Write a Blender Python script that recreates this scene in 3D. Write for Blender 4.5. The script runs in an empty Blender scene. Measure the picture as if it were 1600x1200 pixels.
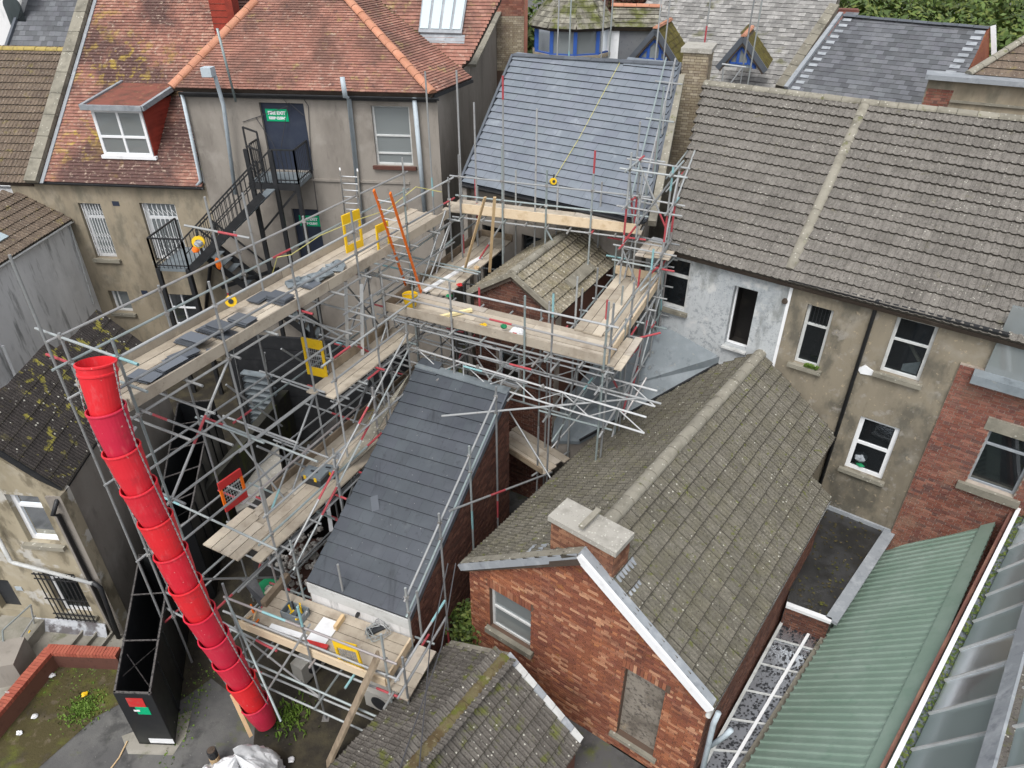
import bpy, bmesh, math, random
from mathutils import Vector, Matrix, noise as mn_
from mathutils.geometry import tessellate_polygon
random.seed(7)
R = math.radians
S = bpy.context.scene
COL = S.collection
# ------------------------------------------------------------------ camera
CAMZ, PITCH, FPX = 14.2, R(33.6), 1110.0
CP, SP = math.cos(PITCH), math.sin(PITCH)
cam = bpy.data.cameras.new('camera'); camo = bpy.data.objects.new('camera', cam); COL.objects.link(camo)
camo.location = (0, 0, CAMZ); camo.rotation_euler = (R(90) - PITCH, 0, 0)
cam.sensor_width = 36; cam.lens = 36 * FPX / 1600; cam.clip_end = 500; cam.clip_start = .1
S.camera = camo
# ------------------------------------------------------------------ light
W = bpy.data.worlds.new('World'); S.world = W; W.use_nodes = True
nt = W.node_tree; bg = nt.nodes['Background']
sky = nt.nodes.new('ShaderNodeTexSky'); sky.sky_type = 'NISHITA'; sky.sun_disc = False
SUN_EL, SUN_AZ = R(58), R(200)
sky.sun_elevation = SUN_EL; sky.sun_rotation = SUN_AZ; sky.dust_density = 3.0; sky.air_density = 1.0
hs = nt.nodes.new('ShaderNodeHueSaturation'); hs.inputs['Saturation'].default_value = .22
nt.links.new(sky.outputs[0], hs.inputs['Color']); nt.links.new(hs.outputs[0], bg.inputs[0])
bg.inputs[1].default_value = .15
sl = bpy.data.lights.new('sun', 'SUN'); sl.energy = 1.0; sl.angle = R(22); sl.color = (1, .97, .93)
slo = bpy.data.objects.new('sun', sl); COL.objects.link(slo)
sd = Vector((math.sin(SUN_AZ) * math.cos(SUN_EL), math.cos(SUN_AZ) * math.cos(SUN_EL), math.sin(SUN_EL)))
slo.rotation_euler = (-sd).to_track_quat('-Z', 'Y').to_euler()
S.view_settings.view_transform = 'Standard'; S.view_settings.look = 'None'
S.view_settings.exposure = 0.77; S.view_settings.gamma = 1
S.render.engine = 'CYCLES'
S.cycles.max_bounces = 5; S.cycles.diffuse_bounces = 2; S.cycles.glossy_bounces = 2; S.cycles.transparent_max_bounces = 8
S.cycles.use_denoising = True
CAMP = Vector((0, 0, CAMZ))

# ------------------------------------------------------------------ survey helpers (photo measurement -> place on a known level or plane)
def ray(px, py):
    v = (600 - py) / FPX
    return Vector(((px - 800) / FPX, CP + v * SP, v * CP - SP))
def at(px, py, z=0.):
    r = ray(px, py); return CAMP + r * ((z - CAMZ) / r.z)
def aty(px, py, y):
    r = ray(px, py); return CAMP + r * (y / r.y)
def dirv(az): return Vector((math.sin(R(az)), math.cos(R(az)), 0))
def onv(px, py, A, az):
    d = dirv(az); n = Vector((d.y, -d.x, 0)); r = ray(px, py)
    return CAMP + r * (n.dot(Vector((A[0], A[1], 0)) - CAMP.xy.to_3d()) / n.dot(r))
def onp(px, py, O, N):
    r = ray(px, py); return CAMP + r * (N.dot(O - CAMP) / N.dot(r))
def V(*a): return Vector(a)

# ------------------------------------------------------------------ materials
def newmat(name):
    m = bpy.data.materials.new(name); m.use_nodes = True
    return m, m.node_tree, m.node_tree.nodes['Principled BSDF']
def surf(name, base, layers=(), rough=.85, bump=.0, bscale=30, island=0., hue=0., metal=0., spec=.3, objrand=True, palette=None):
    """layers: (colour, scale, lo, hi, strength, kind, stretch)"""
    m, t, b = newmat(name); N = t.nodes; L = t.links
    geo = N.new('ShaderNodeNewGeometry')
    rnd = None
    if island or hue or palette:
        oi = N.new('ShaderNodeObjectInfo'); ad = N.new('ShaderNodeMath'); ad.operation = 'ADD'
        L.new(geo.outputs['Random Per Island'], ad.inputs[0]); L.new(oi.outputs['Random'], ad.inputs[1])
        fr = N.new('ShaderNodeMath'); fr.operation = 'FRACT'; L.new(ad.outputs[0], fr.inputs[0]); rnd = fr.outputs[0]
    if palette:
        cr = N.new('ShaderNodeValToRGB'); cr.color_ramp.interpolation = 'LINEAR'
        e = cr.color_ramp.elements
        e[0].position = 0; e[0].color = (*palette[0], 1); e[1].position = 1; e[1].color = (*palette[-1], 1)
        for i, c in enumerate(palette[1:-1]):
            x = e.new((i + 1) / (len(palette) - 1)); x.color = (*c, 1)
        L.new(rnd, cr.inputs[0]); col = cr.outputs[0]
    else:
        rg = N.new('ShaderNodeRGB'); rg.outputs[0].default_value = (*base, 1); col = rg.outputs[0]
    def noise(scale, stretch=None, kind='n', detail=5, dist=0.0):
        mp = N.new('ShaderNodeMapping'); mp.inputs['Scale'].default_value = stretch or (1, 1, 1)
        L.new(geo.outputs['Position'], mp.inputs[0])
        if kind == 'v':
            x = N.new('ShaderNodeTexVoronoi'); x.inputs['Scale'].default_value = scale; L.new(mp.outputs[0], x.inputs[0]); return x.outputs['Distance']
        x = N.new('ShaderNodeTexNoise'); x.inputs['Scale'].default_value = scale; x.inputs['Detail'].default_value = detail
        x.inputs['Roughness'].default_value = .62; x.inputs['Distortion'].default_value = dist
        L.new(mp.outputs[0], x.inputs[0]); return x.outputs['Fac']
    for ly in layers:
        c, sc, lo, hi, st = ly[:5]; kind = ly[5] if len(ly) > 5 else 'n'; stretch = ly[6] if len(ly) > 6 else None
        mr = N.new('ShaderNodeMapRange'); mr.inputs[1].default_value = lo; mr.inputs[2].default_value = hi; mr.inputs[4].default_value = st
        L.new(noise(sc, stretch, kind), mr.inputs[0])
        fac = mr.outputs[0]
        if len(ly) > 7:   # patchiness: multiply by another large mask
            s2, l2, h2 = ly[7]
            m2 = N.new('ShaderNodeMapRange'); m2.inputs[1].default_value = l2; m2.inputs[2].default_value = h2
            L.new(noise(s2), m2.inputs[0]); mu = N.new('ShaderNodeMath'); mu.operation = 'MULTIPLY'
            L.new(fac, mu.inputs[0]); L.new(m2.outputs[0], mu.inputs[1]); fac = mu.outputs[0]
        mx = N.new('ShaderNodeMix'); mx.data_type = 'RGBA'; L.new(fac, mx.inputs[0]); L.new(col, mx.inputs[6]); mx.inputs[7].default_value = (*c, 1)
        col = mx.outputs[2]
    if island or hue:
        hv = N.new('ShaderNodeHueSaturation'); L.new(col, hv.inputs['Color'])
        mr = N.new('ShaderNodeMapRange'); mr.inputs[3].default_value = 1 - island; mr.inputs[4].default_value = 1 + island
        L.new(rnd, mr.inputs[0]); L.new(mr.outputs[0], hv.inputs['Value'])
        if hue:
            m3 = N.new('ShaderNodeMath'); m3.operation = 'MULTIPLY'; m3.inputs[1].default_value = 7.31; L.new(rnd, m3.inputs[0])
            m4 = N.new('ShaderNodeMath'); m4.operation = 'FRACT'; L.new(m3.outputs[0], m4.inputs[0])
            m5 = N.new('ShaderNodeMapRange'); m5.inputs[3].default_value = .5 - hue; m5.inputs[4].default_value = .5 + hue
            L.new(m4.outputs[0], m5.inputs[0]); L.new(m5.outputs[0], hv.inputs['Hue'])
        col = hv.outputs[0]
    L.new(col, b.inputs['Base Color'])
    rn = N.new('ShaderNodeMapRange'); rn.inputs[3].default_value = max(0, rough - .12); rn.inputs[4].default_value = min(1, rough + .12)
    L.new(noise(3), rn.inputs[0]); L.new(rn.outputs[0], b.inputs['Roughness'])
    b.inputs['Metallic'].default_value = metal; b.inputs['Specular IOR Level'].default_value = spec
    if bump:
        bp = N.new('ShaderNodeBump'); bp.inputs['Strength'].default_value = bump; bp.inputs['Distance'].default_value = .02
        L.new(noise(bscale, detail=6), bp.inputs['Height']); L.new(bp.outputs[0], b.inputs['Normal'])
    return m
MT_LAP = {}
# layer shorthands
def specks(c, sc=14, th=.19, st=.8): return (c, sc, th, th - .05, st, 'v')
MT = {}
def tile(name, base, dark, **k):
    ls = [(dark, 1.2, .42, .68, .5), (tuple(x * 1.35 for x in base), 2.3, .52, .72, .5), (dark, 9, .46, .66, .65), (tuple(x * 1.7 for x in base), 34, .56, .66, .6), (tuple(x * .35 for x in dark), 26, .57, .66, .75)]
    ls += k.pop('extra', [])
    return surf(name, base, ls, island=k.pop('island', .10), bump=.35, bscale=60, **k)
LICHW = (.55, .54, .47); MOSS = (.095, .105, .018); YEL = (.42, .30, .02)
MT['tile_grey'] = tile('concrete_tile_grey', (.165, .153, .137), (.095, .087, .076), extra=[
    (LICHW, 11, .19, .11, .75, 'v', None, (1.3, .45, .6)), ((.028, .026, .02), 13, .19, .14, .9, 'v', None, (2.0, .45, .6)), ((.34, .32, .27), 30, .6, .75, .5), ((.10, .09, .03), 4, .62, .74, .4)])
MT['tile_moss'] = tile('concrete_tile_mossy', (.135, .125, .102), (.072, .066, .05), extra=[
    ((.125, .115, .075), 2.2, .47, .65, .4), (MOSS, 6.5, .60, .67, .8), (LICHW, 9, .17, .1, .75, 'v', None, (1.6, .42, .58)), ((.03, .028, .018), 14, .20, .14, .9, 'v', None, (2.2, .42, .58)), ((.36, .34, .28), 28, .6, .74, .5)])
MT['tile_small'] = tile('concrete_tile_lichened', (.24, .215, .165), (.11, .092, .06), extra=[
    ((.17, .15, .085), 3, .5, .62, .5), (LICHW, 12, .2, .12, .7, 'v'), ((.04, .035, .02), 11, .15, .1, .8, 'v')])
MT['tile_dark'] = tile('concrete_tile_dark', (.115, .105, .093), (.065, .058, .05), extra=[
    (MOSS, 3.0, .56, .66, .85), (LICHW, 8, .15, .1, .7, 'v'), ((.025, .022, .018), 10, .2, .12, .8, 'v')])
MT['tile_black'] = tile('old_dark_tile', (.052, .045, .042), (.028, .025, .024), extra=[
    ((.30, .27, .05), 4.0, .57, .63, .8, 'n', None, (.5, .45, .6)), (LICHW, 7, .16, .1, .8, 'v'), ((.11, .10, .09), 16, .62, .72, .6)])
MT['tile_brown'] = tile('brown_roll_tile', (.15, .115, .085), (.075, .055, .045), extra=[(LICHW, 10, .15, .1, .5, 'v'), ((.2, .17, .05), 3, .6, .68, .5)])
MT['slate_new'] = surf('new_blue_slate', (.145, .165, .195), [((.20, .222, .25), 1.1, .4, .7, .7), ((.30, .33, .36), 3.0, .60, .72, .45, 'n', (1, .5, 1)), ((.10, .115, .14), 6, .55, .7, .3)], rough=.5, island=.045, hue=.012, bump=.08, bscale=40, spec=.5)
MT['slate_dark'] = surf('dark_slate', (.05, .058, .07), [((.075, .086, .10), 1.0, .4, .65, .7), ((.11, .122, .132), 3.0, .60, .75, .3), ((.018, .02, .026), 1.6, .60, .70, .7, 'n', (2.6, .3, 1)), ((.018, .02, .026), 7, .6, .7, .5), ((.4, .4, .38), 6, .06, .04, .7, 'v')], rough=.5, island=.07, hue=.012, bump=.08, bscale=40, spec=.5)
MT['slate_old'] = surf('old_slate', (.10, .105, .115), [((.15, .155, .16), 1.5, .45, .7, .6), ((.07, .07, .085), 3, .5, .7, .6), ((.02, .02, .025), 9, .12, .09, .8, 'v')], island=.3, hue=.02, rough=.6, bump=.15)
MT['slate_stone'] = surf('weathered_stone_slate', (.215, .21, .20), [((.36, .35, .33), 6, .5, .7, .7), ((.12, .12, .12), 3.5, .55, .72, .7), ((.1, .1, .04), 1.2, .6, .7, .7)], island=.3, rough=.85, bump=.3)
MT['slate_mossy'] = surf('mossy_stone_slate', (.17, .16, .13), [((.34, .33, .27), 5, .5, .68, .7), ((.07, .08, .01), 1.6, .48, .6, .85), ((.06, .05, .04), 4, .55, .7, .7)], island=.3, rough=.9, bump=.3)
MT['moss_side'] = surf('moss_covered_tile', (.09, .075, .012), [((.05, .035, .01), 4, .45, .65, .8), ((.16, .14, .03), 9, .55, .7, .6)], island=.2, bump=.4)
MT['clay'] = surf('clay_plain_tile', None, [((.13, .075, .06), .9, .43, .62, .8), ((.34, .27, .10), 3.2, .58, .66, .55, 'n', None, (.4, .48, .58)), ((.46, .37, .30), 7, .56, .68, .7, 'n', None, (1.1, .42, .6)), ((.08, .055, .055), 6, .54, .66, .75, 'n', None, (.7, .45, .6))],
    island=.07, bump=.2, palette=[(.29, .135, .10), (.33, .16, .12), (.26, .12, .09), (.36, .19, .145)])
MT['clay_lichen'] = surf('lichened_clay_tile', None, [((.085, .05, .045), .5, .40, .54, .9), ((.46, .36, .28), 8, .57, .68, .75), ((.36, .26, .05), 2.6, .52, .60, .8, 'n', None, (.24, .52, .60)), ((.06, .04, .04), 6, .56, .68, .65)],
    island=.09, bump=.2, palette=[(.28, .13, .095), (.32, .155, .115), (.24, .11, .085), (.34, .19, .14)])
MT['hip_clay'] = surf('orange_hip_tile', (.46, .22, .14), [((.35, .14, .08), 3, .45, .7, .6), ((.3, .24, .12), 6, .6, .7, .4)], island=.12, bump=.2)
MT['red_paint'] = surf('red_painted_tile', (.30, .045, .028), [((.17, .03, .02), 2, .45, .7, .7)], island=.2, bump=.2)
def brick(name, pal, extra=()): return surf(name, None, [((.07, .03, .022), 1.2, .55, .72, .5), ((.04, .022, .018), 6, .58, .72, .5)] + list(extra), palette=pal, island=.12, bump=.5, bscale=50, rough=.9)
MT['brick_orange'] = brick('orange_brick', [(.19, .068, .042), (.24, .085, .05), (.16, .058, .04), (.27, .10, .052), (.20, .07, .045), (.46, .25, .15), (.18, .065, .045), (.34, .14, .07)], [((.34, .17, .04), 4, .62, .7, .5), ((.36, .13, .055), .8, .45, .7, .4)])
MT['brick_red'] = brick('red_brick', [(.19, .07, .05), (.24, .095, .065), (.15, .06, .048), (.27, .12, .085), (.09, .05, .045)], [((.28, .16, .11), 1.5, .5, .66, .6)])
MT['brick_dark'] = brick('dark_red_brick', [(.095, .042, .033), (.14, .06, .042), (.075, .038, .03), (.165, .075, .05), (.115, .055, .04)])
MT['brick_buff'] = brick('buff_brick', [(.36, .31, .22), (.31, .26, .18), (.26, .22, .165), (.40, .35, .26)])
MT['brick_edge'] = brick('red_coping_brick', [(.34, .085, .055), (.38, .11, .07), (.29, .075, .05)])
MT['mortar'] = surf('mortar', (.11, .07, .05), [((.09, .07, .055), 2, .45, .7, .7)], bump=.4, bscale=40)
MT['mortar_dark'] = surf('dark_mortar', (.06, .045, .035), [((.12, .1, .08), 3, .5, .7, .6)], bump=.4, bscale=40)
MT['mortar_pale'] = surf('pale_mortar', (.36, .31, .26), [((.15, .12, .10), 2, .45, .7, .7)], bump=.4, bscale=40)
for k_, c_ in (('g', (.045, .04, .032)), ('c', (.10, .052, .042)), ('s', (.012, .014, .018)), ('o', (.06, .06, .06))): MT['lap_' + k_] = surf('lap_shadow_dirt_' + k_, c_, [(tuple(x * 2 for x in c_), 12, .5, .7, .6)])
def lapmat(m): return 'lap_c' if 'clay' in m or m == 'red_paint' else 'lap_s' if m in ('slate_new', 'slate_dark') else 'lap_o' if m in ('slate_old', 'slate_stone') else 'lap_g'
def render(name, base, dark, light, st=.8, extra=(), bump=.25): return surf(name, base, [(dark, .7, .46, .72, st, 'n', (1, 1, .45)), (light, 1.6, .54, .72, .5), (dark, 5, .58, .78, .6, 'n', (1, 1, .3))] + list(extra), bump=bump, bscale=25)
MT['render_tan'] = render('tan_render', (.30, .255, .185), (.11, .095, .07), (.38, .34, .27), .9, [((.14, .13, .10), 1.6, .52, .66, .7, 'n', (1, 1, .5))])
MT['render_tan_T'] = render('stained_tan_render', (.225, .195, .145), (.085, .075, .06), (.31, .29, .25), .9, [((.085, .08, .065), 1.3, .50, .62, .75, 'n', (1, 1, .6)), ((.30, .28, .25), 3.5, .58, .66, .6), ((.45, .36, .24), 9, .63, .68, .5)])
MT['render_grey'] = render('grey_render', (.27, .245, .215), (.12, .105, .09), (.35, .325, .29), .7)
MT['render_white'] = render('weathered_white_paint', (.42, .44, .45), (.22, .25, .27), (.60, .61, .60), .75, [((.20, .22, .23), 9, .5, .62, .7, 'n', None, (1.1, .40, .54)), ((.13, .145, .15), 30, .58, .64, .6, 'n', None, (1.5, .42, .52)), ((.55, .55, .53), 2.4, .55, .64, .6), ((.17, .18, .17), 1.5, .56, .66, .7, 'n', (1, 1, .4))])
MT['render_pale'] = render('streaky_grey_render', (.70, .70, .70), (.40, .405, .405), (.78, .78, .78), .6, [((.17, .175, .17), 3.0, .55, .66, .75, 'n', (1, 1, .16))])
MT['render_cream'] = render('cream_render', (.35, .305, .22), (.17, .145, .095), (.46, .43, .37), .75, [((.13, .11, .075), 2.2, .52, .62, .75, 'n', (1, 1, .5)), ((.52, .51, .48), 1.3, .57, .62, .7)])
MT['pebbledash'] = surf('rough_infill_render', (.24, .215, .18), [((.07, .06, .055), 12, .5, .62, .85), ((.38, .34, .28), 9, .58, .7, .5), ((.10, .085, .07), 2.2, .45, .6, .7), ((.34, .27, .17), 1.7, .58, .66, .6)], bump=.8, bscale=25)
MT['stone'] = surf('weathered_stone', (.22, .205, .165), [((.10, .095, .075), 2.5, .48, .68, .7), (LICHW, 8, .2, .1, .5, 'v')], bump=.4, island=.12)
MT['concrete'] = surf('concrete_cap', (.34, .325, .29), [((.2, .19, .165), 3, .5, .7, .7), (LICHW, 14, .25, .15, .6, 'v'), ((.1, .1, .09), 18, .15, .1, .5, 'v')], bump=.4)
MT['ridge'] = surf('mortared_ridge', (.235, .22, .18), [((.12, .11, .085), 3, .48, .68, .7), (MOSS, 4, .62, .68, .6), (LICHW, 9, .2, .12, .6, 'v')], bump=.5, island=.1)
MT['ridge_moss'] = surf('mossy_ridge', (.12, .10, .05), [((.07, .045, .02), 4, .45, .6, .8), (MOSS, 3, .5, .6, .9), ((.3, .28, .2), 9, .6, .7, .6)], bump=.9, bscale=25)
MT['ridge_yellow'] = surf('lichen_ridge', (.36, .28, .09), [((.2, .15, .07), 5, .5, .7, .7)], bump=.4)
MT['slate_ridge'] = surf('slate_ridge', (.075, .085, .10), [((.11, .12, .14), 3, .45, .7, .6)], rough=.5, island=.15)
MT['lead'] = surf('lead', (.26, .28, .30), [((.42, .44, .46), 3, .5, .7, .6), ((.14, .15, .17), 5, .55, .7, .6)], rough=.55, bump=.2, island=.1)
MT['lead_dark'] = surf('felt_grey', (.15, .175, .19), [((.24, .27, .29), 1.4, .42, .7, .8), ((.06, .07, .08), 4, .58, .7, .6), ((.3, .3, .26), 8, .62, .7, .5)], rough=.55, bump=.2)
MT['felt_black'] = surf('wet_black_felt', (.022, .022, .022), [((.05, .05, .052), 1.3, .46, .6, .7), ((.015, .014, .012), 3, .5, .7, .8), ((.10, .085, .06), 14, .63, .72, .5)], rough=.33, bump=.1, spec=.6)
MT['white'] = surf('white_paint', (.74, .75, .76), [((.5, .5, .5), 4, .56, .75, .5)], rough=.5)
MT['offwhite'] = surf('aged_white_paint', (.52, .53, .52), [((.3, .3, .28), 4, .5, .7, .6)], rough=.6)
MT['blue_paint'] = surf('blue_paint', (.03, .09, .33), [((.02, .05, .2), 4, .5, .7, .5)], rough=.5)
MT['pale_pipe'] = surf('pale_blue_pipe', (.42, .48, .52), [((.26, .29, .31), 5, .5, .7, .5)], rough=.55)
MT['blackmetal'] = surf('black_metal', (.018, .019, .021), [((.04, .04, .042), 4, .5, .7, .6)], rough=.5, spec=.4)
MT['black_steel'] = surf('black_hoarding_steel', (.012, .013, .015), [((.03, .033, .03), 1.4, .5, .7, .7, 'n', (1, 1, .3)), ((.16, .17, .17), 10, .70, .76, .5)], rough=.42, spec=.5)
MT['rim'] = surf('worn_steel_rim', (.13, .12, .115), [((.03, .03, .03), 14, .5, .6, .8)], rough=.6, metal=.3)
MT['door'] = surf('navy_door', (.028, .036, .058), [((.05, .06, .08), 2, .5, .7, .5)], rough=.55)
MT['dark'] = surf('dark_interior', (.035, .033, .032), [((.08, .07, .06), 2, .5, .7, .5)])
MT['galv'] = surf('galvanised_tube', None, [((.20, .17, .15), 7, .58, .7, .5), ((.45, .47, .47), 4, .6, .7, .4)], palette=[(.29, .30, .30), (.36, .37, .37), (.23, .24, .245), (.43, .44, .44), (.27, .33, .33), (.33, .30, .295)], rough=.42, metal=.35, spec=.5)
MT['alu'] = surf('aluminium_beam', (.62, .63, .63), [((.42, .43, .43), 6, .5, .7, .5)], rough=.35, metal=.5, spec=.5)
MT['coupler'] = surf('coupler_steel', None, [((.12, .11, .10), 20, .5, .7, .6)], palette=[(.33, .32, .31), (.22, .21, .20), (.42, .42, .41)], rough=.5, metal=.5)
MT['band_red'] = surf('red_tube_paint', (.36, .06, .07), [((.3, .2, .2), 12, .6, .7, .6)], rough=.5)
MT['band_teal'] = surf('teal_tube_paint', (.22, .40, .42), [((.3, .35, .35), 12, .6, .7, .6)], rough=.5)
MT['board'] = surf('scaffold_board', None, [((.20, .16, .12), 2.2, .48, .7, .6, 'n'), ((.55, .47, .36), 5, .58, .72, .5), ((.10, .085, .07), 12, .62, .72, .5)], palette=[(.38, .33, .26), (.46, .40, .32), (.33, .29, .235), (.50, .44, .35), (.37, .335, .29)], island=.08, bump=.3)
MT['board_new'] = surf('fresh_board', (.62, .50, .35), [((.42, .3, .17), 5, .5, .7, .6)], island=.08, bump=.2)
MT['board_old'] = surf('wet_old_board', None, [((.12, .09, .06), 2.2, .42, .65, .75), ((.42, .34, .24), 5, .62, .72, .5)], palette=[(.26, .20, .14), (.33, .26, .18), (.22, .17, .125), (.38, .31, .22)], island=.1, bump=.3)
MT['chute'] = surf('red_chute', None, [((.62, .10, .11), 7, .56, .72, .5, 'n', (1.5, 1.5, .5)), ((.36, .03, .04), 3.5, .56, .72, .6), ((.75, .5, .42), 13, .68, .72, .7)], palette=[(.60, .018, .03), (.66, .022, .025), (.52, .02, .06), (.58, .015, .03), (.48, .03, .08)], rough=.5, spec=.4, bump=.15, bscale=8)
MT['chute_in'] = MT['chute']
MT['green'] = surf('green_sheet', (.215, .30, .245), [((.30, .38, .33), 1.1, .45, .7, .6), ((.15, .25, .19), 2.2, .55, .72, .5, 'n', (2, 2, 1)), ((.05, .07, .05), 6, .05, .035, .8, 'v')], rough=.5, bump=.05)
MT['asphalt'] = surf('asphalt', (.085, .084, .083), [((.14, .138, .13), .8, .45, .65, .8), ((.045, .045, .044), 1.4, .52, .62, .8), ((.10, .115, .02), 1.1, .56, .66, .75), ((.3, .29, .27), 9, .08, .05, .7, 'v')], rough=.75, bump=.35, bscale=40)
MT['paving'] = surf('concrete_paving', (.27, .255, .22), [((.15, .145, .11), 1.2, .45, .65, .8), ((.36, .35, .31), 3, .55, .7, .5), ((.08, .09, .03), 2.2, .58, .68, .6)], bump=.3, rough=.8)
MT['mossbed'] = surf('moss_bed', (.06, .05, .02), [((.09, .10, .018), 1.5, .50, .62, .8), ((.15, .12, .08), 4, .55, .66, .7), ((.03, .025, .02), 2, .55, .7, .8)], bump=.8, bscale=18)
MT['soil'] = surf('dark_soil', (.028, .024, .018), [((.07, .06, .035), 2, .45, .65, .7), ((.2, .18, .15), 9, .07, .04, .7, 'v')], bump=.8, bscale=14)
MT['leaf'] = surf('leaf', None, [], palette=[(.035, .06, .014), (.06, .10, .02), (.09, .14, .03), (.14, .17, .035), (.05, .075, .03)], rough=.6)
MT['leaf_red'] = surf('red_leaf', None, [], palette=[(.10, .02, .02), (.14, .035, .025), (.06, .05, .02), (.05, .015, .015)], rough=.6)
MT['grass'] = surf('weeds', None, [], palette=[(.07, .13, .02), (.12, .20, .03), (.16, .24, .05)], rough=.7)
MT['bark'] = surf('bark', (.08, .06, .045), [((.04, .03, .02), 6, .5, .6, .8)], bump=.6)
MT['yellow'] = surf('yellow_plastic', (.72, .46, .015), [((.5, .3, .02), 5, .55, .7, .5)], rough=.45)
MT['orange'] = surf('orange_plastic', (.80, .16, .01), [((.55, .1, .02), 5, .58, .7, .5)], rough=.45)
MT['red'] = surf('red_plastic', (.5, .03, .03), [((.35, .12, .1), 6, .5, .7, .6)], rough=.5)
MT['blackp'] = surf('black_plastic', (.03, .032, .036), [((.07, .07, .075), 5, .5, .7, .5)], rough=.5)
MT['greenp'] = surf('green_plastic', (.01, .20, .08), [], rough=.5)
MT['sign_green'] = surf('sign_green', (.0, .36, .16), [], rough=.5)
MT['slate_loose'] = surf('loose_slate', (.10, .112, .13), [((.10, .11, .125), 3, .5, .7, .6)], rough=.5, island=.3)
MT['rubble'] = surf('pale_rubble', (.40, .38, .35), [((.2, .18, .16), 6, .5, .65, .8)], bump=.8, bscale=20, island=.2)
MT['film'] = surf('white_plastic_sheet', (.72, .73, .74), [((.5, .51, .52), 5, .5, .7, .5)], rough=.35, bump=.8, bscale=9)
MT['stained'] = surf('stained_white_panel', (.5, .52, .55), [((.07, .055, .055), 2.2, .47, .56, .85), ((.3, .32, .35), 5, .5, .7, .5)], rough=.6)
MT['darkmoss'] = surf('dark_mossy_render', (.035, .034, .028), [((.06, .07, .012), 2.0, .52, .64, .8, 'n', (1, 1, .3)), ((.015, .015, .013), 3, .5, .7, .7)], bump=.4)
MT['dormer_top'] = surf('weathered_dormer_top', (.20, .07, .05), [((.10, .05, .035), 2.5, .45, .62, .8), ((.30, .20, .10), 6, .58, .7, .6)], bump=.2)
MT['brick_brown'] = brick('brown_brick', [(.17, .075, .045), (.22, .10, .06), (.13, .06, .04), (.28, .15, .09), (.19, .085, .05)])
MT['line'] = surf('faded_yellow_line', (.50, .46, .16), [], rough=.7)
MT['foam'] = surf('insulation_foam', (.8, .68, .38), [], rough=.9, bump=.5)
MT['acunit'] = surf('ac_unit', (.40, .39, .36), [((.28, .26, .22), 3, .5, .7, .6)], rough=.6)
MT['rope'] = surf('yellow_rope', (.75, .62, .05), [], rough=.7)
MT['wire'] = surf('dark_wire', (.05, .05, .055), [], rough=.6)
MT['plank'] = surf('bare_timber', (.58, .42, .24), [((.4, .28, .16), 6, .5, .7, .5)], island=.1)
def glass(name, tint, refl=.25, rough=.04, alpha=.4, col=(.06, .07, .075), ior=1.5):
    m, t, b = newmat(name); N = t.nodes; L = t.links
    tr = N.new('ShaderNodeBsdfTransparent'); tr.inputs[0].default_value = (*tint, 1)
    gl = N.new('ShaderNodeBsdfGlossy'); gl.inputs['Roughness'].default_value = rough; gl.inputs[0].default_value = (.9, .95, 1, 1)
    df = N.new('ShaderNodeBsdfDiffuse'); df.inputs[0].default_value = (*col, 1)
    m1 = N.new('ShaderNodeMixShader'); m1.inputs[0].default_value = alpha; L.new(tr.outputs[0], m1.inputs[1]); L.new(df.outputs[0], m1.inputs[2])
    fr = N.new('ShaderNodeFresnel'); fr.inputs[0].default_value = ior
    ad = N.new('ShaderNodeMath'); ad.operation = 'ADD'; ad.inputs[1].default_value = refl; ad.use_clamp = True; L.new(fr.outputs[0], ad.inputs[0])
    m2 = N.new('ShaderNodeMixShader'); L.new(ad.outputs[0], m2.inputs[0]); L.new(m1.outputs[0], m2.inputs[1]); L.new(gl.outputs[0], m2.inputs[2])
    L.new(m2.outputs[0], t.nodes['Material Output'].inputs[0]); return m
MT['glass'] = glass('window_glass', (.6, .65, .65), -.01, .04, .3, (.03, .035, .04))
MT['glass_pale'] = glass('net_curtained_glass', (.8, .8, .8), .08, .06, .6, (.30, .33, .33))
MT['glass_roof'] = glass('wired_roof_glass', (.7, .85, .83), .22, .28, .86, (.22, .275, .27), 1.08)
MT['glass_sky'] = glass('pale_skylight_glass', (.8, .85, .85), .12, .1, .85, (.45, .55, .58))
MT['poly'] = glass('clear_plastic_sheet', (.8, .8, .82), .05, .2, .85, (.20, .205, .22))

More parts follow.
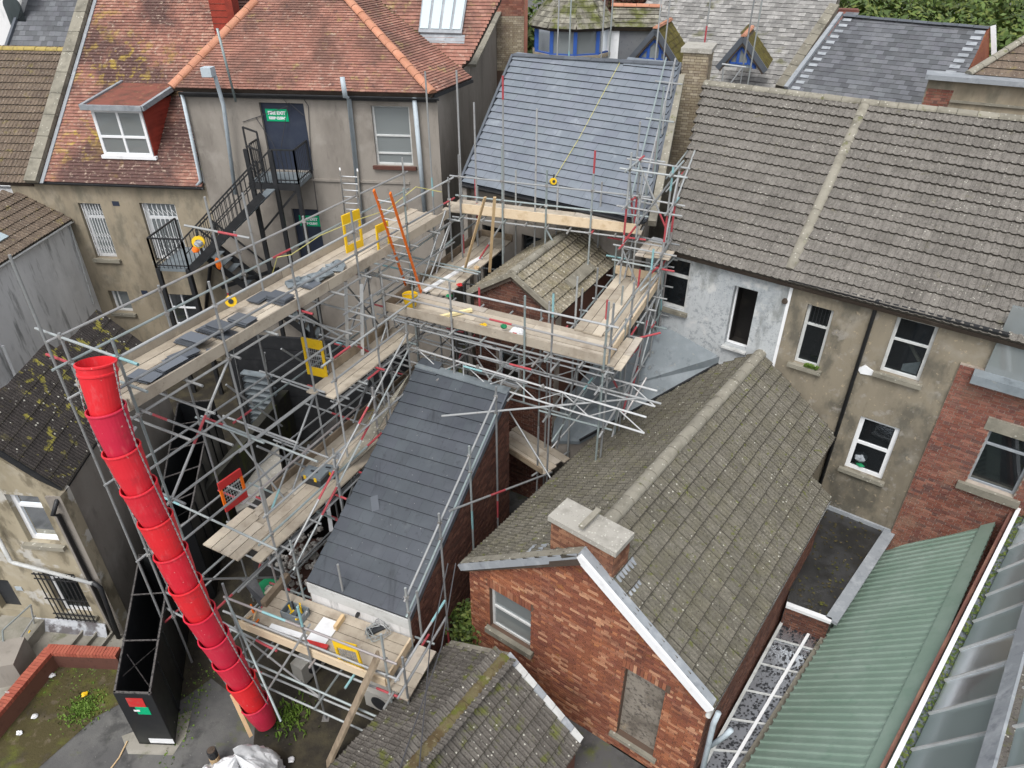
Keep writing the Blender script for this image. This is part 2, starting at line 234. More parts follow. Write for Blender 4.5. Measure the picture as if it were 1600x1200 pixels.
# ------------------------------------------------------------------ object helpers
def link(o): COL.objects.link(o); return o
def thing(name, label, cat, loc, group=None):
    o = bpy.data.objects.new(name, None); o.location = loc; o.empty_display_size = .3
    o['label'] = label; o['category'] = cat
    if group: o['group'] = group
    return link(o)
def tag(o, label=None, cat=None, group=None, kind=None):
    if label: o['label'] = label
    if cat: o['category'] = cat
    if group: o['group'] = group
    if kind: o['kind'] = kind
    return o
def put(me, name, parent=None, mw=None):
    """an object showing mesh data, its matrix given in world coordinates"""
    o = bpy.data.objects.new(name, me); link(o)
    mw = mw or Matrix()
    if parent is not None:
        o.parent = parent
        if parent.type == 'EMPTY': o.matrix_parent_inverse = Matrix.Translation(-Vector(parent.location))
    o.matrix_basis = mw
    return o
class MB:
    def __init__(s): s.v = []; s.f = []; s.sm = False
    def quad(s, *p):
        i = len(s.v); s.v += [tuple(x) for x in p]; s.f.append(tuple(range(i, i + len(p)))); return s
    def box(s, O, ax, ay, az):
        """box from corner O along three vectors"""
        O, ax, ay, az = map(Vector, (O, ax, ay, az)); i = len(s.v)
        for c in (O, O + ax, O + ax + ay, O + ay): s.v.append(tuple(c))
        for c in (O, O + ax, O + ax + ay, O + ay): s.v.append(tuple(c + az))
        fs = [(0, 3, 2, 1), (4, 5, 6, 7), (0, 1, 5, 4), (1, 2, 6, 5), (2, 3, 7, 6), (3, 0, 4, 7)]
        if ax.cross(ay).dot(az) < 0: fs = [f[::-1] for f in fs]
        s.f += [tuple(i + k for k in f) for f in fs]; return s
    def bar(s, p, q, w, h=None, up=V(0, 0, 1)):
        p, q = Vector(p), Vector(q); h = h or w; d = (q - p)
        x = d.normalized().cross(up)
        if x.length < 1e-3: x = V(1, 0, 0)
        x.normalize(); y = x.cross(d.normalized()).normalized()
        return s.box(p - x * w / 2 - y * h / 2, x * w, y * h, d)
    def tube(s, pts, r, n=8, cap=True):
        pts = [Vector(p) for p in pts]; rs = r if isinstance(r, (list, tuple)) else [r] * len(pts)
        i0 = len(s.v); up = None
        for k, p in enumerate(pts):
            d = (pts[min(k + 1, len(pts) - 1)] - pts[max(k - 1, 0)]).normalized()
            if up is None:
                up = V(0, 0, 1) if abs(d.z) < .9 else V(1, 0, 0)
            x = d.cross(up).normalized(); y = x.cross(d).normalized(); up = y
            for a in range(n):
                t = 2 * math.pi * a / n; s.v.append(tuple(p + (x * math.cos(t) + y * math.sin(t)) * rs[k]))
        for k in range(len(pts) - 1):
            for a in range(n):
                b = (a + 1) % n; s.f.append((i0 + k * n + a, i0 + k * n + b, i0 + (k + 1) * n + b, i0 + (k + 1) * n + a))
        if cap:
            s.f.append(tuple(i0 + a for a in range(n))[::-1]); s.f.append(tuple(i0 + (len(pts) - 1) * n + a for a in range(n)))
        return s
    def prism(s, poly, off):
        """polygon of 3D points extruded by off"""
        off = Vector(off); i = len(s.v); n = len(poly)
        s.v += [tuple(p) for p in poly] + [tuple(Vector(p) + off) for p in poly]
        s.f.append(tuple(range(i, i + n))[::-1]); s.f.append(tuple(range(i + n, i + 2 * n)))
        for k in range(n):
            j = (k + 1) % n; s.f.append((i + k, i + j, i + n + j, i + n + k))
        return s
    def mesh(s, name, mat, smooth=False, recalc=True):
        me = bpy.data.meshes.new(name); me.from_pydata(s.v, [], s.f)
        if recalc:
            bm = bmesh.new(); bm.from_mesh(me); bmesh.ops.recalc_face_normals(bm, faces=bm.faces); bm.to_mesh(me); bm.free()
        me.materials.append(mat if not isinstance(mat, str) else MT[mat])
        if smooth:
            for p in me.polygons: p.use_smooth = True
        me.update(); return me
    def build(s, name, mat, parent=None, smooth=False, recalc=True):
        return put(s.mesh(name, mat, smooth, recalc), name, parent)
_unit = {}
def ubox(mat):
    k = ('box', mat)
    if k not in _unit: _unit[k] = MB().box((-.5, -.5, 0), (1, 0, 0), (0, 1, 0), (0, 0, 1)).mesh('unit_piece', mat)
    return _unit[k]
def utube(mat, n=8):
    k = ('tube', mat, n)
    if k not in _unit: _unit[k] = MB().tube([(0, 0, 0), (0, 0, 1)], 1, n).mesh('unit_tube', mat, smooth=False)
    return _unit[k]
def frame_m(O, X, Y, Z):
    """matrix with columns X, Y, Z at O"""
    return Matrix(((X.x, Y.x, Z.x, O.x), (X.y, Y.y, Z.y, O.y), (X.z, Y.z, Z.z, O.z), (0, 0, 0, 1)))
def tube(p, q, parent, mat='galv', r=.0242, name='tube'):
    p, q = Vector(p), Vector(q); d = q - p; L = d.length
    if L < 1e-4: return None
    z = d / L; x = z.cross(V(0, 0, 1) if abs(z.z) < .95 else V(1, 0, 0)).normalized(); y = z.cross(x)
    return put(utube(mat), name, parent, frame_m(p, x * r, y * r, d))
def boxput(O, ax, ay, az, parent, mat, name):
    """box piece from corner O with edge vectors, shares unit mesh data"""
    O, ax, ay, az = map(Vector, (O, ax, ay, az))
    return put(ubox(mat), name, parent, frame_m(O + (ax + ay) / 2, ax, ay, az))
TCOUNT = {}
# ------------------------------------------------------------------ walls
class Wall:
    def __init__(s, A, azr):
        s.A = V(A[0], A[1], 0); s.azr = azr; s.U = dirv(azr); s.N = V(s.U.y, -s.U.x, 0)
    def uz(s, px, py):
        p = onv(px, py, s.A, s.azr); return ((p - s.A).dot(s.U), p.z)
    def u(s, px, py): return s.uz(px, py)[0]
    def pt(s, u, z, d=0.): return s.A + s.U * u + s.N * d + V(0, 0, z)
    def rect(s, a, b):
        u0, z1 = s.uz(*a); u1, z0 = s.uz(*b); return (u0, u1, z0, z1)
def wall(name, Wl, poly, holes, mat, parent, thick=.3):
    loops = [poly] + [[(h[0], h[2]), (h[1], h[2]), (h[1], h[3]), (h[0], h[3])] for h in holes]
    flat = [p for l in loops for p in l]
    tris = tessellate_polygon([[V(p[0], p[1], 0) for p in l] for l in loops])
    m = MB(); n = len(flat)
    m.v = [tuple(Wl.pt(u, z)) for u, z in flat] + [tuple(Wl.pt(u, z, -thick)) for u, z in flat]
    for t in tris: m.f.append(tuple(t)); m.f.append(tuple(n + k for k in t[::-1]))
    i = 0
    for l in loops:
        for k in range(len(l)):
            a, b = i + k, i + (k + 1) % len(l); m.f.append((a, b, n + b, n + a))
        i += len(l)
    return m.build(name, mat, parent)
def inpoly(x, y, poly):
    c = False; j = len(poly) - 1
    for i in range(len(poly)):
        a, b = poly[i], poly[j]
        if (a[1] > y) != (b[1] > y) and x < (b[0] - a[0]) * (y - a[1]) / (b[1] - a[1]) + a[0]: c = not c
        j = i
    return c
def spans(poly, y, holes=()):
    xs = []
    for i in range(len(poly)):
        a, b = poly[i], poly[(i + 1) % len(poly)]
        if (a[1] > y) != (b[1] > y): xs.append((b[0] - a[0]) * (y - a[1]) / (b[1] - a[1]) + a[0])
    xs.sort(); out = [(xs[k], xs[k + 1]) for k in range(0, len(xs) - 1, 2)]
    for h in holes:
        hp = h if isinstance(h[0], (tuple, list)) else [(h[0], h[2]), (h[1], h[2]), (h[1], h[3]), (h[0], h[3])]
        for (b0, b1) in spans(hp, y):
            nx = []
            for a0, a1 in out:
                if b1 <= a0 or b0 >= a1: nx.append((a0, a1)); continue
                if b0 > a0: nx.append((a0, b0))
                if b1 < a1: nx.append((b1, a1))
            out = nx
    return out
def bricks(Wl, poly, holes, mat, owner, maxobj=300, course=.075, L=.225, depth=.012, name='brick', seed=1, bond='flemish'):
    rs = random.Random(seed); items = []
    z0 = min(p[1] for p in poly); z1 = max(p[1] for p in poly); k = 0; z = z0
    while z < z1:
        zc = z + course / 2
        for a, b in spans(poly, zc, holes):
            u = math.floor(a / (L * 1.5)) * L * 1.5 - (L * .75 if k % 2 else 0); i = 0
            while u < b:
                w = L if (bond != 'flemish' or i % 2 == 0) else L / 2
                s0, s1 = max(u, a), min(u + w, b)
                if s1 - s0 > .03: items.append((s0 + .005, s1 - .005, z + .006, z + course - .006, depth + rs.uniform(-.004, .006)))
                u += w; i += 1
        z += course; k += 1
    def dist(it): return (Wl.pt((it[0] + it[1]) / 2, it[2]) - CAMP).length
    items.sort(key=dist)
    for it in items[:maxobj]:
        boxput(Wl.pt(it[0], it[2], -.02), Wl.U * (it[1] - it[0]), Wl.N * (.02 + it[4]), V(0, 0, it[3] - it[2]), owner, mat, name)
    if len(items) > maxobj:
        m = MB()
        for it in items[maxobj:]:
            m.box(Wl.pt(it[0], it[2], -.02), Wl.U * (it[1] - it[0]), Wl.N * (.02 + it[4]), V(0, 0, it[3] - it[2]))
        o = m.build('brickwork', mat, owner, recalc=False); o['kind'] = 'stuff'
def window(Wl, rc, parent, fm='white', fw=.07, rec=.12, hb=(.5,), vb=(), pane='glass', sill='stone', room=True, room_mat='dark', bw=.05, sill_h=.1, name='window', rd=.8, label=None, sills_ext=.1):
    u0, u1, z0, z1 = rc
    m = MB(); d0 = -rec - .05; dd = .06
    def b(ua, ub, za, zb, off=0): m.box(Wl.pt(ua, za, d0 + off), Wl.U * (ub - ua), Wl.N * dd, V(0, 0, zb - za))
    b(u0, u0 + fw, z0, z1); b(u1 - fw, u1, z0, z1); b(u0 + fw, u1 - fw, z0, z0 + fw); b(u0 + fw, u1 - fw, z1 - fw * .8, z1)
    fr = m.build(name, fm, parent)
    if label: fr['label'] = label
    for h in hb:
        zc = z0 + (z1 - z0) * h
        boxput(Wl.pt(u0 + fw, zc - bw / 2, d0 + .008), Wl.U * (u1 - u0 - 2 * fw), Wl.N * dd, V(0, 0, bw), fr, fm, 'glazing_bar')
    for v in vb:
        uc = u0 + (u1 - u0) * v
        boxput(Wl.pt(uc - bw / 2, z0 + fw, d0 + .004), Wl.U * bw, Wl.N * dd, V(0, 0, z1 - z0 - 1.8 * fw), fr, fm, 'glazing_bar')
    if pane:
        mm = MB(); mm.quad(Wl.pt(u0 + fw, z0 + fw, d0 + .03), Wl.pt(u1 - fw, z0 + fw, d0 + .03), Wl.pt(u1 - fw, z1 - fw * .8, d0 + .03), Wl.pt(u0 + fw, z1 - fw * .8, d0 + .03))
        mm.build('pane', pane, fr)
    if sill:
        boxput(Wl.pt(u0 - sills_ext, z0 - sill_h - .003, -.02), Wl.U * (u1 - u0 + 2 * sills_ext), Wl.N * .13, V(0, 0, sill_h), fr, sill, 'sill')
    if room:
        mm = MB(); B = -.302
        c = [Wl.pt(u0 - .1, z0 - .3, B), Wl.pt(u1 + .06, z0 - .3, B), Wl.pt(u1 + .06, z1 + .2, B), Wl.pt(u0 - .1, z1 + .2, B)]
        e = [p - Wl.N * rd for p in c]
        mm.quad(*e)
        for k in range(4): mm.quad(c[k], c[(k + 1) % 4], e[(k + 1) % 4], e[k])
        mm.build('room', room_mat, fr)
    return fr

# ------------------------------------------------------------------ tiled roofs
def prof(kind):
    if kind == 'flat': return [(0, 0), (1, 0)]
    if kind == 'roll': return [(0, .026), (.07, .02), (.12, .002), (.38, .0), (.43, .02), (.5, .027), (.57, .02), (.62, .002), (.88, 0), (.93, .02), (1, .026)]
    if kind == 'rib': return [(0, .022), (.07, .002), (.25, .0), (.33, .022), (.41, .002), (.58, 0), (.66, .022), (.74, .002), (.92, 0), (1, .022)]
    if kind == 'single': return [(0, .0), (.55, .004), (.62, .03), (.75, .042), (.9, .03), (1, .0)]
def tile_verts(w, l, kind, th, lift):
    """a tile lying in local x (width) y (up the slope) z; lower edge lifted"""
    P = prof(kind); v = []; f = []; n = len(P)
    for (x, h) in P: v.append((x * w, 0, lift + h + th))
    for (x, h) in P: v.append((x * w, l, h + th * .3))
    for (x, h) in P: v.append((x * w, 0, lift * 0 + h * .3 - .004))
    e = .017 if kind in ('rib', 'roll') else .012
    for (x, h) in P: v.append((x * w, e, (lift + th) * (1 - e / l) + h + th * .3 * e / l))
    for i in range(n - 1):
        f.append((3 * n + i, 3 * n + i + 1, n + i + 1, n + i)); f.append((2 * n + i, 2 * n + i + 1, i + 1, i)); f.append((i, i + 1, 3 * n + i + 1, 3 * n + i))
    f.append((2 * n, 0, n)); f.append((n - 1, 3 * n - 1, 2 * n - 1))
    return v, f
class Plane:
    def __init__(s, O, U, other):
        """O on the eave, U along the eave (rightwards), other = a point higher up the slope"""
        s.O = Vector(O); s.U = Vector(U).normalized(); d = Vector(other) - s.O
        s.W = (d - s.U * d.dot(s.U)).normalized(); s.N = s.U.cross(s.W)
        if s.N.z < 0: s.N = -s.N
    def uv(s, px, py):
        p = onp(px, py, s.O, s.N) - s.O; return (p.dot(s.U), p.dot(s.W))
    def uvp(s, p): p = Vector(p) - s.O; return (p.dot(s.U), p.dot(s.W))
    def pt(s, u, v, h=0.): return s.O + s.U * u + s.W * v + s.N * h
    def z(s, px, py): return onp(px, py, s.O, s.N)
def roof(Pl, poly, parent, mat, gauge=.33, tw=.33, kind='roll', th=.012, lift=.03, maxobj=300, holes=(), stagger=False, name='roof', tname='tile', slab='mortar_dark', seed=3, thick=.12, jit=.004, gap=.004, lap=.06, v_start=None):
    m = MB(); m.prism([Pl.pt(u, v, -.012) for u, v in poly], Pl.N * -thick)
    own = m.build(name, slab, parent)
    rs = random.Random(seed); items = []
    v0 = min(p[1] for p in poly) if v_start is None else v_start; v1 = max(p[1] for p in poly); k = 0
    v = v0
    while v < v1 - .02:
        for a, b in spans(poly, min(v + gauge * .5, v1 - .01), holes):
            u = math.floor(a / tw) * tw + ((tw / 2 if k % 2 else 0) if stagger else 0) - (tw if stagger else 0)
            while u < b - .01:
                s0, s1 = max(u, a), min(u + tw, b)
                if s1 - s0 > .03: items.append((s0, v, s1 - s0, rs.uniform(-jit, jit), rs.uniform(-jit, jit)))
                u += tw
        v += gauge; k += 1
    edge = kind == 'rib'; base = MB(); base.v, base.f = tile_verts(1, gauge + lap, kind, th, lift)
    def mtx(it):
        u, v, w, j1, j2 = it; w -= gap
        X = Pl.U * w; Y = Pl.W.copy() + Pl.N * j2; Z = Pl.N.copy()
        sag = (.012 + .018 * mn_.noise(Vector((u * .45, v * .6, seed * 3.7)))) if kind != 'flat' else .003; slip = .012 * mn_.noise(Vector((u * .35, v * 9.1, seed * 1.3))) if kind != 'flat' else 0
        return frame_m(Pl.pt(u + gap / 2, v + j1 + slip, .002 + abs(j2) + max(0, sag)), X, Y, Z)
    items.sort(key=lambda it: (Pl.pt(it[0], it[1]) - CAMP).length)
    key = ('tile', kind, gauge, th, lift, lap, mat)
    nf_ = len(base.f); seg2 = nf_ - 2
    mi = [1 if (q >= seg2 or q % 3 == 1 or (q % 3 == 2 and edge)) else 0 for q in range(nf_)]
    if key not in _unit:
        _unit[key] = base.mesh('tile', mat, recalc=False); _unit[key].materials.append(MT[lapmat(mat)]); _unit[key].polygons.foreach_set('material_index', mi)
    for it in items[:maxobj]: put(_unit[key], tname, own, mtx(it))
    rest = items[maxobj:]
    if rest:
        V_, F_ = [], []; bv = [Vector(x) for x in base.v]
        for it in rest:
            M = mtx(it); i = len(V_); V_ += [tuple(M @ x) for x in bv]; F_ += [tuple(i + q for q in f) for f in base.f]
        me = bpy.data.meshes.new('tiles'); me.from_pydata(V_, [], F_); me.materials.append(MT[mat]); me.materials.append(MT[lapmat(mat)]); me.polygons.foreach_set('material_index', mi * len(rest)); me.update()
        o = put(me, 'tiles', own); o['kind'] = 'stuff'
    return own
def ridge(p, q, parent, mat='ridge', r=.13, seg=.45, up=V(0, 0, 1), name='ridge_tile', flat=.8, gap=.012, over=.0):
    p, q = Vector(p), Vector(q); d = (q - p); L = d.length; n = max(1, round(L / seg)); z = d / L
    x = z.cross(up).normalized(); y = x.cross(z)
    key = ('ridge', mat, r, flat)
    if key not in _unit:
        m = MB(); N_ = 8
        for t in (0, 1):
            rr = r * (1.0 if t == 0 else .93)
            for a in range(N_ + 1):
                an = math.pi * a / N_; m.v.append((math.cos(an) * rr, math.sin(an) * rr * flat, t))
        for a in range(N_): m.f.append((a, a + 1, N_ + 2 + a, N_ + 1 + a))
        m.f.append(tuple(range(N_ + 1))[::-1]); m.f.append(tuple(range(N_ + 1, 2 * N_ + 2)))
        _unit[key] = m.mesh('ridge_tile', mat, smooth=False)
    for k in range(n):
        o = p + d * (k / n); j = V(0, 0, random.uniform(-.006, .006))
        put(_unit[key], name, parent, frame_m(o + j, x, y, z * (L / n - gap + over)))
def strip(p, q, parent, w, h, mat, name, up=V(0, 0, 1)):
    m = MB(); m.bar(p, q, w, h, up); return m.build(name, mat, parent)
def pipe(pts, parent, r=.045, mat='pale_pipe', name='downpipe', brackets=True):
    m = MB(); m.tube(pts, r, 10); o = m.build(name, mat, parent, smooth=True)
    return o
def gutter(p, q, parent, mat='blackmetal', r=.06, name='gutter'):
    p, q = Vector(p), Vector(q); d = (q - p).normalized(); x = d.cross(V(0, 0, 1)).normalized(); m = MB(); n = 7
    for e in (p, q):
        for rr in (r, r * .85):
            for a in range(n):
                t = math.pi + math.pi * a / (n - 1); m.v.append(tuple(e + x * math.cos(t) * rr + V(0, 0, 1) * math.sin(t) * rr))
    for a in range(n - 1):
        m.f.append((a, a + 1, 2 * n + a + 1, 2 * n + a)); m.f.append((n + a, 3 * n + a, 3 * n + a + 1, n + a + 1))
    return m.build(name, mat, parent, recalc=False)
def quadbars(rc): return rc

# ================================================================== SETTING
g = MB(); g.quad((-160, -20, 0), (160, -20, 0), (160, 260, 0), (-160, 260, 0))
tag(g.build('ground', 'asphalt'), kind='structure')
g = MB(); g.quad(*[at(x, y, .004) for x, y in ((-60, 1130), (-60, 985), (60, 985), (200, 985), (190, 1030), (90, 1022), (-10, 1105))])
tag(g.build('pavement', 'paving'), kind='structure')
g = MB(); g.quad(*[at(x, y, .004) for x, y in ((190, 1150), (300, 1110), (290, 1150), (270, 1180), (200, 1178))])
tag(g.build('concrete_pad', 'paving'), kind='structure')
# moss bed inside the low wall
g = MB(); g.quad(*[at(x, y, .008) for x, y in ((-30, 1130), (95, 1040), (190, 1040), (205, 1090), (150, 1120), (60, 1200), (-30, 1250))])
tag(g.build('mossy_bed', 'mossbed'), kind='structure')
g = MB(); g.quad(*[at(x, y, .006) for x, y in ((430, 1050), (560, 990), (680, 1000), (640, 1100), (560, 1260), (430, 1260), (395, 1180), (400, 1110))])
tag(g.build('bare_soil', 'soil'), kind='structure')

# ================================================================== TERRACE (right rear)
TA = (6.3, 15.14); TW = Wall(TA, 126)
E0 = onv(1045, 386, TA, 126); E1 = onv(1572, 524, TA, 126)
tz = onv(1227, 429, TA, 126).z
terr = thing('terraced_house', 'terraced house with grey tile roof, patchy white and tan rear walls and dark windows', 'house', TW.pt(0, 0))
uL = TW.u(1010, 400); uS = TW.u(1240, 437); uM = TW.u(1498, 570); uR = TW.u(1660, 620)
holes_w = [TW.rect((1010, 398), (1070, 486)), TW.rect((1148.5, 446), (1169, 543)) ]
holes_w[0] = (TW.u(1030, 410), TW.u(1080, 415), TW.uz(1070, 488)[1], TW.uz(1080, 411)[1])
holes_w[1] = (TW.u(1148, 446), TW.u(1185, 455), TW.uz(1131, 538)[1], TW.uz(1148, 446)[1])
wall('white_wall', TW, [(uL, 0), (uS, 0), (uS, tz), (uL, tz)], holes_w, 'render_white', terr)['label'] = 'patchy white painted render'
h1 = (TW.u(1262, 476), TW.u(1303, 487), TW.uz(1240, 566)[1], TW.uz(1262, 475)[1])
h2 = (TW.u(1402, 495), TW.u(1467, 512), TW.uz(1372, 580)[1], TW.uz(1402, 495)[1])
h3 = (TW.u(1345, 650), TW.u(1407, 670), TW.uz(1318, 729)[1], TW.uz(1345, 650)[1])
zt_T = TW.uz(1502, 568)[1] - .35
wall('tan_wall', TW, [(uS + .002, 0), (uM + .3, 0), (uM + .3, zt_T), (uR, zt_T), (uR, tz), (uS + .002, tz)], [h1, h2, h3], 'render_tan_T', terr)['label'] = 'stained tan render'
boxput(TW.pt(uS - .03, 1.2, -.05), TW.U * .07, TW.N * .075, V(0, 0, tz - 1.25), terr, 'white', 'wall_edge_strip')
window(TW, holes_w[0], terr, 'offwhite', hb=(.66,), pane='glass', rec=.12, bw=.08)
window(TW, holes_w[1], terr, 'white', hb=(), pane=None, rec=.2, fw=.035, sill='offwhite', sill_h=.05, sills_ext=.02, label='tall doorway-like opening with no glass')
w = window(TW, h1, terr, 'offwhite', hb=(.67,), pane='glass', rec=.12)
for k in range(6):
    uu = h1[0] + .1 + (h1[1] - h1[0] - .2) * k / 5; tube(TW.pt(uu, h1[2] + (h1[3] - h1[2]) * .7, -.08), TW.pt(uu, h1[3] - .05, -.08), w, 'blackmetal', .008, 'window_bar')
w = window(TW, h2, terr, 'offwhite', hb=(.6,), pane='glass', rec=.12)
m = MB(); m.bar(TW.pt(h2[0] + .35, h2[2] + .75, -.35), TW.pt(h2[0] + .75, h2[2] + .3, -.3), .06); m.build('fallen_batten', 'stone', w)
m = MB(); m.quad(TW.pt(h2[1] - .42, h2[2] + .08, -.2), TW.pt(h2[1] - .1, h2[2] + .08, -.2), TW.pt(h2[1] - .1, h2[2] + .42, -.2), TW.pt(h2[1] - .42, h2[2] + .25, -.2)); m.build('broken_board', 'lead', w)
w = window(TW, h3, terr, 'white', hb=(.52,), pane='glass', rec=.08, fw=.1, bw=.08)
# bag on the sill inside the lower window
bag = MB()
def blob(m, c, r, n=9, sq=.8, jit=.2, seed=1):
    rr = random.Random(seed); i0 = len(m.v); c = Vector(c); rings = 6
    for a in range(rings + 1):
        ph = math.pi * a / rings
        for b in range(n):
            t = 2 * math.pi * b / n; k = r * (1 + rr.uniform(-jit, jit)); m.v.append(tuple(c + V(math.cos(t) * math.sin(ph) * k, math.sin(t) * math.sin(ph) * k, math.cos(ph) * k * sq)))
    for a in range(rings):
        for b in range(n):
            j = (b + 1) % n; m.f.append((i0 + a * n + b, i0 + a * n + j, i0 + (a + 1) * n + j, i0 + (a + 1) * n + b))
    return m
o = blob(MB(), TW.pt(h3[0] + .28, h3[2] + .33, -.18) , .16, seed=4).build('bag', 'lead', None)
tag(o, 'crumpled grey bag on the inner sill of the lower terrace window', 'bag')
o = blob(MB(), TW.pt(h3[0] + .33, h3[2] + .15, -.17), .13, sq=.5, seed=5).build('bag', 'greenp', None)
tag(o, 'bright green bag on the inner sill of the lower terrace window', 'bag')
# gutter and downpipe
strip(TW.pt(uS - .05, tz - .09, .1), TW.pt(TW.u(1575, 527), tz - .09, .1), terr, .12, .16, 'blackmetal', 'fascia')
gutter(TW.pt(uS - .05, tz + .02, .2), TW.pt(TW.u(1575, 527), tz + .02, .2), terr, 'blackmetal', .07)
gutter(TW.pt(uL, tz - .02, .12), TW.pt(uS - .1, tz - .02, .12), terr, 'blackmetal', .05)
ud = TW.u(1372, 472)
pipe([TW.pt(ud, tz, .2), TW.pt(ud, tz - .2, .08), TW.pt(ud, 1.3, .08)], terr, .045, 'blackmetal')
# party flue
m = MB(); m.tube([TW.pt(TW.u(1227, 470), TW.uz(1227, 470)[1], 0), TW.pt(TW.u(1227, 470), TW.uz(1227, 470)[1], .05)], .07, 12); m.build('wall_vent', 'mortar_dark', terr)
m = MB(); m.prism([TW.pt(TW.u(a, b), TW.uz(a, b)[1], .0) for a, b in ((1340, 575), (1352, 570), (1366, 580), (1362, 586), (1345, 583))], TW.N * .03); m.build('plaster_patch', 'white', terr)
# roof
rz = at(1350, 160, 10.1)
ov = TW.N * .22 + V(0, 0, -.02)
TP = Plane(E0 + ov, E1 - E0, rz)
tp = [TP.uv(x, y) for x, y in ((1100, 133), (1345, 163), (1600, 190), (1700, 202))]
q0 = TP.uvp(E0 + ov); q1 = TP.uvp(TW.pt(uR, tz) + ov)
poly = [(q0[0], 0), (q1[0], 0), (q1[0], tp[3][1]), tp[3], tp[2], tp[1], tp[0]]
poly = [(q0[0], 0), (q1[0], 0), tp[3], tp[2], tp[1], tp[0]]
roof(TP, poly, terr, 'tile_grey', gauge=.335, tw=.34, kind='roll', seed=11, lift=.045)
for a, b in ((tp[0], tp[1]), (tp[1], tp[3])):
    ridge(TP.pt(a[0], a[1] + .05, .0), TP.pt(b[0], b[1] + .05, .0), terr, 'ridge', .15, .45)
pa = TP.uv(1350, 168); pb = TP.uv(1233, 424)
ridge(TP.pt(pa[0], pa[1], .03), TP.pt(pb[0], pb[1], .03), terr, 'ridge', .13, .45, up=TP.N)
# back slope, unseen side
m = MB(); bk = -TW.N * 4.5
m.quad(TP.pt(*tp[0]), TP.pt(*tp[3]), TP.pt(*tp[3]) + bk + V(0, 0, -2.9), TP.pt(*tp[0]) + bk + V(0, 0, -2.9)); m.build('rear_roof_slope', 'tile_grey', terr)

# brick house on the far right
bw = thing('brick_house', 'red brick house wall with stone lintel window, far right beside the tan terrace', 'house', TW.pt(uM, 0))
BWw = Wall((TW.pt(0, 0, .06).x, TW.pt(0, 0, .06).y), 126)
bh = (BWw.u(1547, 672), BWw.u(1600, 692) , BWw.uz(1508, 752)[1], BWw.uz(1547, 672)[1])
bh = (bh[0], bh[0] + .92, bh[2], bh[3])
u0 = BWw.u(1499, 572); zt = BWw.uz(1502, 568)[1]
pl = [(u0, 0), (u0 + 3.2, 0), (u0 + 3.2, zt), (u0, zt)]
wall('wall', BWw, pl, [bh], 'mortar_pale', bw, .35)
lz = bh[3]
bricks(BWw, pl, [bh, (bh[0] - .12, bh[1] + .12, lz, lz + .3), (bh[0] - .15, bh[1] + .15, bh[2] - .2, bh[2])], 'brick_red', bw, 300, seed=5)
boxput(BWw.pt(bh[0] - .12, lz, -.02), BWw.U * (bh[1] - bh[0] + .24), BWw.N * .05, V(0, 0, .3), bw, 'stone', 'lintel')
w = window(BWw, bh, bw, 'lead', hb=(.72,), pane='glass', rec=.15, fw=.05, sill_h=.18, sills_ext=.15)
# bay above the brick
by = [BWw.pt(u0 + .25, zt - .12, 0), BWw.pt(u0 + 3.2, zt - .12, 0)]
bay = thing('bay_window', 'grey glazed bay with lead ledge above the red brick wall at the right edge', 'bay window', BWw.pt(u0 + .3, zt - .2))
m = MB(); m.box(BWw.pt(u0 + .28, zt - .22, -.1), BWw.U * 2.8, BWw.N * .42, V(0, 0, .2)); m.build('ledge', 'lead_dark', bay)
m = MB(); m.box(BWw.pt(u0 + .45, zt - .02, -.1), BWw.U * 2.6, BWw.N * .12, V(0, 0, 1.5)); m.build('glazing', 'glass_pale', bay)
boxput(BWw.pt(u0 + 1.6, zt - .02, .02), BWw.U * .06, BWw.N * .06, V(0, 0, 1.4), bay, 'white', 'frame_post')
strip(at(1604, 470, 6.9), at(1558, 552, 6.35), bay, .06, .1, 'white', 'bargeboard')


# ================================================================== BRICK OUTRIGGER with mossy gable roof
L0 = at(720, 885, 3.); R0 = at(1110, 1110, 3.)
GW = Wall(L0, math.degrees(math.atan2((R0 - L0).x, (R0 - L0).y)))
gw = (R0 - L0).xy.length; M0 = (L0 + R0) / 2
az_r = 37.2; D = dirv(az_r)
zap = 5.0
out = thing('brick_outrigger', 'brick rear extension with mossy grey tiled gable roof and bricked-up window, bottom right of centre', 'house', M0.xy.to_3d())
inset = .12
GWf = Wall((L0 + D * inset).xy, GW.azr)
gp = [(.12, 0), (gw - .05, 0), (gw - .05, 2.95), (gw / 2, zap - .12), (.12, 2.95)]
a1 = GWf.rect((765, 918), (830, 1017)); a1 = (GWf.u(765, 918), GWf.u(830, 945), GWf.uz(829, 1016)[1], GWf.uz(765, 917)[1])
a2 = (GWf.u(978, 1043), GWf.u(1038, 1090), GWf.uz(1018, 1180)[1], GWf.uz(978, 1043)[1])
a3 = (GWf.u(952, 1178), GWf.u(952, 1178) + 1.0, .05, GWf.uz(952, 1176)[1])
wall('gable_wall', GWf, gp, [a1, a2, a3], 'mortar', out, .3)
bricks(GWf, gp, [a1, a2, a3, (a1[0] - .1, a1[1] + .1, a1[2] - .15, a1[2]), (a1[0] - .05, a1[1] + .05, a1[3], a1[3] + .22), (a2[0] - .05, a2[1] + .08, a2[3], a2[3] + .22), (a2[0] - .14, a2[1] + .1, a2[2] - .1, a2[2]), (a3[0] - .1, a3[1] + .1, a3[3], a3[3] + .16)], 'brick_orange', out, 300, seed=2)
for (h, ex) in ((a1, .05), (a2, .07)):
    n = int((h[1] - h[0] + 2 * ex) / .072)
    for k in range(n):
        boxput(GWf.pt(h[0] - ex + k * .072 + .004, h[3] + .006, -.02), GWf.U * .063, GWf.N * .035, V(0, 0, .205), out, 'brick_orange', 'arch_brick')
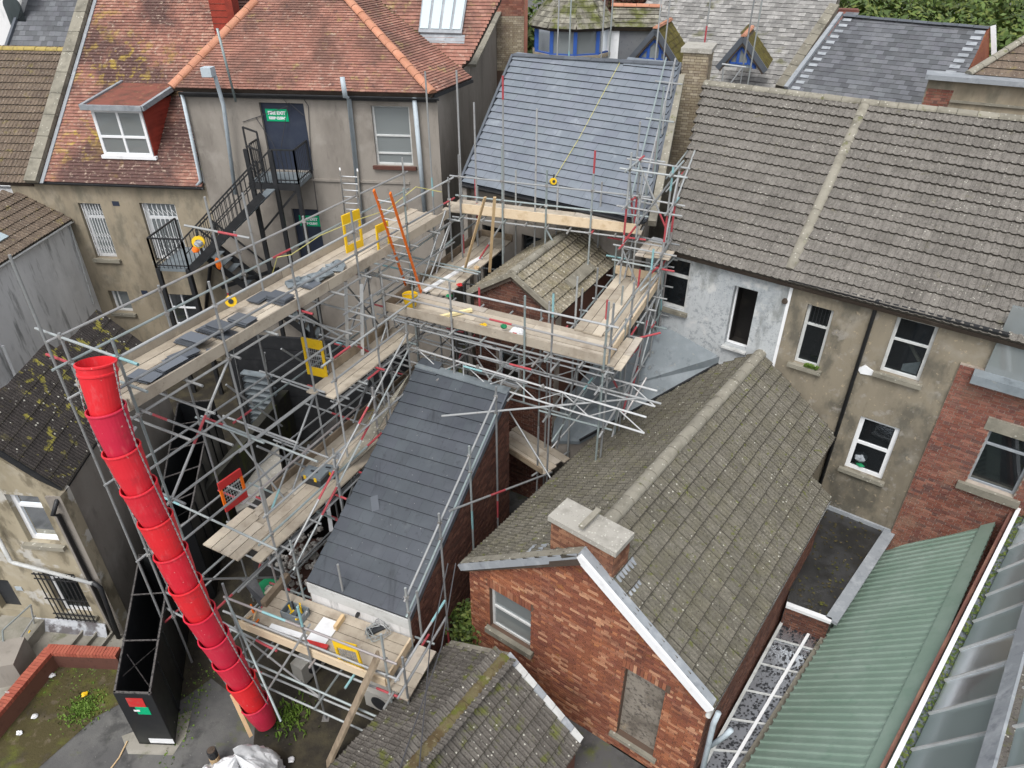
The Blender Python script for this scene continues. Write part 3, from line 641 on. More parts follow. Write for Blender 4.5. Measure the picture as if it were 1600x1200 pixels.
window(GWf, a1, out, 'offwhite', hb=(.5,), vb=(), pane='glass_pale', rec=.1, fw=.06, sill_h=.14, sills_ext=.08)
inf = boxput(GWf.pt(a2[0], a2[2], -.25), GWf.U * (a2[1] - a2[0]), GWf.N * .13, V(0, 0, a2[3] - a2[2]), out, 'pebbledash', 'blocked_window')
inf['label'] = 'rough rendered infill of a bricked-up window'
boxput(GWf.pt(a2[0] - .13, a2[2] - .1, -.02), GWf.U * (a2[1] - a2[0] + .22), GWf.N * .1, V(0, 0, .097), out, 'stone', 'sill')
boxput(GWf.pt(a3[0] - .1, a3[3] + .003, -.02), GWf.U * (a3[1] - a3[0] + .2), GWf.N * .05, V(0, 0, .15), out, 'stone', 'lintel')
window(GWf, a3, out, 'offwhite', hb=(.5,), pane='glass', rec=.1, sill=None)
# side walls
Ltot = 6.6
RWs = Wall((R0 - dirv(GW.azr) * .05 + D * inset).xy, az_r)
sw = [(0, 0), (Ltot - inset, 0), (Ltot - inset, 2.93), (0, 2.93)]
# outward normal must face right: build with reversed direction
RWs = Wall((R0 - dirv(GW.azr) * .05 + D * Ltot).xy, az_r + 180)
RWs.N = V(-RWs.U.y, RWs.U.x, 0)
RWs.N = dirv(GW.azr)
wall('side_wall', RWs, sw, [], 'mortar', out, .3)
bricks(RWs, sw, [], 'brick_dark', out, 250, seed=8, depth=.01, name='side_brick')
LWs = Wall((L0 + dirv(GW.azr) * .12 + D * (inset + .3)).xy, az_r); LWs.N = -dirv(GW.azr)
wall('side_wall', LWs, [(0, 0), (7, 0), (7, 2.93), (0, 2.93)], [], 'brick_dark', out, .28)
# roofs
PR = Plane(R0, D, (M0.x, M0.y, zap)); PL = Plane(L0, D, (M0.x, M0.y, zap))
pr = [PR.uv(x, y) for x, y in ((1300, 784), (1267, 747), (1328, 632), (1195, 555))]
vt = PR.uvp((M0.x, M0.y, zap))[1]
poly = [(0, 0), (pr[0][0], 0), pr[1], pr[2], (pr[3][0], vt), (0, vt)]
roof(PR, poly, out, 'tile_moss', gauge=.335, tw=.30, kind='rib', gap=.012, seed=21, lift=.055, name='right_roof_slope')
pl_ = [PL.uv(x, y) for x, y in ((1192, 556), (1080, 549), (885, 703))]
uw = PR.uv(1195, 555)[0]
poly = [(0, 0), (0, vt), (uw, vt), (uw + .3, vt * .55), (uw + .3, 0)]
roof(PL, poly, out, 'tile_moss', gauge=.335, tw=.30, kind='rib', gap=.012, seed=22, lift=.05, name='left_roof_slope')
ridge(PR.pt(.75, vt + .02, .0), PR.pt(uw + .05, vt + .02, .0), out, 'ridge', .15, .45)
# verges
u_ = GW.U
strip(R0 + V(0, 0, .04) - D * .03, V(M0.x, M0.y, zap + .04) - D * .03, out, .05, .17, 'white', 'bargeboard', up=V(0, 0, 1))
strip(R0 + V(0, 0, .09) + D * .08, V(M0.x, M0.y, zap + .09) + D * .08, out, .2, .05, 'lead', 'verge_flashing')
strip(L0 + V(0, 0, .09) + D * .08, V(M0.x, M0.y, zap + .09) + D * .08, out, .16, .04, 'ridge', 'verge_flashing')
strip(L0 + V(0, 0, .0) - D * .03, V(M0.x, M0.y, zap) - D * .03, out, .05, .14, 'lead', 'bargeboard')
# lead patch by the chimney
for k in range(3):
    for j in range(2 + (k < 2)):
        boxput(PR.pt(.22 + j * .2, vt - .55 - k * .38, .052 - k * .004), PR.U * .19, PR.W * .37, PR.N * .008, out, 'lead', 'lead_flashing')
for k in range(4):
    boxput(PL.pt(.18 , vt - .3 - k * .4, .05), PL.U * .3, PL.W * .39, PL.N * .008, out, 'lead', 'lead_flashing')
gutter(PR.pt(-.1, -.03, -.03), PR.pt(pr[0][0], -.03, -.03), out, 'offwhite', .05)
pg = PR.pt(.1, -.08, -.05); d2 = dirv(GW.azr)
pipe([pg + d2 * .08, pg + d2 * .05 + V(0, 0, -.35), V(pg.x, pg.y, 0) + d2 * .12 - D * .1], out, .05, 'pale_pipe')
pipe([pg + d2 * .35 + V(0, 0, -.25), pg + d2 * .28 + V(0, 0, -.5), pg + d2 * .1 + V(0, 0, -1.0)], out, .045, 'pale_pipe')
# chimney of the outrigger
def chimney(name, label, c, ux, uy, w, d, z0, z1, mat, capm='concrete', caph=.12, ov=.06, group=None, mortar='mortar', nb=150, seed=1, parent=None, pots=0):
    """c = centre, ux / uy unit horizontals; a stack that belongs to its house is a part of it"""
    c = Vector((c[0], c[1], 0)); t = parent
    m = MB(); O = c - ux * w / 2 - uy * d / 2 + V(0, 0, z0); m.box(O, ux * w, uy * d, V(0, 0, z1 - z0)); st = m.build('chimney', mortar, t)
    for (A_, U_, N_, ww, dd) in ((c - ux * w / 2 - uy * d / 2, ux, -uy, w, d), (c + ux * w / 2 - uy * d / 2, uy, ux, d, w)):
        az = math.degrees(math.atan2(U_.x, U_.y)); Wl = Wall(A_, az); Wl.N = N_
        bricks(Wl, [(0, z0), (ww, z0), (ww, z1), (0, z1)], [], mat, st, nb, seed=seed, name='brick')
    m = MB(); m.box(c - ux * (w / 2 + ov) - uy * (d / 2 + ov) + V(0, 0, z1), ux * (w + 2 * ov), uy * (d + 2 * ov), V(0, 0, caph)); m.build('cap', capm, st)
    return st
cc = [at(x, y, 5.36) for x, y in ((855, 806), (968, 868), (992, 830), (882, 777))]
ccm = sum(cc, V(0, 0, 0)) / 4; ux = (cc[1] - cc[0]).normalized(); uy = (cc[3] - cc[0]).normalized(); uy = (uy - ux * uy.dot(ux)).normalized()
st = chimney('chimney', '', ccm, ux, uy, 1.30, .50, 3.8, 5.25, 'brick_brown', caph=.11, ov=.05, parent=out, seed=9)
strip(ccm + ux * -.02 - uy * .28 + V(0, 0, .13 - .0), ccm + ux * -.02 + uy * .28 + V(0, 0, .13), out, .1, .05, 'ridge', 'cap_joint')

# ================================================================== flat felt roof, brick step and clear sheet roof
fz = 1.2
fr = thing('flat_roof_annex', 'low annex with wet black felt flat roof between mossy roof and green roof', 'building', at(1310, 880, 0))
fp = [at(x, y, fz) for x, y in ((1230, 948), (1298, 972), (1392, 832), (1330, 795))]; fp.append(TW.pt(TW.u(1290, 780) - .4, fz)); 
fp = [at(1228, 946, fz), at(1298, 972, fz), at(1390, 832, fz), TW.pt(TW.u(1300, 790) - .5, fz, .0)]
m = MB(); m.prism(fp, V(0, 0, -fz)); m.build('flat_roof', 'felt_black', fr)
strip(fp[0] + V(0, 0, .03), fp[1] + V(0, 0, .03), fr, .12, .08, 'white', 'edge_trim')
strip(fp[1] + V(0, 0, .03), fp[2] + V(0, 0, .03), fr, .26, .08, 'lead', 'lead_edge')
strip(fp[2] + V(0, 0, .05), fp[3] + V(0, 0, .05), fr, .12, .12, 'lead', 'lead_upstand')
sb = fp[1] - fp[0]; Wb = Wall(fp[0] , math.degrees(math.atan2(sb.x, sb.y)))
bricks(Wb, [(0, .1), (sb.length, .1), (sb.length, fz - .05), (0, fz - .05)], [], 'brick_dark', fr, 120, seed=4)
# loose moss and leaf litter on felt and clear roofs
def litter(name, pts_fn, n, mat, size, seed=1, parent=None):
    rr = random.Random(seed); m = MB()
    for _ in range(n):
        p, U_, V_ = pts_fn(rr); s = size * rr.uniform(.4, 1.3); a = rr.uniform(0, 6.28); k = rr.randint(4, 6); N_ = U_.cross(V_).normalized()
        if N_.z < 0: N_ = -N_
        m.quad(*[p + U_ * math.cos(a + t * 6.283 / k) * s * rr.uniform(.6, 1.2) + V_ * math.sin(a + t * 6.283 / k) * s * rr.uniform(.5, 1.1) + N_ * (.012 + rr.uniform(0, .01)) for t in range(k)])
    o = m.build(name, mat, parent); o['kind'] = 'stuff'; return o
def quadpt(c):
    def f(rr):
        s, t = rr.random(), rr.random(); p = (c[0] * (1 - s) + c[1] * s) * (1 - t) + (c[3] * (1 - s) + c[2] * s) * t
        return p, (c[1] - c[0]).normalized(), (c[3] - c[0]).normalized()
    return f
litter('moss_litter', quadpt(fp), 260, 'mossbed', .035, 3, fr)
cz = .55
cs = thing('clear_roof', 'low clear plastic sheet roof with white bars and black droppings beside mossy house', 'roof', at(1200, 1080, 0))
cp = [at(x, y, cz) for x, y in ((1228, 962), (1300, 985), (1150, 1225), (1085, 1225))]
m = MB(); m.quad(*cp); m.build('sheet', 'poly', cs)
m = MB(); m.quad(*[p + V(0, 0, -.25) for p in cp]); m.build('ceiling_below', 'lead', cs)
for k in range(7):
    t = k / 6; strip(cp[0].lerp(cp[3], t) + V(0, 0, .03), cp[1].lerp(cp[2], t) + V(0, 0, .03), cs, .035, .03, 'offwhite', 'glazing_bar')
strip(cp[0] + V(0, 0, .05), cp[3] + V(0, 0, .05), cs, .06, .06, 'offwhite', 'glazing_bar')
strip(cp[0].lerp(cp[1], .62) + V(0, 0, .04), cp[3].lerp(cp[2], .62) + V(0, 0, .04), cs, .06, .05, 'white', 'glazing_bar')
strip(cp[1] + V(0, 0, .04), cp[2] + V(0, 0, .04), cs, .22, .12, 'stone', 'edge_kerb')
litter('droppings', quadpt(cp), 900, 'blackp', .028, 5, cs)

# ================================================================== GREEN ROOF
gl0 = at(1310, 1000, 1.0); gd = dirv(44); gr0 = onv(1480, 985, gl0, 134)
PG = Plane(gl0, gd, gr0)
gpoly = [PG.uv(x, y) for x, y in ((1392, 834), (1558, 814), (1380, 1222), (1330, 1330), (1100, 1330), (1150, 1222))]
gr = thing('green_metal_roof', 'pale green corrugated metal roof sloping down towards the mossy house', 'roof', V(gl0.x, gl0.y, 0))
us = sorted(p[0] for p in gpoly); pitch = .2; m = MB()
def clipspan(u):
    sp = spans([(b, a) for a, b in gpoly], u)
    return sp[0] if sp else None
u = us[0] + .02; prev = None; steps = [(0, 0), (.13, 0), (.145, .035), (.185, .035)]
cols = []
while u < us[-1] - .02:
    for du, h in steps:
        sp = clipspan(u + du)
        if sp: cols.append((u + du, h, sp))
    u += pitch
for a, b in zip(cols, cols[1:]):
    m.quad(PG.pt(a[0], a[2][0], a[1]), PG.pt(b[0], b[2][0], b[1]), PG.pt(b[0], b[2][1], b[1]), PG.pt(a[0], a[2][1], a[1]))
m.build('corrugated_sheet', 'green', gr, recalc=False)
m = MB(); m.prism([PG.pt(a, b, -.03) for a, b in gpoly], V(0, 0, -.9)); m.build('walls_below', 'brick_dark', gr)
ga, gb = PG.uv(1392, 834), PG.uv(1558, 814)
strip(PG.pt(ga[0], ga[1], .06), PG.pt(gb[0], gb[1], .06), gr, .16, .06, 'lead_dark', 'abutment_flashing')
gc, gdn = PG.uv(1546, 845), PG.uv(1340, 1260)
m = MB(); m.prism([PG.pt(*PG.uv(x, y), .045) for x, y in ((1558, 816), (1535, 822), (1345, 1222), (1385, 1222))], PG.N * .006); m.build('green_flashing', 'green', gr)
litter('leaf_litter', lambda rr: (PG.pt(PG.uv(1385, 845)[0] - rr.random() * 5.5, PG.uv(1385, 845)[1] + rr.random() * .2, .0), PG.U, PG.W), 160, 'ridge_moss', .03, 8, gr)

# ================================================================== GLASS ROOF
gh = thing('glass_roof', 'wired glass lean-to roof with aluminium glazing bars and white gutter at right edge', 'glass roof', V(10, 8, 0))
g0 = PG.z(1388, 1205) + V(0, 0, .10); z_g = g0.z; g1 = at(1603, 772, z_g)
gdir = (g1 - g0).normalized(); g0 = g0 - gdir * 1.2; g1 = g1 + gdir * 1.5
strip(g0 + V(0, 0, .06), g1 + V(0, 0, .06), gh, .075, .16, 'white', 'gutter_board'); 
gp_ = V(gdir.y, -gdir.x, 0)
strip(g0 - gp_ * .09 - V(0, 0, .12), g1 - gp_ * .09 - V(0, 0, .12), gh, .06, .2, 'brick_red', 'red_fascia')
strip(g0 + gp_ * .1 - V(0, 0, .08), g1 + gp_ * .1 - V(0, 0, .08), gh, .16, .03, 'lead_dark', 'gutter_bed')
litter('gutter_moss', lambda rr: (g0.lerp(g1, rr.random()) + gp_ * rr.uniform(.04, .16) + V(0, 0, -.02), gdir, gp_), 700, 'leaf', .03, 4, gh)
gq = at(1510, 925, z_g - .02); gq1 = onv(1600, 888, gq, math.degrees(math.atan2(gp_.x, gp_.y))); gb0 = g0 + gdir * 4 + gp_ * .15 + V(0, 0, .02); gb1 = gb0 + (gq1 - gq)
PGl = Plane(gb0 - gdir * 6, gdir, gb1)
top = PGl.uv(1585, 1080)[1]
b0 = PGl.uv(1428, 1110)[0]; b1 = PGl.uv(1500, 943)[0]
v0g = .02; ul, ur = PGl.uvp(g0)[0], PGl.uvp(g1)[0]
ubars = [PGl.uv(x, y)[0] for x, y in ((1565, 838), (1545, 872), (1517, 929), (1507, 957), (1477, 1020), (1461, 1055), (1443, 1094), (1426, 1133), (1408, 1177))]
sp_ = (ubars[0] - ubars[-1]) / (len(ubars) - 1)
uu = ubars[-1] - sp_ * 3; vt_g = 2.6; pts = []
while uu < ur: pts.append(uu); uu += sp_
for a, b in zip(pts, pts[1:]):
    mm = MB(); mm.quad(PGl.pt(a, v0g), PGl.pt(b, v0g), PGl.pt(b, vt_g), PGl.pt(a, vt_g)); mm.build('pane', 'glass_roof', gh)
for a in pts: strip(PGl.pt(a, v0g, .02), PGl.pt(a, vt_g, .02), gh, .035, .04, 'alu', 'glazing_bar', up=PGl.N)
m = MB(); m.quad(PGl.pt(ul, 0, -.5), PGl.pt(ur, 0, -.5), PGl.pt(ur, vt_g, -.5), PGl.pt(ul, vt_g, -.5)); m.build('ceiling_below', 'lead_dark', gh)
strip(PGl.pt(ul, .35, -.3), PGl.pt(ur, .35, -.3), gh, .18, .2, 'stone', 'timber_beam_below')
m = MB(); m.prism([PGl.pt(ul, 0, -.52), PGl.pt(ur, 0, -.52), PGl.pt(ur, 0, -2.4), PGl.pt(ul, 0, -2.4)], gp_ * -.05); m.build('wall_below', 'dark', gh)
# zinc capping and tile beyond, bottom right corner
zc = [PGl.uv(x, y) for x, y in ((1600, 985), (1540, 1200))]
za = PGl.pt(zc[0][0], zc[0][1], .08); zb = PGl.pt(zc[1][0], zc[1][1], .08); dz = (zb - za)
m = MB(); wz = PGl.W * .28; m.prism([za - dz * .5, zb + dz * .4, zb + dz * .4 + wz, za - dz * .5 + wz], PGl.N * .05); m.build('zinc_capping', 'lead', gh)
m = MB(); m.prism([za - dz * .5 + wz, zb + dz * .4 + wz, zb + dz * .4 + wz + gp_ * 2.5 + V(0, 0, .2), za - dz * .5 + wz + gp_ * 2.5 + V(0, 0, .2)], V(0, 0, -.1)); m.build('tile_slope', 'tile_dark', gh)

# ================================================================== GREY FELT ROOF beside the mossy gable
fg = thing('felt_roofed_annex', 'rear annex with grey felt roof between scaffold and mossy gable roof', 'building', V(3, 15, 0))
A1 = TW.pt(TW.u(1040, 512), TW.uz(1040, 512)[1]); A2 = TW.pt(TW.u(1140, 546), TW.uz(1140, 546)[1]); A3 = at(880, 692, 3.5)
PF = Plane(A1, A2 - A1, A3 + (A1 - A3) * 2); nf = (A2 - A1).cross(A3 - A1).normalized()
if nf.z < 0: nf = -nf
fpx = [(1036, 508), (1110, 546), (1074, 560), (903, 694), (862, 688), (872, 640), (935, 560)]
xe = onp(1195, 555, PL.O, PL.N); ue = (V(xe.x, xe.y, 0) - TW.A).dot(TW.U) - 1.15
xc = TW.pt(ue, 3.0); w_ = xc - PL.O; xc.z = PL.O.z - (PL.N.x * w_.x + PL.N.y * w_.y) / PL.N.z + .07
dn = onp(905, 693, PL.O, PL.N) + V(0, 0, .07)
pf = [TW.pt(*TW.uz(1036, 508)), TW.pt(ue, TW.uz(1136, 547)[1] - .25), xc, dn, at(862, 688, dn.z + .05), at(868, 645, dn.z + .3), at(935, 560, 4.5)]
m = MB(); n_ = len(pf); cpt = sum(pf, V(0, 0, 0)) / n_
for k in range(n_): m.quad(pf[k], pf[(k + 1) % n_], cpt)
for k in range(n_): m.quad(pf[k], pf[(k + 1) % n_], pf[(k + 1) % n_] - V(0, 0, .1), pf[k] - V(0, 0, .1))
m.build('felt_roof', 'lead_dark', fg)
m = MB(); ins = [cpt.lerp(p, .95) - V(0, 0, .11) for p in pf]; bot = [V(p.x, p.y, 0) for p in ins]
for k in range(n_): m.quad(ins[k], ins[(k + 1) % n_], bot[(k + 1) % n_], bot[k])
m.build('walls', 'render_grey', fg)
strip(pf[2] + V(0, 0, .03), pf[3] + V(0, 0, .03), fg, .05, .05, 'blackmetal', 'edge_trim')

# ================================================================== SMALL OUTRIGGER inside the scaffold
r0 = at(872, 495, 6.2); az_s = 29.8; Ds = dirv(az_s); ps = dirv(az_s - 90)
hw = 1.27; m0 = r0 + ps * hw; m0 = V(m0.x, m0.y, 0); zr_ = 7.0; l0 = r0 + ps * 2 * hw
so = thing('small_outrigger', 'small dark brick rear wing with lichened tan tile gable roof, ringed by scaffold', 'house', m0)
SW = Wall((l0 + Ds * .12).xy, az_s + 90)
sg = [(.1, 0), (2 * hw - .1, 0), (2 * hw - .1, 6.15), (hw, zr_ - .1), (.1, 6.15)]
wh = (SW.u(778, 545), SW.u(812, 553), SW.uz(800, 606)[1], SW.uz(780, 545)[1])
wall('gable_wall', SW, sg, [wh], 'mortar_pale', so)
bricks(SW, sg, [(wh[0] - .06, wh[1] + .06, wh[2] - .12, wh[3] + .06)], 'brick_dark', so, 300, seed=31)
window(SW, wh, so, 'white', hb=(.5,), rec=.06, pane='glass')
PRs = Plane(r0, Ds, (m0.x, m0.y, zr_)); PLs = Plane(l0, Ds, (m0.x, m0.y, zr_)); vs = PRs.uvp((m0.x, m0.y, zr_))[1]
lr = 4.4
roof(PRs, [(0, 0), (3.6, 0), (3.6, vs), (0, vs)], so, 'tile_small', gauge=.30, tw=.3, kind='roll', lift=.05, seed=41, maxobj=200, name='right_roof_slope')
roof(PLs, [(0, 0), (0, vs), (3.6, vs), (3.6, 0)], so, 'tile_small', gauge=.30, tw=.3, kind='roll', seed=42, maxobj=100, name='left_roof_slope')
ridge(V(m0.x, m0.y, zr_ + .03), V(m0.x, m0.y, zr_ + .03) + Ds * 3.6, so, 'ridge', .12, .4)
strip(r0 + V(0, 0, .03) - Ds * .02, V(m0.x, m0.y, zr_ + .03) - Ds * .02, so, .06, .12, 'stone', 'bargeboard')
strip(l0 + V(0, 0, .03) - Ds * .02, V(m0.x, m0.y, zr_ + .03) - Ds * .02, so, .06, .12, 'stone', 'bargeboard')
m = MB(); m.box(r0 - ps * -.1 + Ds * .4 + V(0, 0, -6.2), Ds * 3.4, ps * .25, V(0, 0, 6.1)); m.build('side_wall', 'brick_dark', so)
m = MB(); m.box(l0 - ps * .35 + Ds * .4 + V(0, 0, -6.2), Ds * 3.4, ps * .25, V(0, 0, 6.1)); m.build('side_wall', 'brick_dark', so)
boxput(PRs.pt(1.15, .25, .06), PRs.U * 1.3, PRs.W * .3, PRs.N * .1, so, 'stone', 'roof_hatch')

# ================================================================== CATSLIDE SLATE OUTRIGGER
s0, s1 = at(480, 908, 2.6), at(640, 967, 2.6); s2, s3 = at(652, 570, 5.), at(795, 612, 5.)
dsl = (s1 - s0).normalized()
PS = Plane(s0, dsl, s2)
sp0 = [PS.uv(x, y) for x, y in ((480, 908), (640, 967), (795, 612), (652, 570))]
sl_ = thing('slate_outrigger', 'low outrigger with long dark slate lean-to roof running down the middle of the scaffold', 'house', V(s0.x, s0.y, 0))
roof(PS, sp0, sl_, 'slate_dark', gauge=.30, tw=.30, kind='flat', th=.01, lift=.034, stagger=True, seed=51, lap=.1, jit=.001, gap=.002, tname='slate', slab='slate_ridge')
fe = dsl
fw_ = Wall((s0 + V(0, 0, 0)).xy, math.degrees(math.atan2(dsl.x, dsl.y)))
fl = (s1 - s0).length
fb = (PS.pt(*sp0[1]) - PS.pt(*sp0[0])).length
boxput(PS.pt(*sp0[0]) - fw_.N * -.005 + V(0, 0, -.3), fw_.U * fb, fw_.N * .03, V(0, 0, .28), sl_, 'offwhite', 'fascia')
wall('front_wall', fw_, [(0.02, 0), (fb - .02, 0), (fb - .02, 2.35), (.02, 2.35)], [], 'render_pale', sl_)
# right-hand brick wall under the verge
aR = PS.pt(*sp0[1]); bR = PS.pt(*sp0[2]); dv = (bR - aR); azv = math.degrees(math.atan2(dv.x, dv.y)); lv = dv.xy.length
WR = Wall(aR.xy, azv); WR.N = V(WR.U.y, -WR.U.x, 0)
rp = [(0, 0), (lv, 0), (lv, bR.z - .12), (0, aR.z - .12)]
wall('side_wall', WR, rp, [], 'mortar_dark', sl_)
bricks(WR, rp, [], 'brick_dark', sl_, 300, seed=52)
strip(aR + V(0, 0, -.02), bR + V(0, 0, -.02), sl_, .04, .14, 'slate_ridge', 'verge')
aL = PS.pt(*sp0[0]); bL = PS.pt(*sp0[3]); dl = bL - aL
WLl = Wall(aL.xy, math.degrees(math.atan2(dl.x, dl.y))); WLl.N = V(-WLl.U.y, WLl.U.x, 0)
wall('side_wall', WLl, [(0, 0), (dl.xy.length, 0), (dl.xy.length, bL.z - .1), (0, aL.z - .1)], [], 'render_grey', sl_)
strip(bL + V(0, 0, .02), bR + V(0, 0, .02), sl_, .25, .04, 'lead_dark', 'top_flashing')
sl1 = MB(); p_ = PS.uv(592, 797); sl1.box(PS.pt(p_[0] - .1, p_[1] - .1, .05), PS.U * .14 + PS.W * .1, PS.W * .3 - PS.U * .2, PS.N * .008)
tag(sl1.build('loose_slate', 'slate_loose'), 'single loose slate lying askew on the long dark slate roof', 'slate')
# ground level debris around
# ================================================================== BOTTOM BUILDING
b1, b2, b3 = at(790, 1030, 2.6), at(700, 1010, 1.6), at(905, 1165, 1.4)
azb = 36.5; Db = dirv(azb)
bb = thing('low_tiled_building', 'low building with mossy ridge and dark tiles, in front of the brick gable', 'building', V(b1.x, b1.y, 0))
PBl = Plane(b2, Db, b1); PBr = Plane(b3, Db, b1)
def pline(Pl, pxs): return [Pl.uv(x, y) for x, y in pxs]
lb = -5.5
vl = PBl.uvp(b1)[1]; ul = PBl.uvp(b1)[0]
roof(PBl, [(0, 0), (ul, vl), (ul + lb, vl), (lb, 0)], bb, 'tile_dark', gauge=.30, tw=.30, kind='rib', lift=.045, seed=61, maxobj=300, name='left_roof_slope')
vr = PBr.uvp(b1)[1]; ur_ = PBr.uvp(b1)[0]
roof(PBr, [(0, 0), (ur_, vr), (ur_ + lb, vr), (lb, 0)], bb, 'tile_dark', gauge=.33, tw=.30, kind='rib', lift=.05, seed=62, maxobj=300, name='right_roof_slope')
ridge(b1 + V(0, 0, .03), b1 + Db * lb + V(0, 0, .03), bb, 'ridge_moss', .15, .4)
n = 8
for k in range(n):
    a = b1.lerp(b3, k / n) + V(0, 0, .07) + Db * .06; b = b1.lerp(b3, (k + .96) / n) + V(0, 0, .07) + Db * .06
    strip(a, b, bb, .13, .07, 'offwhite' if k % 3 else 'lead', 'verge_trim')
strip(b1 + V(0, 0, .05) + Db * .04, b2 + V(0, 0, .05) + Db * .04, bb, .16, .04, 'ridge', 'verge_trim')
bwl = Wall((b2 - Db * .1 + (b3 - b2).xy.to_3d().normalized() * .12).xy, math.degrees(math.atan2((b3 - b2).x, (b3 - b2).y)))
m = MB(); m.prism([b2.xy.to_3d() - Db * .12, b3.xy.to_3d() - Db * .12, V(b3.x, b3.y, 1.3) - Db * .12, V(b1.x, b1.y, 2.5) - Db * .12, V(b2.x, b2.y, 1.5) - Db * .12], Db * -5.2); m.build('walls', 'brick_dark', bb)

# ================================================================== BIG SLATE HOUSE (rear centre)
e0, e1 = at(722, 285, 7.65), at(1003, 345, 7.65); rr0 = at(930, 92, 10.5)
dS = (e1 - e0).normalized(); PB = Plane(e0, dS, rr0)
bs = [PB.uv(x, y) for x, y in ((722, 285), (1003, 352), (1061, 103), (803, 88))]
hs_ = thing('slate_roofed_house', 'house with large newly laid blue grey slate roof behind the scaffold', 'house', V(e0.x, e0.y, 0))
bs[0] = (bs[0][0], 0); bs[1] = (bs[1][0], 0)
notch = [PB.uv(x, y) for x, y in ((1061, 125), (1030, 127), (1028, 148), (1055, 150))]
roof(PB, bs, hs_, 'slate_new', gauge=.275, tw=.40, kind='flat', th=.01, lift=.034, stagger=True, seed=71, lap=.1, jit=.002, gap=.004, tname='slate', slab='slate_ridge')
ridge(PB.pt(bs[3][0], bs[3][1] + .03, .0), PB.pt(bs[2][0], bs[2][1] + .03, .0), hs_, 'slate_ridge', .13, .45, flat=.6)
# verge coping between the slate roof and the terrace
strip(PB.pt(bs[1][0] + .05, 0, .04), PB.pt(bs[2][0] + .05, bs[2][1], .04), hs_, .06, .12, 'slate_ridge', 'verge')
strip(PB.pt(bs[1][0] + .22, 0, -.02), PB.pt(bs[2][0] + .22, bs[2][1] - .4, -.02), hs_, .2, .2, 'ridge', 'party_wall_top')
strip(PB.pt(bs[0][0] - .04, 0, .04), PB.pt(bs[3][0] - .04, bs[3][1], .04), hs_, .07, .1, 'slate_ridge', 'verge')
eW = Wall((e0 + dS.cross(V(0, 0, 1)) * -.25).xy, math.degrees(math.atan2(dS.x, dS.y)))
elen = (e1 - e0).length
hsw = [(.5, 1.2, 4.6, 6.4), (1.9, 2.7, 4.6, 6.4), (.5, 1.3, 1.2, 3.0)]
wall('rear_wall', eW, [(0, 0), (elen, 0), (elen, 7.5), (0, 7.5)], hsw, 'render_grey', hs_)
for h in hsw: window(eW, h, hs_, 'blackmetal', hb=(.5,), pane='glass')
gutter(e0 + V(0, 0, -.05) + eW.N * .05, e1 + V(0, 0, -.05) + eW.N * .05, hs_, 'blackmetal', .07)
m = MB(); m.quad(PB.pt(*bs[3]), PB.pt(*bs[2]), PB.pt(*bs[2]) - eW.N * 4 - V(0, 0, 2.8), PB.pt(*bs[3]) - eW.N * 4 - V(0, 0, 2.8)); m.build('rear_roof_slope', 'slate_ridge', hs_)
m = MB(); gl_ = [e0 - V(0, 0, .1), PB.pt(*bs[3], -.1), PB.pt(*bs[3]) - eW.N * 4 - V(0, 0, 2.9)]; m.prism([V(e0.x, e0.y, 0)] + gl_ + [V(gl_[2].x, gl_[2].y, 0)], dS * .15); m.build('gable_wall', 'render_grey', hs_)
# chimney at the ridge end
cA = [at(x, y, 11.05) for x, y in ((1062, 75), (1092, 80), (1128, 66), (1098, 60))]
cm = sum(cA, V(0, 0, 0)) / 4
ux = dirv(118); uy = dirv(28)
ctop = aty(1094, 70, 21.6).z
cS = aty(1092, 78, 22.4)
stc = chimney('chimney', '', V(cS.x, 22.4, 0), dirv(110), dirv(20), .72, 1.1, 7.5, cS.z, 'brick_buff', 'concrete', .12, .07, parent=hs_, mortar='mortar', seed=15, nb=90)

# ================================================================== LEFT REAR BUILDING (fire exits)
HA = aty(455, 265, 22.5); HW = Wall(HA.xy, 96)
hb_ = thing('rendered_building', 'large grey and tan rendered building with red tile roofs, fire exit doors and dormer', 'building', V(HA.x, HA.y, 0))
def hr(tl, tr, bl):
    u0, z1 = HW.uz(*tl); u1 = HW.u(*tr); z0 = HW.uz(*bl)[1]; return (u0, u1, z0, z1)
zE = HW.uz(675, 151)[1]; zEl = HW.uz(163, 285)[1]; zGl = HW.uz(60, 290)[1]
uc = HW.u(683, 156); ug = HW.u(287, 148); ub = HW.u(318, 400)
fd1 = hr((404, 160), (474, 164), (424, 266)); fd2 = hr((455, 326), (497, 328), (466, 415))
wn1 = hr((579, 165), (639, 166), (588, 258))
wl1 = hr((121, 317), (156, 318), (150, 403)); wl2 = hr((217, 317), (272, 318), (242, 407))
wl3 = hr((168, 454), (198, 455), (180, 488)); wl4 = hr((257, 459), (300, 460), (272, 510))
wall('grey_wall', HW, [(ug, 0), (uc, 0), (uc, zE), (ug, zE)], [fd1, fd2, wn1], 'render_grey', hb_)['label'] = 'grey rendered wall'
wall('tan_wall', HW, [(HW.u(20, 300), 0), (ug - .003, 0), (ug - .003, zEl), (HW.u(20, 300), zEl)], [wl1, wl2, wl3, (wl4[0], min(wl4[1], ug - .1), wl4[2], wl4[3])], 'render_tan', hb_)['label'] = 'tan rendered wall'
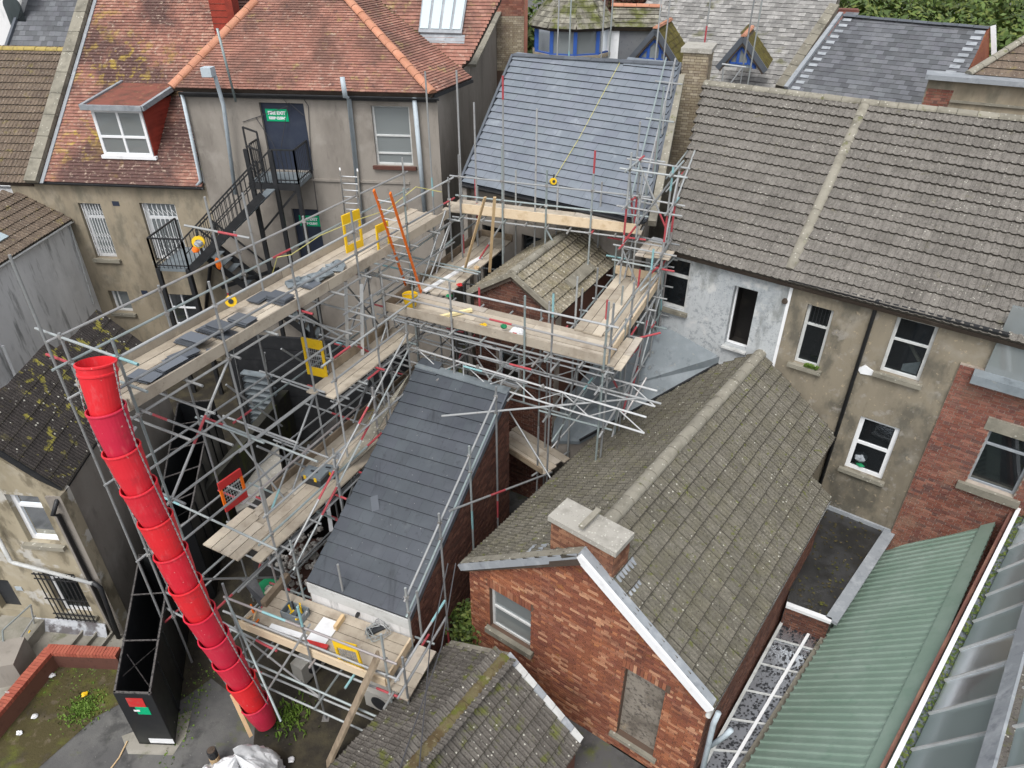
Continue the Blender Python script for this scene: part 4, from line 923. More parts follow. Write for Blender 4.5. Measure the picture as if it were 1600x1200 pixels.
# doors
for d in (fd1, fd2):
    dm = boxput(HW.pt(d[0], d[2], -.16), HW.U * (d[1] - d[0]), HW.N * .05, V(0, 0, d[3] - d[2]), hb_, 'door', 'door'); dm['label'] = 'navy fire exit door'
    boxput(HW.pt((d[0] + d[1]) / 2 - .01, d[2] + .02, -.107), HW.U * .02, HW.N * .012, V(0, 0, d[3] - d[2] - .04), dm, 'blackmetal', 'door_seam')
    boxput(HW.pt(d[0] + .05, d[2] + .02, -.107), HW.U * (d[1] - d[0] - .1), HW.N * .02, V(0, 0, .06), dm, 'alu', 'threshold')
def text(s, O, U_, N_, size, mat, parent, name='lettering'):
    cu = bpy.data.curves.new(name, 'FONT'); cu.body = s; cu.size = size; cu.align_x = 'CENTER'; cu.align_y = 'CENTER'; cu.extrude = .002; cu.materials.append(MT[mat]); cu.offset = .008
    tmp = bpy.data.objects.new('t', cu); link(tmp); dg = bpy.context.evaluated_depsgraph_get(); me = bpy.data.meshes.new_from_object(tmp.evaluated_get(dg)); bpy.data.objects.remove(tmp)
    up = N_.cross(U_); up = up if up.z > 0 else -up
    return put(me, name, parent, frame_m(O, U_, up, N_))
for (px0, py0, px1, py1, which) in ((412, 171, 443, 187, 'upper'), (465, 338, 493, 351, 'lower')):
    c0 = HW.uz(px0, py0); c1 = HW.uz(px1, py1); w_, h_ = c1[0] - c0[0] - .0, c0[1] - c1[1]
    w_ = max(.7, w_); h_ = max(.36, h_)
    sgn = thing('fire_exit_sign', 'green fire exit sign on the %s navy door' % which, 'sign', HW.pt(c0[0], c0[1] - h_, -.1), 'fire exit signs')
    boxput(HW.pt(c0[0], c0[1] - h_, -.108), HW.U * w_, HW.N * .02, V(0, 0, h_), sgn, 'sign_green', 'panel')
    text('FIRE EXIT', HW.pt(c0[0] + w_ / 2, c0[1] - h_ * .33, -.085), HW.U, HW.N, w_ * .19, 'white', sgn)
    text('KEEP CLEAR', HW.pt(c0[0] + w_ / 2, c0[1] - h_ * .74, -.085), HW.U, HW.N, w_ * .14, 'white', sgn)
window(HW, wn1, hb_, 'offwhite', hb=(.5, .2), pane='glass_pale', rec=.12, sill='brick_dark', fw=.06)
def grille(h, parent, nx, mat='white'):
    m = MB(); u0, u1, z0, z1 = h; d = -.08; w_ = (u1 - u0 - .1) / nx
    for k in range(nx + 1):
        x = u0 + .05 + k * w_; m.bar(HW.pt(x, z0 + .06, d), HW.pt(x, z1 - .06, d), .018, .014)
    for (a, b) in ((z0 + .08, z0 + .5), (z0 + .55, z0 + .95), (z1 - .62, z1 - .2)):
        for k in range(nx):
            x = u0 + .05 + k * w_
            m.bar(HW.pt(x, a, d + .012), HW.pt(x + w_, (a + b) / 2, d + .012), .012, .008); m.bar(HW.pt(x, b, d + .012), HW.pt(x + w_, (a + b) / 2, d + .012), .012, .008)
    return m.build('security_grille', mat, parent)
for h in (wl1, wl2):
    w = window(HW, h, hb_, 'white', hb=(.73,), pane='glass_pale', rec=.2, sill_h=.12, fw=.1, bw=.09); grille(h, w, 7)
window(HW, wl3, hb_, 'white', hb=(), vb=(.3,), pane='glass_pale', rec=.2, fw=.08)
wl4 = (wl4[0], min(wl4[1], ug - .1), wl4[2], wl4[3]); window(HW, wl4, hb_, 'white', hb=(.55,), vb=(.5,), pane='glass', rec=.15, fw=.08, sill=None)
for px, py in ((181, 318), (226, 457)):
    u, z = HW.uz(px, py); boxput(HW.pt(u - .12, z - .08, -.01), HW.U * .24, HW.N * .02, V(0, 0, .16), hb_, 'door', 'air_vent')
boxput(HW.pt(HW.u(395, 296), HW.uz(600, 286)[1], 0), HW.U * 5.2, HW.N * .05, V(0, 0, .07), hb_, 'render_grey', 'string_course')
# side wall and parapet to the right
azs = 8; CS = HW.pt(uc, 0); SWs = Wall(CS.xy, azs); SWs.N = V(SWs.U.y, -SWs.U.x, 0)
sp_w = [(0, 0)] + [SWs.uz(x, y) for x, y in ((800, 90), (784, 4), (735, 104), (733, 130))] + [(0, zE)]
sp_w[1] = (SWs.u(784, 4), 0)
wall('side_wall', SWs, [(0, 0), (sp_w[2][0], 0), sp_w[2], sp_w[3], sp_w[4], (0, zE)], [], 'render_grey', hb_)
a = SWs.pt(*sp_w[3]); b = SWs.pt(*sp_w[2]); nseg = 5
for k in range(nseg): strip(a.lerp(b, k / nseg) + V(0, 0, .03), a.lerp(b, (k + .98) / nseg) + V(0, 0, .03), hb_, .42, .1, 'stone', 'coping_stone')
# buff brick stack to the right of the parapet
bst = thing('brick_chimney_stack', 'tall buff and red brick chimney stack, top centre behind the parapet', 'chimney', V(-.4, 32, 0))
q = aty(806, 100, 33); q2 = aty(780, 100, 33)
for (za_, zb_, mt) in ((2, aty(800, 25, 33).z, 'brick_buff'), (aty(800, 25, 33).z, 16, 'brick_red')):
    m = MB(); m.box((q2.x - .1, 33, za_), (1.15, 0, 0), (0, 1.5, 0), (0, 0, zb_ - za_)); m.build('stack_body', 'mortar', bst)
    Wk = Wall((q2.x - .1, 33), 90); bricks(Wk, [(0, max(za_, 8.5)), (1.15, max(za_, 8.5)), (1.15, min(zb_, 12.5)), (0, min(zb_, 12.5))], [], mt, bst, 140, seed=77)
boxput((q2.x + 1.06, 32.97, 4), (.14, 0, 0), (0, .1, 0), (0, 0, 9), bst, 'brick_red', 'corner_quoin')

# hip roof of the block
Hdir = HW.U; bk_ = -HW.N
ov_ = HW.N * .2
f0 = onp(268, 137, HW.pt(0, zE) + ov_, HW.N); f1 = onp(676, 147, HW.pt(0, zE) + ov_, HW.N)
PFh = Plane(f0, Hdir, f0 + bk_ + V(0, 0, .68))
hp = [PFh.uv(x, y) for x, y in ((268, 137), (400, 3), (425, -25), (520, -25), (545, 2), (676, 147))]
hp[0] = (hp[0][0], 0); hp[5] = (hp[5][0], hp[5][1])
roof(PFh, [(hp[0][0], 0), hp[5], hp[4], hp[3], hp[2], hp[1]], hb_, 'clay', gauge=.105, tw=.17, kind='flat', th=.014, lift=.022, stagger=True, seed=81, maxobj=120, name='hip_roof_front', lap=.04)
ridge(PFh.pt(hp[0][0], 0, .03), PFh.pt(*hp[1], .03), hb_, 'hip_clay', .14, .45, up=PFh.N)
ridge(PFh.pt(*hp[5], .03), PFh.pt(*hp[4], .03), hb_, 'hip_clay', .15, .42, up=V(0, 0, 1))
ridge(PFh.pt(*hp[4], .03), PFh.pt(*hp[3], .03), hb_, 'hip_clay', .15, .42, up=V(0, 0, 1))
fr_c = PFh.pt(*hp[5]); topc = PFh.pt(*hp[4]); er = at(737, 122, fr_c.z)
PSh = Plane(fr_c, er - fr_c, topc)
sh = [PSh.uv(x, y) for x, y in ((676, 147), (737, 122), (720, 107), (590, 0), (560, -25), (520, -25), (545, 2))]
roof(PSh, sh, hb_, 'clay', gauge=.105, tw=.17, kind='flat', th=.014, lift=.022, stagger=True, seed=82, maxobj=60, name='hip_roof_side', lap=.04)
vb_ = PSh.pt(*sh[2]); vt2 = PSh.pt(*sh[3])
PM = Plane(vb_, Hdir, vt2 + V(0, 0, 0))
mp = [PM.uv(x, y) for x, y in ((719, 107), (735, 92), (782, 0), (790, -25), (560, -25), (590, 0))]
roof(PM, mp, hb_, 'clay', gauge=.13, tw=.17, kind='flat', th=.014, lift=.026, stagger=True, seed=83, maxobj=60, name='main_roof', lap=.04)
strip(vb_ + V(0, 0, .02), vt2 + V(0, 0, .02), hb_, .12, .03, 'ridge_moss', 'valley')
# skylight
sk = [PM.uv(x, y) for x, y in ((655, 54), (722, 56), (732, -8), (662, -8))]
skl = MB(); skl.prism([PM.pt(*p, .0) for p in sk], PM.N * .13); sko = skl.build('skylight', 'lead', hb_)
def lerp2(a, b, t): return (a[0] + (b[0] - a[0]) * t, a[1] + (b[1] - a[1]) * t)
for k in range(4):
    t0, t1 = (k + .12) / 4, (k + .88) / 4; a, b = lerp2(sk[0], sk[1], t0), lerp2(sk[0], sk[1], t1); c, d = lerp2(sk[3], sk[2], t1), lerp2(sk[3], sk[2], t0)
    a = (a[0], a[1] + .12); b = (b[0], b[1] + .12)
    mm = MB(); mm.prism([PM.pt(*p, .135) for p in (a, b, c, d)], PM.N * .02); mm.build('pane', 'glass_sky', sko)
strip(PM.pt(sk[0][0] - .1, sk[0][1] - .15, .03), PM.pt(sk[1][0] + .1, sk[1][1] - .15, .03), hb_, .3, .03, 'lead', 'skylight_apron', up=PM.N)
# gutters and pipes
gutter(HW.pt(ug, zE - .0, .2), HW.pt(uc + .1, zE - .0, .2), hb_, 'blackmetal', .07)
strip(HW.pt(ug - .1, zE - .08, .06), HW.pt(uc, zE - .08, .06), hb_, .1, .12, 'blackmetal', 'fascia')
strip(fr_c + V(.0, .1, -.08), er + V(0, 0, -.08), hb_, .12, .1, 'blackmetal', 'fascia')
def hpipe(pxs, r=.06, d=.1, mat='pale_pipe', zmin=0):
    pts = [HW.pt(*HW.uz(x, y), d) for x, y in pxs]; return pipe(pts, hb_, r, mat)
hpipe([(287, 146), (316, 281), (309, 290)], .055)
p1 = [HW.pt(*HW.uz(x, y), dd) for x, y, dd in ((542, 116, .45), (546, 146, .42), (547, 152, .12), (575, 430, .12))]; pipe(p1, hb_, .07, 'pale_pipe', 'soil_pipe')
p1 = [HW.pt(*HW.uz(x, y), dd) for x, y, dd in ((649, 151, .15), (665, 330, .12))]; pipe(p1, hb_, .07, 'pale_pipe')
p1 = [HW.pt(*HW.uz(x, y), dd) for x, y, dd in ((340, 104, .6), (348, 115, .5), (357, 160, .35), (372, 300, .2))]; pipe(p1, hb_, .06, 'pale_pipe', 'soil_pipe')
u, z = HW.uz(342, 107); boxput(HW.pt(u - .16, z - .1, .5), HW.U * .3, HW.N * .3, V(0, 0, .25), hb_, 'pale_pipe', 'flue_cowl')
p1 = [HW.pt(*HW.uz(x, y), dd) for x, y, dd in ((354, 40, .6), (375, 155, .3))]; pipe(p1, hb_, .035, 'galv', 'aerial_mast')
pipe([HW.pt(ug + .05, zEl - 1.2, .1), HW.pt(*HW.uz(322, 500), .1)], hb_, .06, 'blackmetal')
# wires on the wall
for pts in (((437, 146), (452, 165), (404, 182), (380, 190)), ((452, 160), (475, 180)), ((470, 146), (482, 165), (487, 255), (497, 330)), ((400, 183), (425, 220), (460, 300)), ((450, 165), (440, 230))):
    m = MB(); m.tube([HW.pt(*HW.uz(x, y), .03) for x, y in pts], .010, 5); m.build('cable', 'wire', hb_)
# left main roof
E_ = HW.pt(HW.u(62, 281), zEl, .15); tl_ = onv(140, 0, E_, 6)
PLm = Plane(E_, Hdir, tl_)
lm = [PLm.uv(x, y) for x, y in ((62, 281), (318, 288), (290, 146), (268, 137), (400, 2), (420, -25), (148, -25))]
lm[0] = (lm[0][0], 0); lm[1] = (lm[1][0], 0)
dbl, dbr = PLm.uv(166, 247), PLm.uv(245, 245)
roof(PLm, lm, hb_, 'clay_lichen', gauge=.125, tw=.17, kind='flat', th=.014, lift=.026, stagger=True, seed=84, maxobj=150, name='lower_roof', lap=.04, holes=())
gutter(HW.pt(HW.u(50, 282), zEl, .2), HW.pt(ug - .02, zEl, .2), hb_, 'blackmetal', .07)
# coping between roofs
a = PLm.pt(lm[0][0] - .15, -.1, .15); b = PLm.pt(*PLm.uv(140, -5), .15); nseg = 9
for k in range(nseg): strip(a.lerp(b, k / nseg), a.lerp(b, (k + .975) / nseg), hb_, .42, .16, 'stone', 'coping_stone', up=PLm.N)
strip(a + Hdir * .3 - PLm.N * .1, b + Hdir * .3 - PLm.N * .1, hb_, .12, .04, 'lead', 'lead_soaker', up=PLm.N)
# brown tiled roof to its left, slate roof above
PK = Plane(PLm.pt(lm[0][0] - .35, -.0, -.1), Hdir, PLm.pt(lm[0][0] - .35, 4, -.1))
kp = [PK.uv(x, y) for x, y in ((60, 276), (104, 80), (-60, 76), (-60, 310))]
kp[0] = (0, -.05); kp[3] = (kp[3][0], -.05); kp[1] = (0, kp[1][1])
nb_ = thing('brown_tiled_house', 'neighbouring house with brown roll tile roof and yellow lichen ridge at left edge', 'house', V(PK.O.x - 2, PK.O.y, 0))
roof(PK, [kp[3], kp[0], kp[1], (kp[2][0], kp[1][1])], nb_, 'tile_brown', gauge=.30, tw=.28, kind='roll', seed=85, maxobj=300, lift=.04)
ridge(PK.pt(0, kp[1][1] + .03), PK.pt(kp[2][0], kp[1][1] + .03), nb_, 'ridge_yellow', .14, .4)
m = MB(); m.box(PK.pt(0, -.02, -.25) - V(0, 0, 8), Hdir * -5, -HW.N * .3, V(0, 0, 7.9)); m.build('wall', 'render_pale', nb_)
o_ = PK.pt(0, kp[1][1]) + V(0, 2.0, -1.2)
PQ = Plane(o_, Hdir, o_ + bk_ * 3 + V(0, 0, 3.1))
kq = [PQ.uv(x, y) for x, y in ((106, 84), (0, 82), (12, 74), (38, 0), (46, -25), (160, -25), (142, 0))]
nq = thing('slate_roofed_house', 'far house with old grey slate roof above the yellow lichen ridge, top left', 'house', V(o_.x - 2, o_.y, 0))
roof(PQ, [(kq[1][0], -.5), (kq[0][0] + .5, -.5), kq[6], kq[5], kq[4], kq[2]], nq, 'slate_old', gauge=.22, tw=.25, kind='flat', th=.006, lift=.01, stagger=True, seed=86, maxobj=100, tname='slate')
strip(PQ.pt(*kq[2], .05), PQ.pt(*kq[4], .05), nq, .12, .12, 'slate_ridge', 'verge')
m = MB(); m.prism([PQ.pt(kq[1][0], -.5, -.1), PQ.pt(kq[0][0] + .5, -.5, -.1), PQ.pt(kq[0][0] + .5, -.5, -.1) - V(0, 0, 7), PQ.pt(kq[1][0], -.5, -.1) - V(0, 0, 7)], bk_ * 3); m.build('walls', 'render_pale', nq)
wp = thing('pale_gabled_building', 'pale rendered gable with arched dark window in the top left corner', 'building', V(-24, 32, 0))
Wp = Wall(aty(0, 70, 31.5).xy, 98)
pts_ = [(-4, 0), (Wp.u(16, 72), 0)] + [Wp.uz(x, y) for x, y in ((14, 76), (38, -10), (40, -40))] + [(-4, 14)]
ar = [Wp.uz(x, y) for x, y in ((5, 8), (9, 8), (14, 60))]
wall('wall', Wp, [(-4, 0), (pts_[2][0], 0), pts_[2], pts_[3], (pts_[3][0], 15), (-4, 15)], [], 'render_pale', wp)
m = MB(); c_ = Wp.uz(22, 5)
c_ = Wp.uz(20, 8)
m.prism([Wp.pt(c_[0] - .38, c_[1] - 1.2, .004), Wp.pt(c_[0] + .3, c_[1] - 1.2, .004)] + [Wp.pt(c_[0] - .04 + math.cos(t) * .38, c_[1] + math.sin(t) * .3, .004) for t in [math.pi * k / 8 for k in range(9)]], Wp.N * -.02); m.build('arched_window', 'glass', wp)

# dormer
DWu, DWz = HW.uz(166, 247), None
bl = PLm.pt(*dbl); br = PLm.pt(*dbr)
DW = Wall(bl.xy, 96)
ztop = DW.uz(144, 168)[1]; u1_ = DW.u(243, 246)
zb = bl.z
dm = thing('dummy', '', '', (0, 0, 0)); bpy.data.objects.remove(dm)
dr = (0.02, u1_ - .02, zb + .12, ztop - .05)
depth = .2
dfr = MB()
DWN = DW.N
def dp(u, z, d): return DW.pt(u, z, d)
# how far the roof slope is behind the face at the top
tk = (PLm.O - bl).dot(PLm.N)
def back(z):   # distance behind the face plane where the slope reaches z
    w = PLm.W; return (z - zb) / w.z * V(w.x, w.y, 0).dot(-DWN)
bt = back(ztop + .1)
cheek = MB(); 
for uu in (0, u1_):
    cheek.prism([DW.pt(uu, zb, 0), DW.pt(uu, ztop, 0), DW.pt(uu, ztop, -back(ztop))], DW.U * (-.06 if uu else .06))
dch = cheek.build('dormer', 'red_paint', hb_)
for k in range(12):   # tile-hung cheek courses on the right side
    z0_ = zb + (ztop - zb) * k / 12; z1_ = z0_ + (ztop - zb) / 12 + .03
    mm = MB(); mm.prism([DW.pt(u1_ + .012, z0_, 0), DW.pt(u1_ + .006, z1_, 0), DW.pt(u1_ + .006, z1_, -back(z1_)), DW.pt(u1_ + .03, z0_, -back(z0_))], DW.U * -.008); mm.build('hung_tile_course', 'red_paint', dch)
w = window(DW, dr, hb_, 'white', hb=(.42,), vb=(.5,), pane='glass_pale', rec=-.06, fw=.09, bw=.07, sill='white', sill_h=.1, room=False, name='dormer_window')
m = MB(); m.quad(DW.pt(.05, zb, -.3), DW.pt(u1_ - .05, zb, -.3), DW.pt(u1_ - .05, ztop, -.3), DW.pt(.05, ztop, -.3)); m.build('room', 'dark', w)
m = MB(); m.prism([DW.pt(-.15, ztop + .02, .25), DW.pt(u1_ + .15, ztop + .02, .25), DW.pt(u1_ + .15, ztop + .28, -bt - .3), DW.pt(-.15, ztop + .28, -bt - .3)], V(0, 0, .06)); m.build('dormer_roof', 'dormer_top', hb_)
m = MB()
for a, b in (((-.15, .25), (u1_ + .15, .25)), ((u1_ + .15, .25), (u1_ + .15, -bt - .3)), ((-.15, .25), (-.15, -bt - .3))):
    zz = lambda d: ztop + .06 + (.25 - d) / (bt + .55) * .26
    m.bar(DW.pt(a[0], zz(a[1]), a[1]), DW.pt(b[0], zz(b[1]), b[1]), .1, .15)
m.build('dormer_fascia', 'lead', hb_)
# chimney red painted on the left roof
c0 = PLm.uv(338, 62)
cc_ = PLm.pt(*c0); m = MB(); uxc = Hdir; uyc = bk_
st = MB().box(cc_ + V(0, 0, -.5), uxc * .62, uyc * .9, V(0, 0, 4)).build('chimney', 'red_paint', hb_)
for k in range(18):
    boxput(cc_ + V(0, 0, -.1 + k * .2) - uyc * .012 - uxc * .006, uxc * .636, uyc * .05, V(0, 0, .008), st, 'mortar_dark', 'course_joint')
boxput(cc_ + V(0, 0, .0) - uyc * .2 + uxc * .66, uxc * .25, uyc * .5, V(0, 0, 3.0), st, 'red_paint', 'flue_breast')

# ================================================================== FIRE ESCAPE STAIR
fe_ = thing('fire_escape_stair', 'black steel fire escape stair with railed landing below the upper fire exit', 'stair', HW.pt(fd1[0], 0, 1))
zl = fd1[2] - .03; la, lb_ = fd1[0] - .25, HW.u(486, 262)
lw = 1.15
def F(u, z, d): return HW.pt(u, z, d)
m = MB(); m.box(F(la, zl - .12, .02), HW.U * (lb_ - la), HW.N * lw, V(0, 0, .12)); m.build('landing', 'lead_dark', fe_)
strip(F(la, zl - .1, lw), F(lb_, zl - .1, lw), fe_, .08, .2, 'blackmetal', 'beam')
def railing(a, b, parent, h=1.0, n=None, mid=False, sp=.13, name='railing'):
    a, b = Vector(a), Vector(b); L_ = (b - a).length; n = n or max(2, int(L_ / sp)); m = MB()
    m.bar(a + V(0, 0, h), b + V(0, 0, h), .045); m.bar(a + V(0, 0, .1), b + V(0, 0, .1), .03)
    for k in range(n + 1):
        p = a.lerp(b, k / n); w_ = .05 if k in (0, n) else .016; m.bar(p, p + V(0, 0, h), w_)
    return m.build(name, 'blackmetal', parent)
railing(F(la + .9, zl, lw), F(lb_, zl, lw), fe_); railing(F(lb_, zl, .05), F(lb_, zl, lw), fe_)
railing(F(la, zl, lw * .55), F(la, zl, .05), fe_)
# flight down to the left
fu0 = la + .8; zl2 = zl - 2.55; fu1 = fu0 - 2.9; dA, dB = lw + .02, lw + .95
nst = 13
for k in range(nst):
    t = (k + .5) / nst; u = fu0 + (fu1 - fu0) * t; z = zl + (zl2 - zl) * (k + 1) / nst
    boxput(F(u - .14, z, dA), HW.U * .27, HW.N * (dB - dA), V(0, 0, .03), fe_, 'lead_dark', 'tread')
for d in (dA, dB):
    strip(F(fu0, zl - .05, d), F(fu1, zl2 - .05, d), fe_, .04, .22, 'blackmetal', 'stringer')
    m = MB(); m.bar(F(fu0, zl + .95, d), F(fu1, zl2 + .95, d), .045); m.bar(F(fu0, zl + .5, d), F(fu1, zl2 + .5, d), .03)
    for k in range(20):
        t = k / 19; u = fu0 + (fu1 - fu0) * t; z = zl + (zl2 - zl) * t; m.bar(F(u, z, d), F(u, z + .95, d), .018 if k % 19 else .05)
    m.build('railing', 'blackmetal', fe_)
m = MB(); m.box(F(fu1 - 1.1, zl2 - .1, .4), HW.U * 1.1, HW.N * (dB - .4), V(0, 0, .1)); m.build('landing', 'lead_dark', fe_)
railing(F(fu1 - 1.1, zl2, dB), F(fu1, zl2, dB), fe_); railing(F(fu1 - 1.1, zl2, .4), F(fu1 - 1.1, zl2, dB), fe_)
# second flight, back down towards the right
for k in range(14):
    t = (k + .5) / 14; u = fu1 + 3.3 * t; z = zl2 - 3.0 * (k + 1) / 14
    boxput(F(u - .13, z, .15), HW.U * .25, HW.N * .85, V(0, 0, .03), fe_, 'lead_dark', 'tread')
for d in (.15, 1.0):
    strip(F(fu1, zl2 - .05, d), F(fu1 + 3.3, zl2 - 3.05, d), fe_, .04, .22, 'blackmetal', 'stringer')
    strip(F(fu1, zl2 + .9, d), F(fu1 + 3.3, zl2 - 2.1, d), fe_, .045, .045, 'blackmetal', 'handrail')
for u, zt_, d in ((la + .1, zl + 1.0, lw), (la + .85, zl + 1.0, lw), (lb_ - .05, zl, lw), (fu1 - 1.05, zl2, dB), (fu1 - .05, zl2, dB), (fu1 - 1.05, zl2, .45), (fu1 + 3.2, zl2 - 2, 1.0)):
    strip(F(u, 0, d), F(u, zt_, d), fe_, .12, .12, 'blackmetal', 'post', up=V(0, 1, 0))
strip(F(la + .1, zl - 1.6, lw), F(lb_ - .1, zl - .2, lw), fe_, .06, .06, 'blackmetal', 'brace')
strip(F(fu1, zl2 - 1.4, .5), F(la + .1, zl2 - .6, .5), fe_, .08, .12, 'blackmetal', 'brace')
# tall mesh cage by the door
m = MB(); cg = [F(la - .05, zl + 1.45, lw * .5), F(la + .7, zl + 1.45, lw * .5)]
for (a, b) in (((la - .1, zl, lw * .55), (la - .1, zl + 1.5, lw * .55)), ((la + .55, zl, lw), (la + .55, zl + 1.5, lw)), ((la - .1, zl + 1.5, lw * .55), (la + .55, zl + 1.5, lw)), ((la - .1, zl + .95, lw * .55), (la + .55, zl + .95, lw))):
    m.bar(F(*a), F(*b), .045)
for k in range(7):
    t = k / 6; m.bar(F(la - .1 + .65 * t, zl, lw * (.55 + .45 * t)), F(la - .1 + .65 * t, zl + .95, lw * (.55 + .45 * t)), .016)
m.build('gate_cage', 'blackmetal', fe_)

# ================================================================== LEFT GREY-WALLED BUILDING
GA = HW.pt(HW.u(108, 345), HW.uz(108, 345)[1]); GB = at(0, 412, GA.z)
gaz = math.degrees(math.atan2((GA - GB).x, (GA - GB).y)); GWl = Wall(GB.xy, gaz)
gb_ = thing('grey_walled_house', 'house with streaked grey render side wall and grey tile roof at left edge', 'house', V(GB.x, GB.y, 0))
gL = (GA - GB).length; GWl.N = V(GWl.U.y, -GWl.U.x, 0)
wall('side_wall', GWl, [(-3.5, 0), (gL, 0), (gL, GA.z), (-3.5, GA.z)], [], 'render_pale', gb_)
gdd = dirv(gaz); lft = V(-gdd.y, gdd.x, 0)
PGr = Plane(GB + V(0, 0, .05) - lft * .15, gdd, GB + lft * 2 + V(0, 0, 1.15))
rp_ = [(-3.5, 0), (PGr.uv(108, 343)[0], 0), PGr.uv(46, 306), (PGr.uv(46, 306)[0] - 1.2, 2.9), (-3.5, 2.9)]
roof(PGr, rp_, gb_, 'tile_brown', gauge=.31, tw=.28, kind='roll', seed=91, maxobj=250)
gutter(PGr.pt(-3.5, -.05), PGr.pt(rp_[1][0], -.05), gb_, 'offwhite', .05)
sku = PGr.uv(5, 372); mm = MB(); mm.box(PGr.pt(sku[0] - .5, sku[1] - .1, .04), PGr.U * .6, PGr.W * .5, PGr.N * .05); mm.build('rooflight', 'glass_sky', gb_)
m = MB(); m.tube([GWl.pt(GWl.u(106, 350), GA.z - .1, .06), GWl.pt(gL - .35, 2.4, .06)], .03, 8); m.build('pipe', 'offwhite', gb_)
m = MB(); m.tube([GWl.pt(GWl.u(0, 540), GWl.uz(0, 540)[1], .08), GWl.pt(*GWl.uz(22, 592), .08), GWl.pt(*GWl.uz(2, 618), .08)], .05, 8); m.build('downpipe', 'white', gb_)

# ================================================================== FRONT LEFT BUILDING (dark lichened roof)
C0 = at(195, 990, 0); zj = 4.4
JC = V(C0.x, C0.y, zj); jL = 6.0
f_ = JC - dirv(96) * jL; JW = Wall(f_.xy, 96)
jb = thing('lichened_roof_house', 'cream rendered house with dark lichened roof and barred window, lower left', 'house', V(C0.x, C0.y, 0))
def jr(tl, tr, bl):
    u0, z1 = JW.uz(*tl); return (u0, JW.u(*tr), JW.uz(*bl)[1], z1)
j1 = jr((6, 772), (58, 774), (38, 846)); j2 = jr((64, 893), (118, 902), (92, 956)); j3 = None
j3 = (JW.u(-25, 905), JW.u(12, 907), JW.uz(34, 954)[1], JW.uz(12, 907)[1])
wall('front_wall', JW, [(0, 0), (jL, 0), (jL, zj - .05), (jL - 2.5, zj + 2.33), (0, zj + 2.33)], [j1, j2, j3], 'render_cream', jb)
window(JW, j1, jb, 'white', hb=(.72,), pane='glass', rec=.12, fw=.1, bw=.07)
w = window(JW, j2, jb, 'white', hb=(.8,), pane='glass', rec=.12, fw=.09)
m = MB(); ju0, ju1, jz0, jz1 = j2
for k in range(9):
    x = ju0 - .05 + (ju1 - ju0 + .1) * k / 8; m.bar(JW.pt(x, jz0 - .1, .12), JW.pt(x, jz1 + .1, .12), .018)
for z in (jz0 - .05, jz0 + .1, jz0 + .62, jz1 - .1, jz1 + .05): m.bar(JW.pt(ju0 - .12, z, .12), JW.pt(ju1 + .12, z, .12), .022)
m.build('window_guard', 'blackmetal', w)
boxput(JW.pt(j3[0], j3[2], -.2), JW.U * (j3[1] - j3[0]), JW.N * .05, V(0, 0, j3[3] - j3[2]), jb, 'blackp', 'door')
boxput(JW.pt(j3[0] - .1, 0, .0), JW.U * (j3[1] - j3[0] + .5), JW.N * .8, V(0, 0, .28), jb, 'paving', 'door_step')
# small clutter inside the window, and a no parking style plate
boxput(JW.pt(j3[1] + .1, j3[3] - .3, .0), JW.U * .16, JW.N * .015, V(0, 0, .12), jb, 'pale_pipe', 'wall_plate')
side = at(240, 549, zj)
J2 = Wall(C0.xy, math.degrees(math.atan2(side.x - JC.x, side.y - JC.y))); J2.N = V(J2.U.y, -J2.U.x, 0)
sl2 = (side - JC).xy.length
wall('side_wall', J2, [(0, 0), (sl2, 0), (sl2, zj - .05), (0, zj - .05)], [], 'render_grey', jb)
vg = onv(0, 704, C0, 96); PJ = Plane(JC + JW.N * .1 + (JC - side).normalized() * 0, side - JC, vg + JW.N * .1)
jp = [PJ.uv(x, y) for x, y in ((112, 774), (240, 550), (158, 491), (12, 600), (-70, 650), (-70, 662))]
jp[0] = (jp[0][0], 0)
roof(PJ, jp, jb, 'tile_black', gauge=.33, tw=.24, kind='rib', seed=92, maxobj=300, lift=.014, th=.006)
gutter(PJ.pt(jp[0][0], -.04, -.02), PJ.pt(jp[1][0], -.04, -.02), jb, 'blackmetal', .06)
strip(PJ.pt(jp[0][0] - .02, 0, -.03), PJ.pt(jp[0][0] - .02, 3.2, -.03), jb, .05, .12, 'blackmetal', 'verge_trim')
cgt = PJ.pt(jp[0][0], 0, -.06)
pipe([cgt, JW.pt(jL - .1, zj - .35, .25), JW.pt(jL - .15, zj - .5, .08), JW.pt(jL - .15, .1, .08)], jb, .045, 'blackmetal')
pj = [JW.pt(*JW.uz(x, y), .12) for x, y in ((-15, 800), (22, 870), (28, 873), (150, 905))]; pipe(pj, jb, .045, 'offwhite')
pj = [JW.pt(*JW.uz(x, y), .12) for x, y in ((150, 903), (162, 912))]; pj.append(JW.pt(jL - .05, 0.05, .15)); pipe(pj, jb, .05, 'blackmetal')
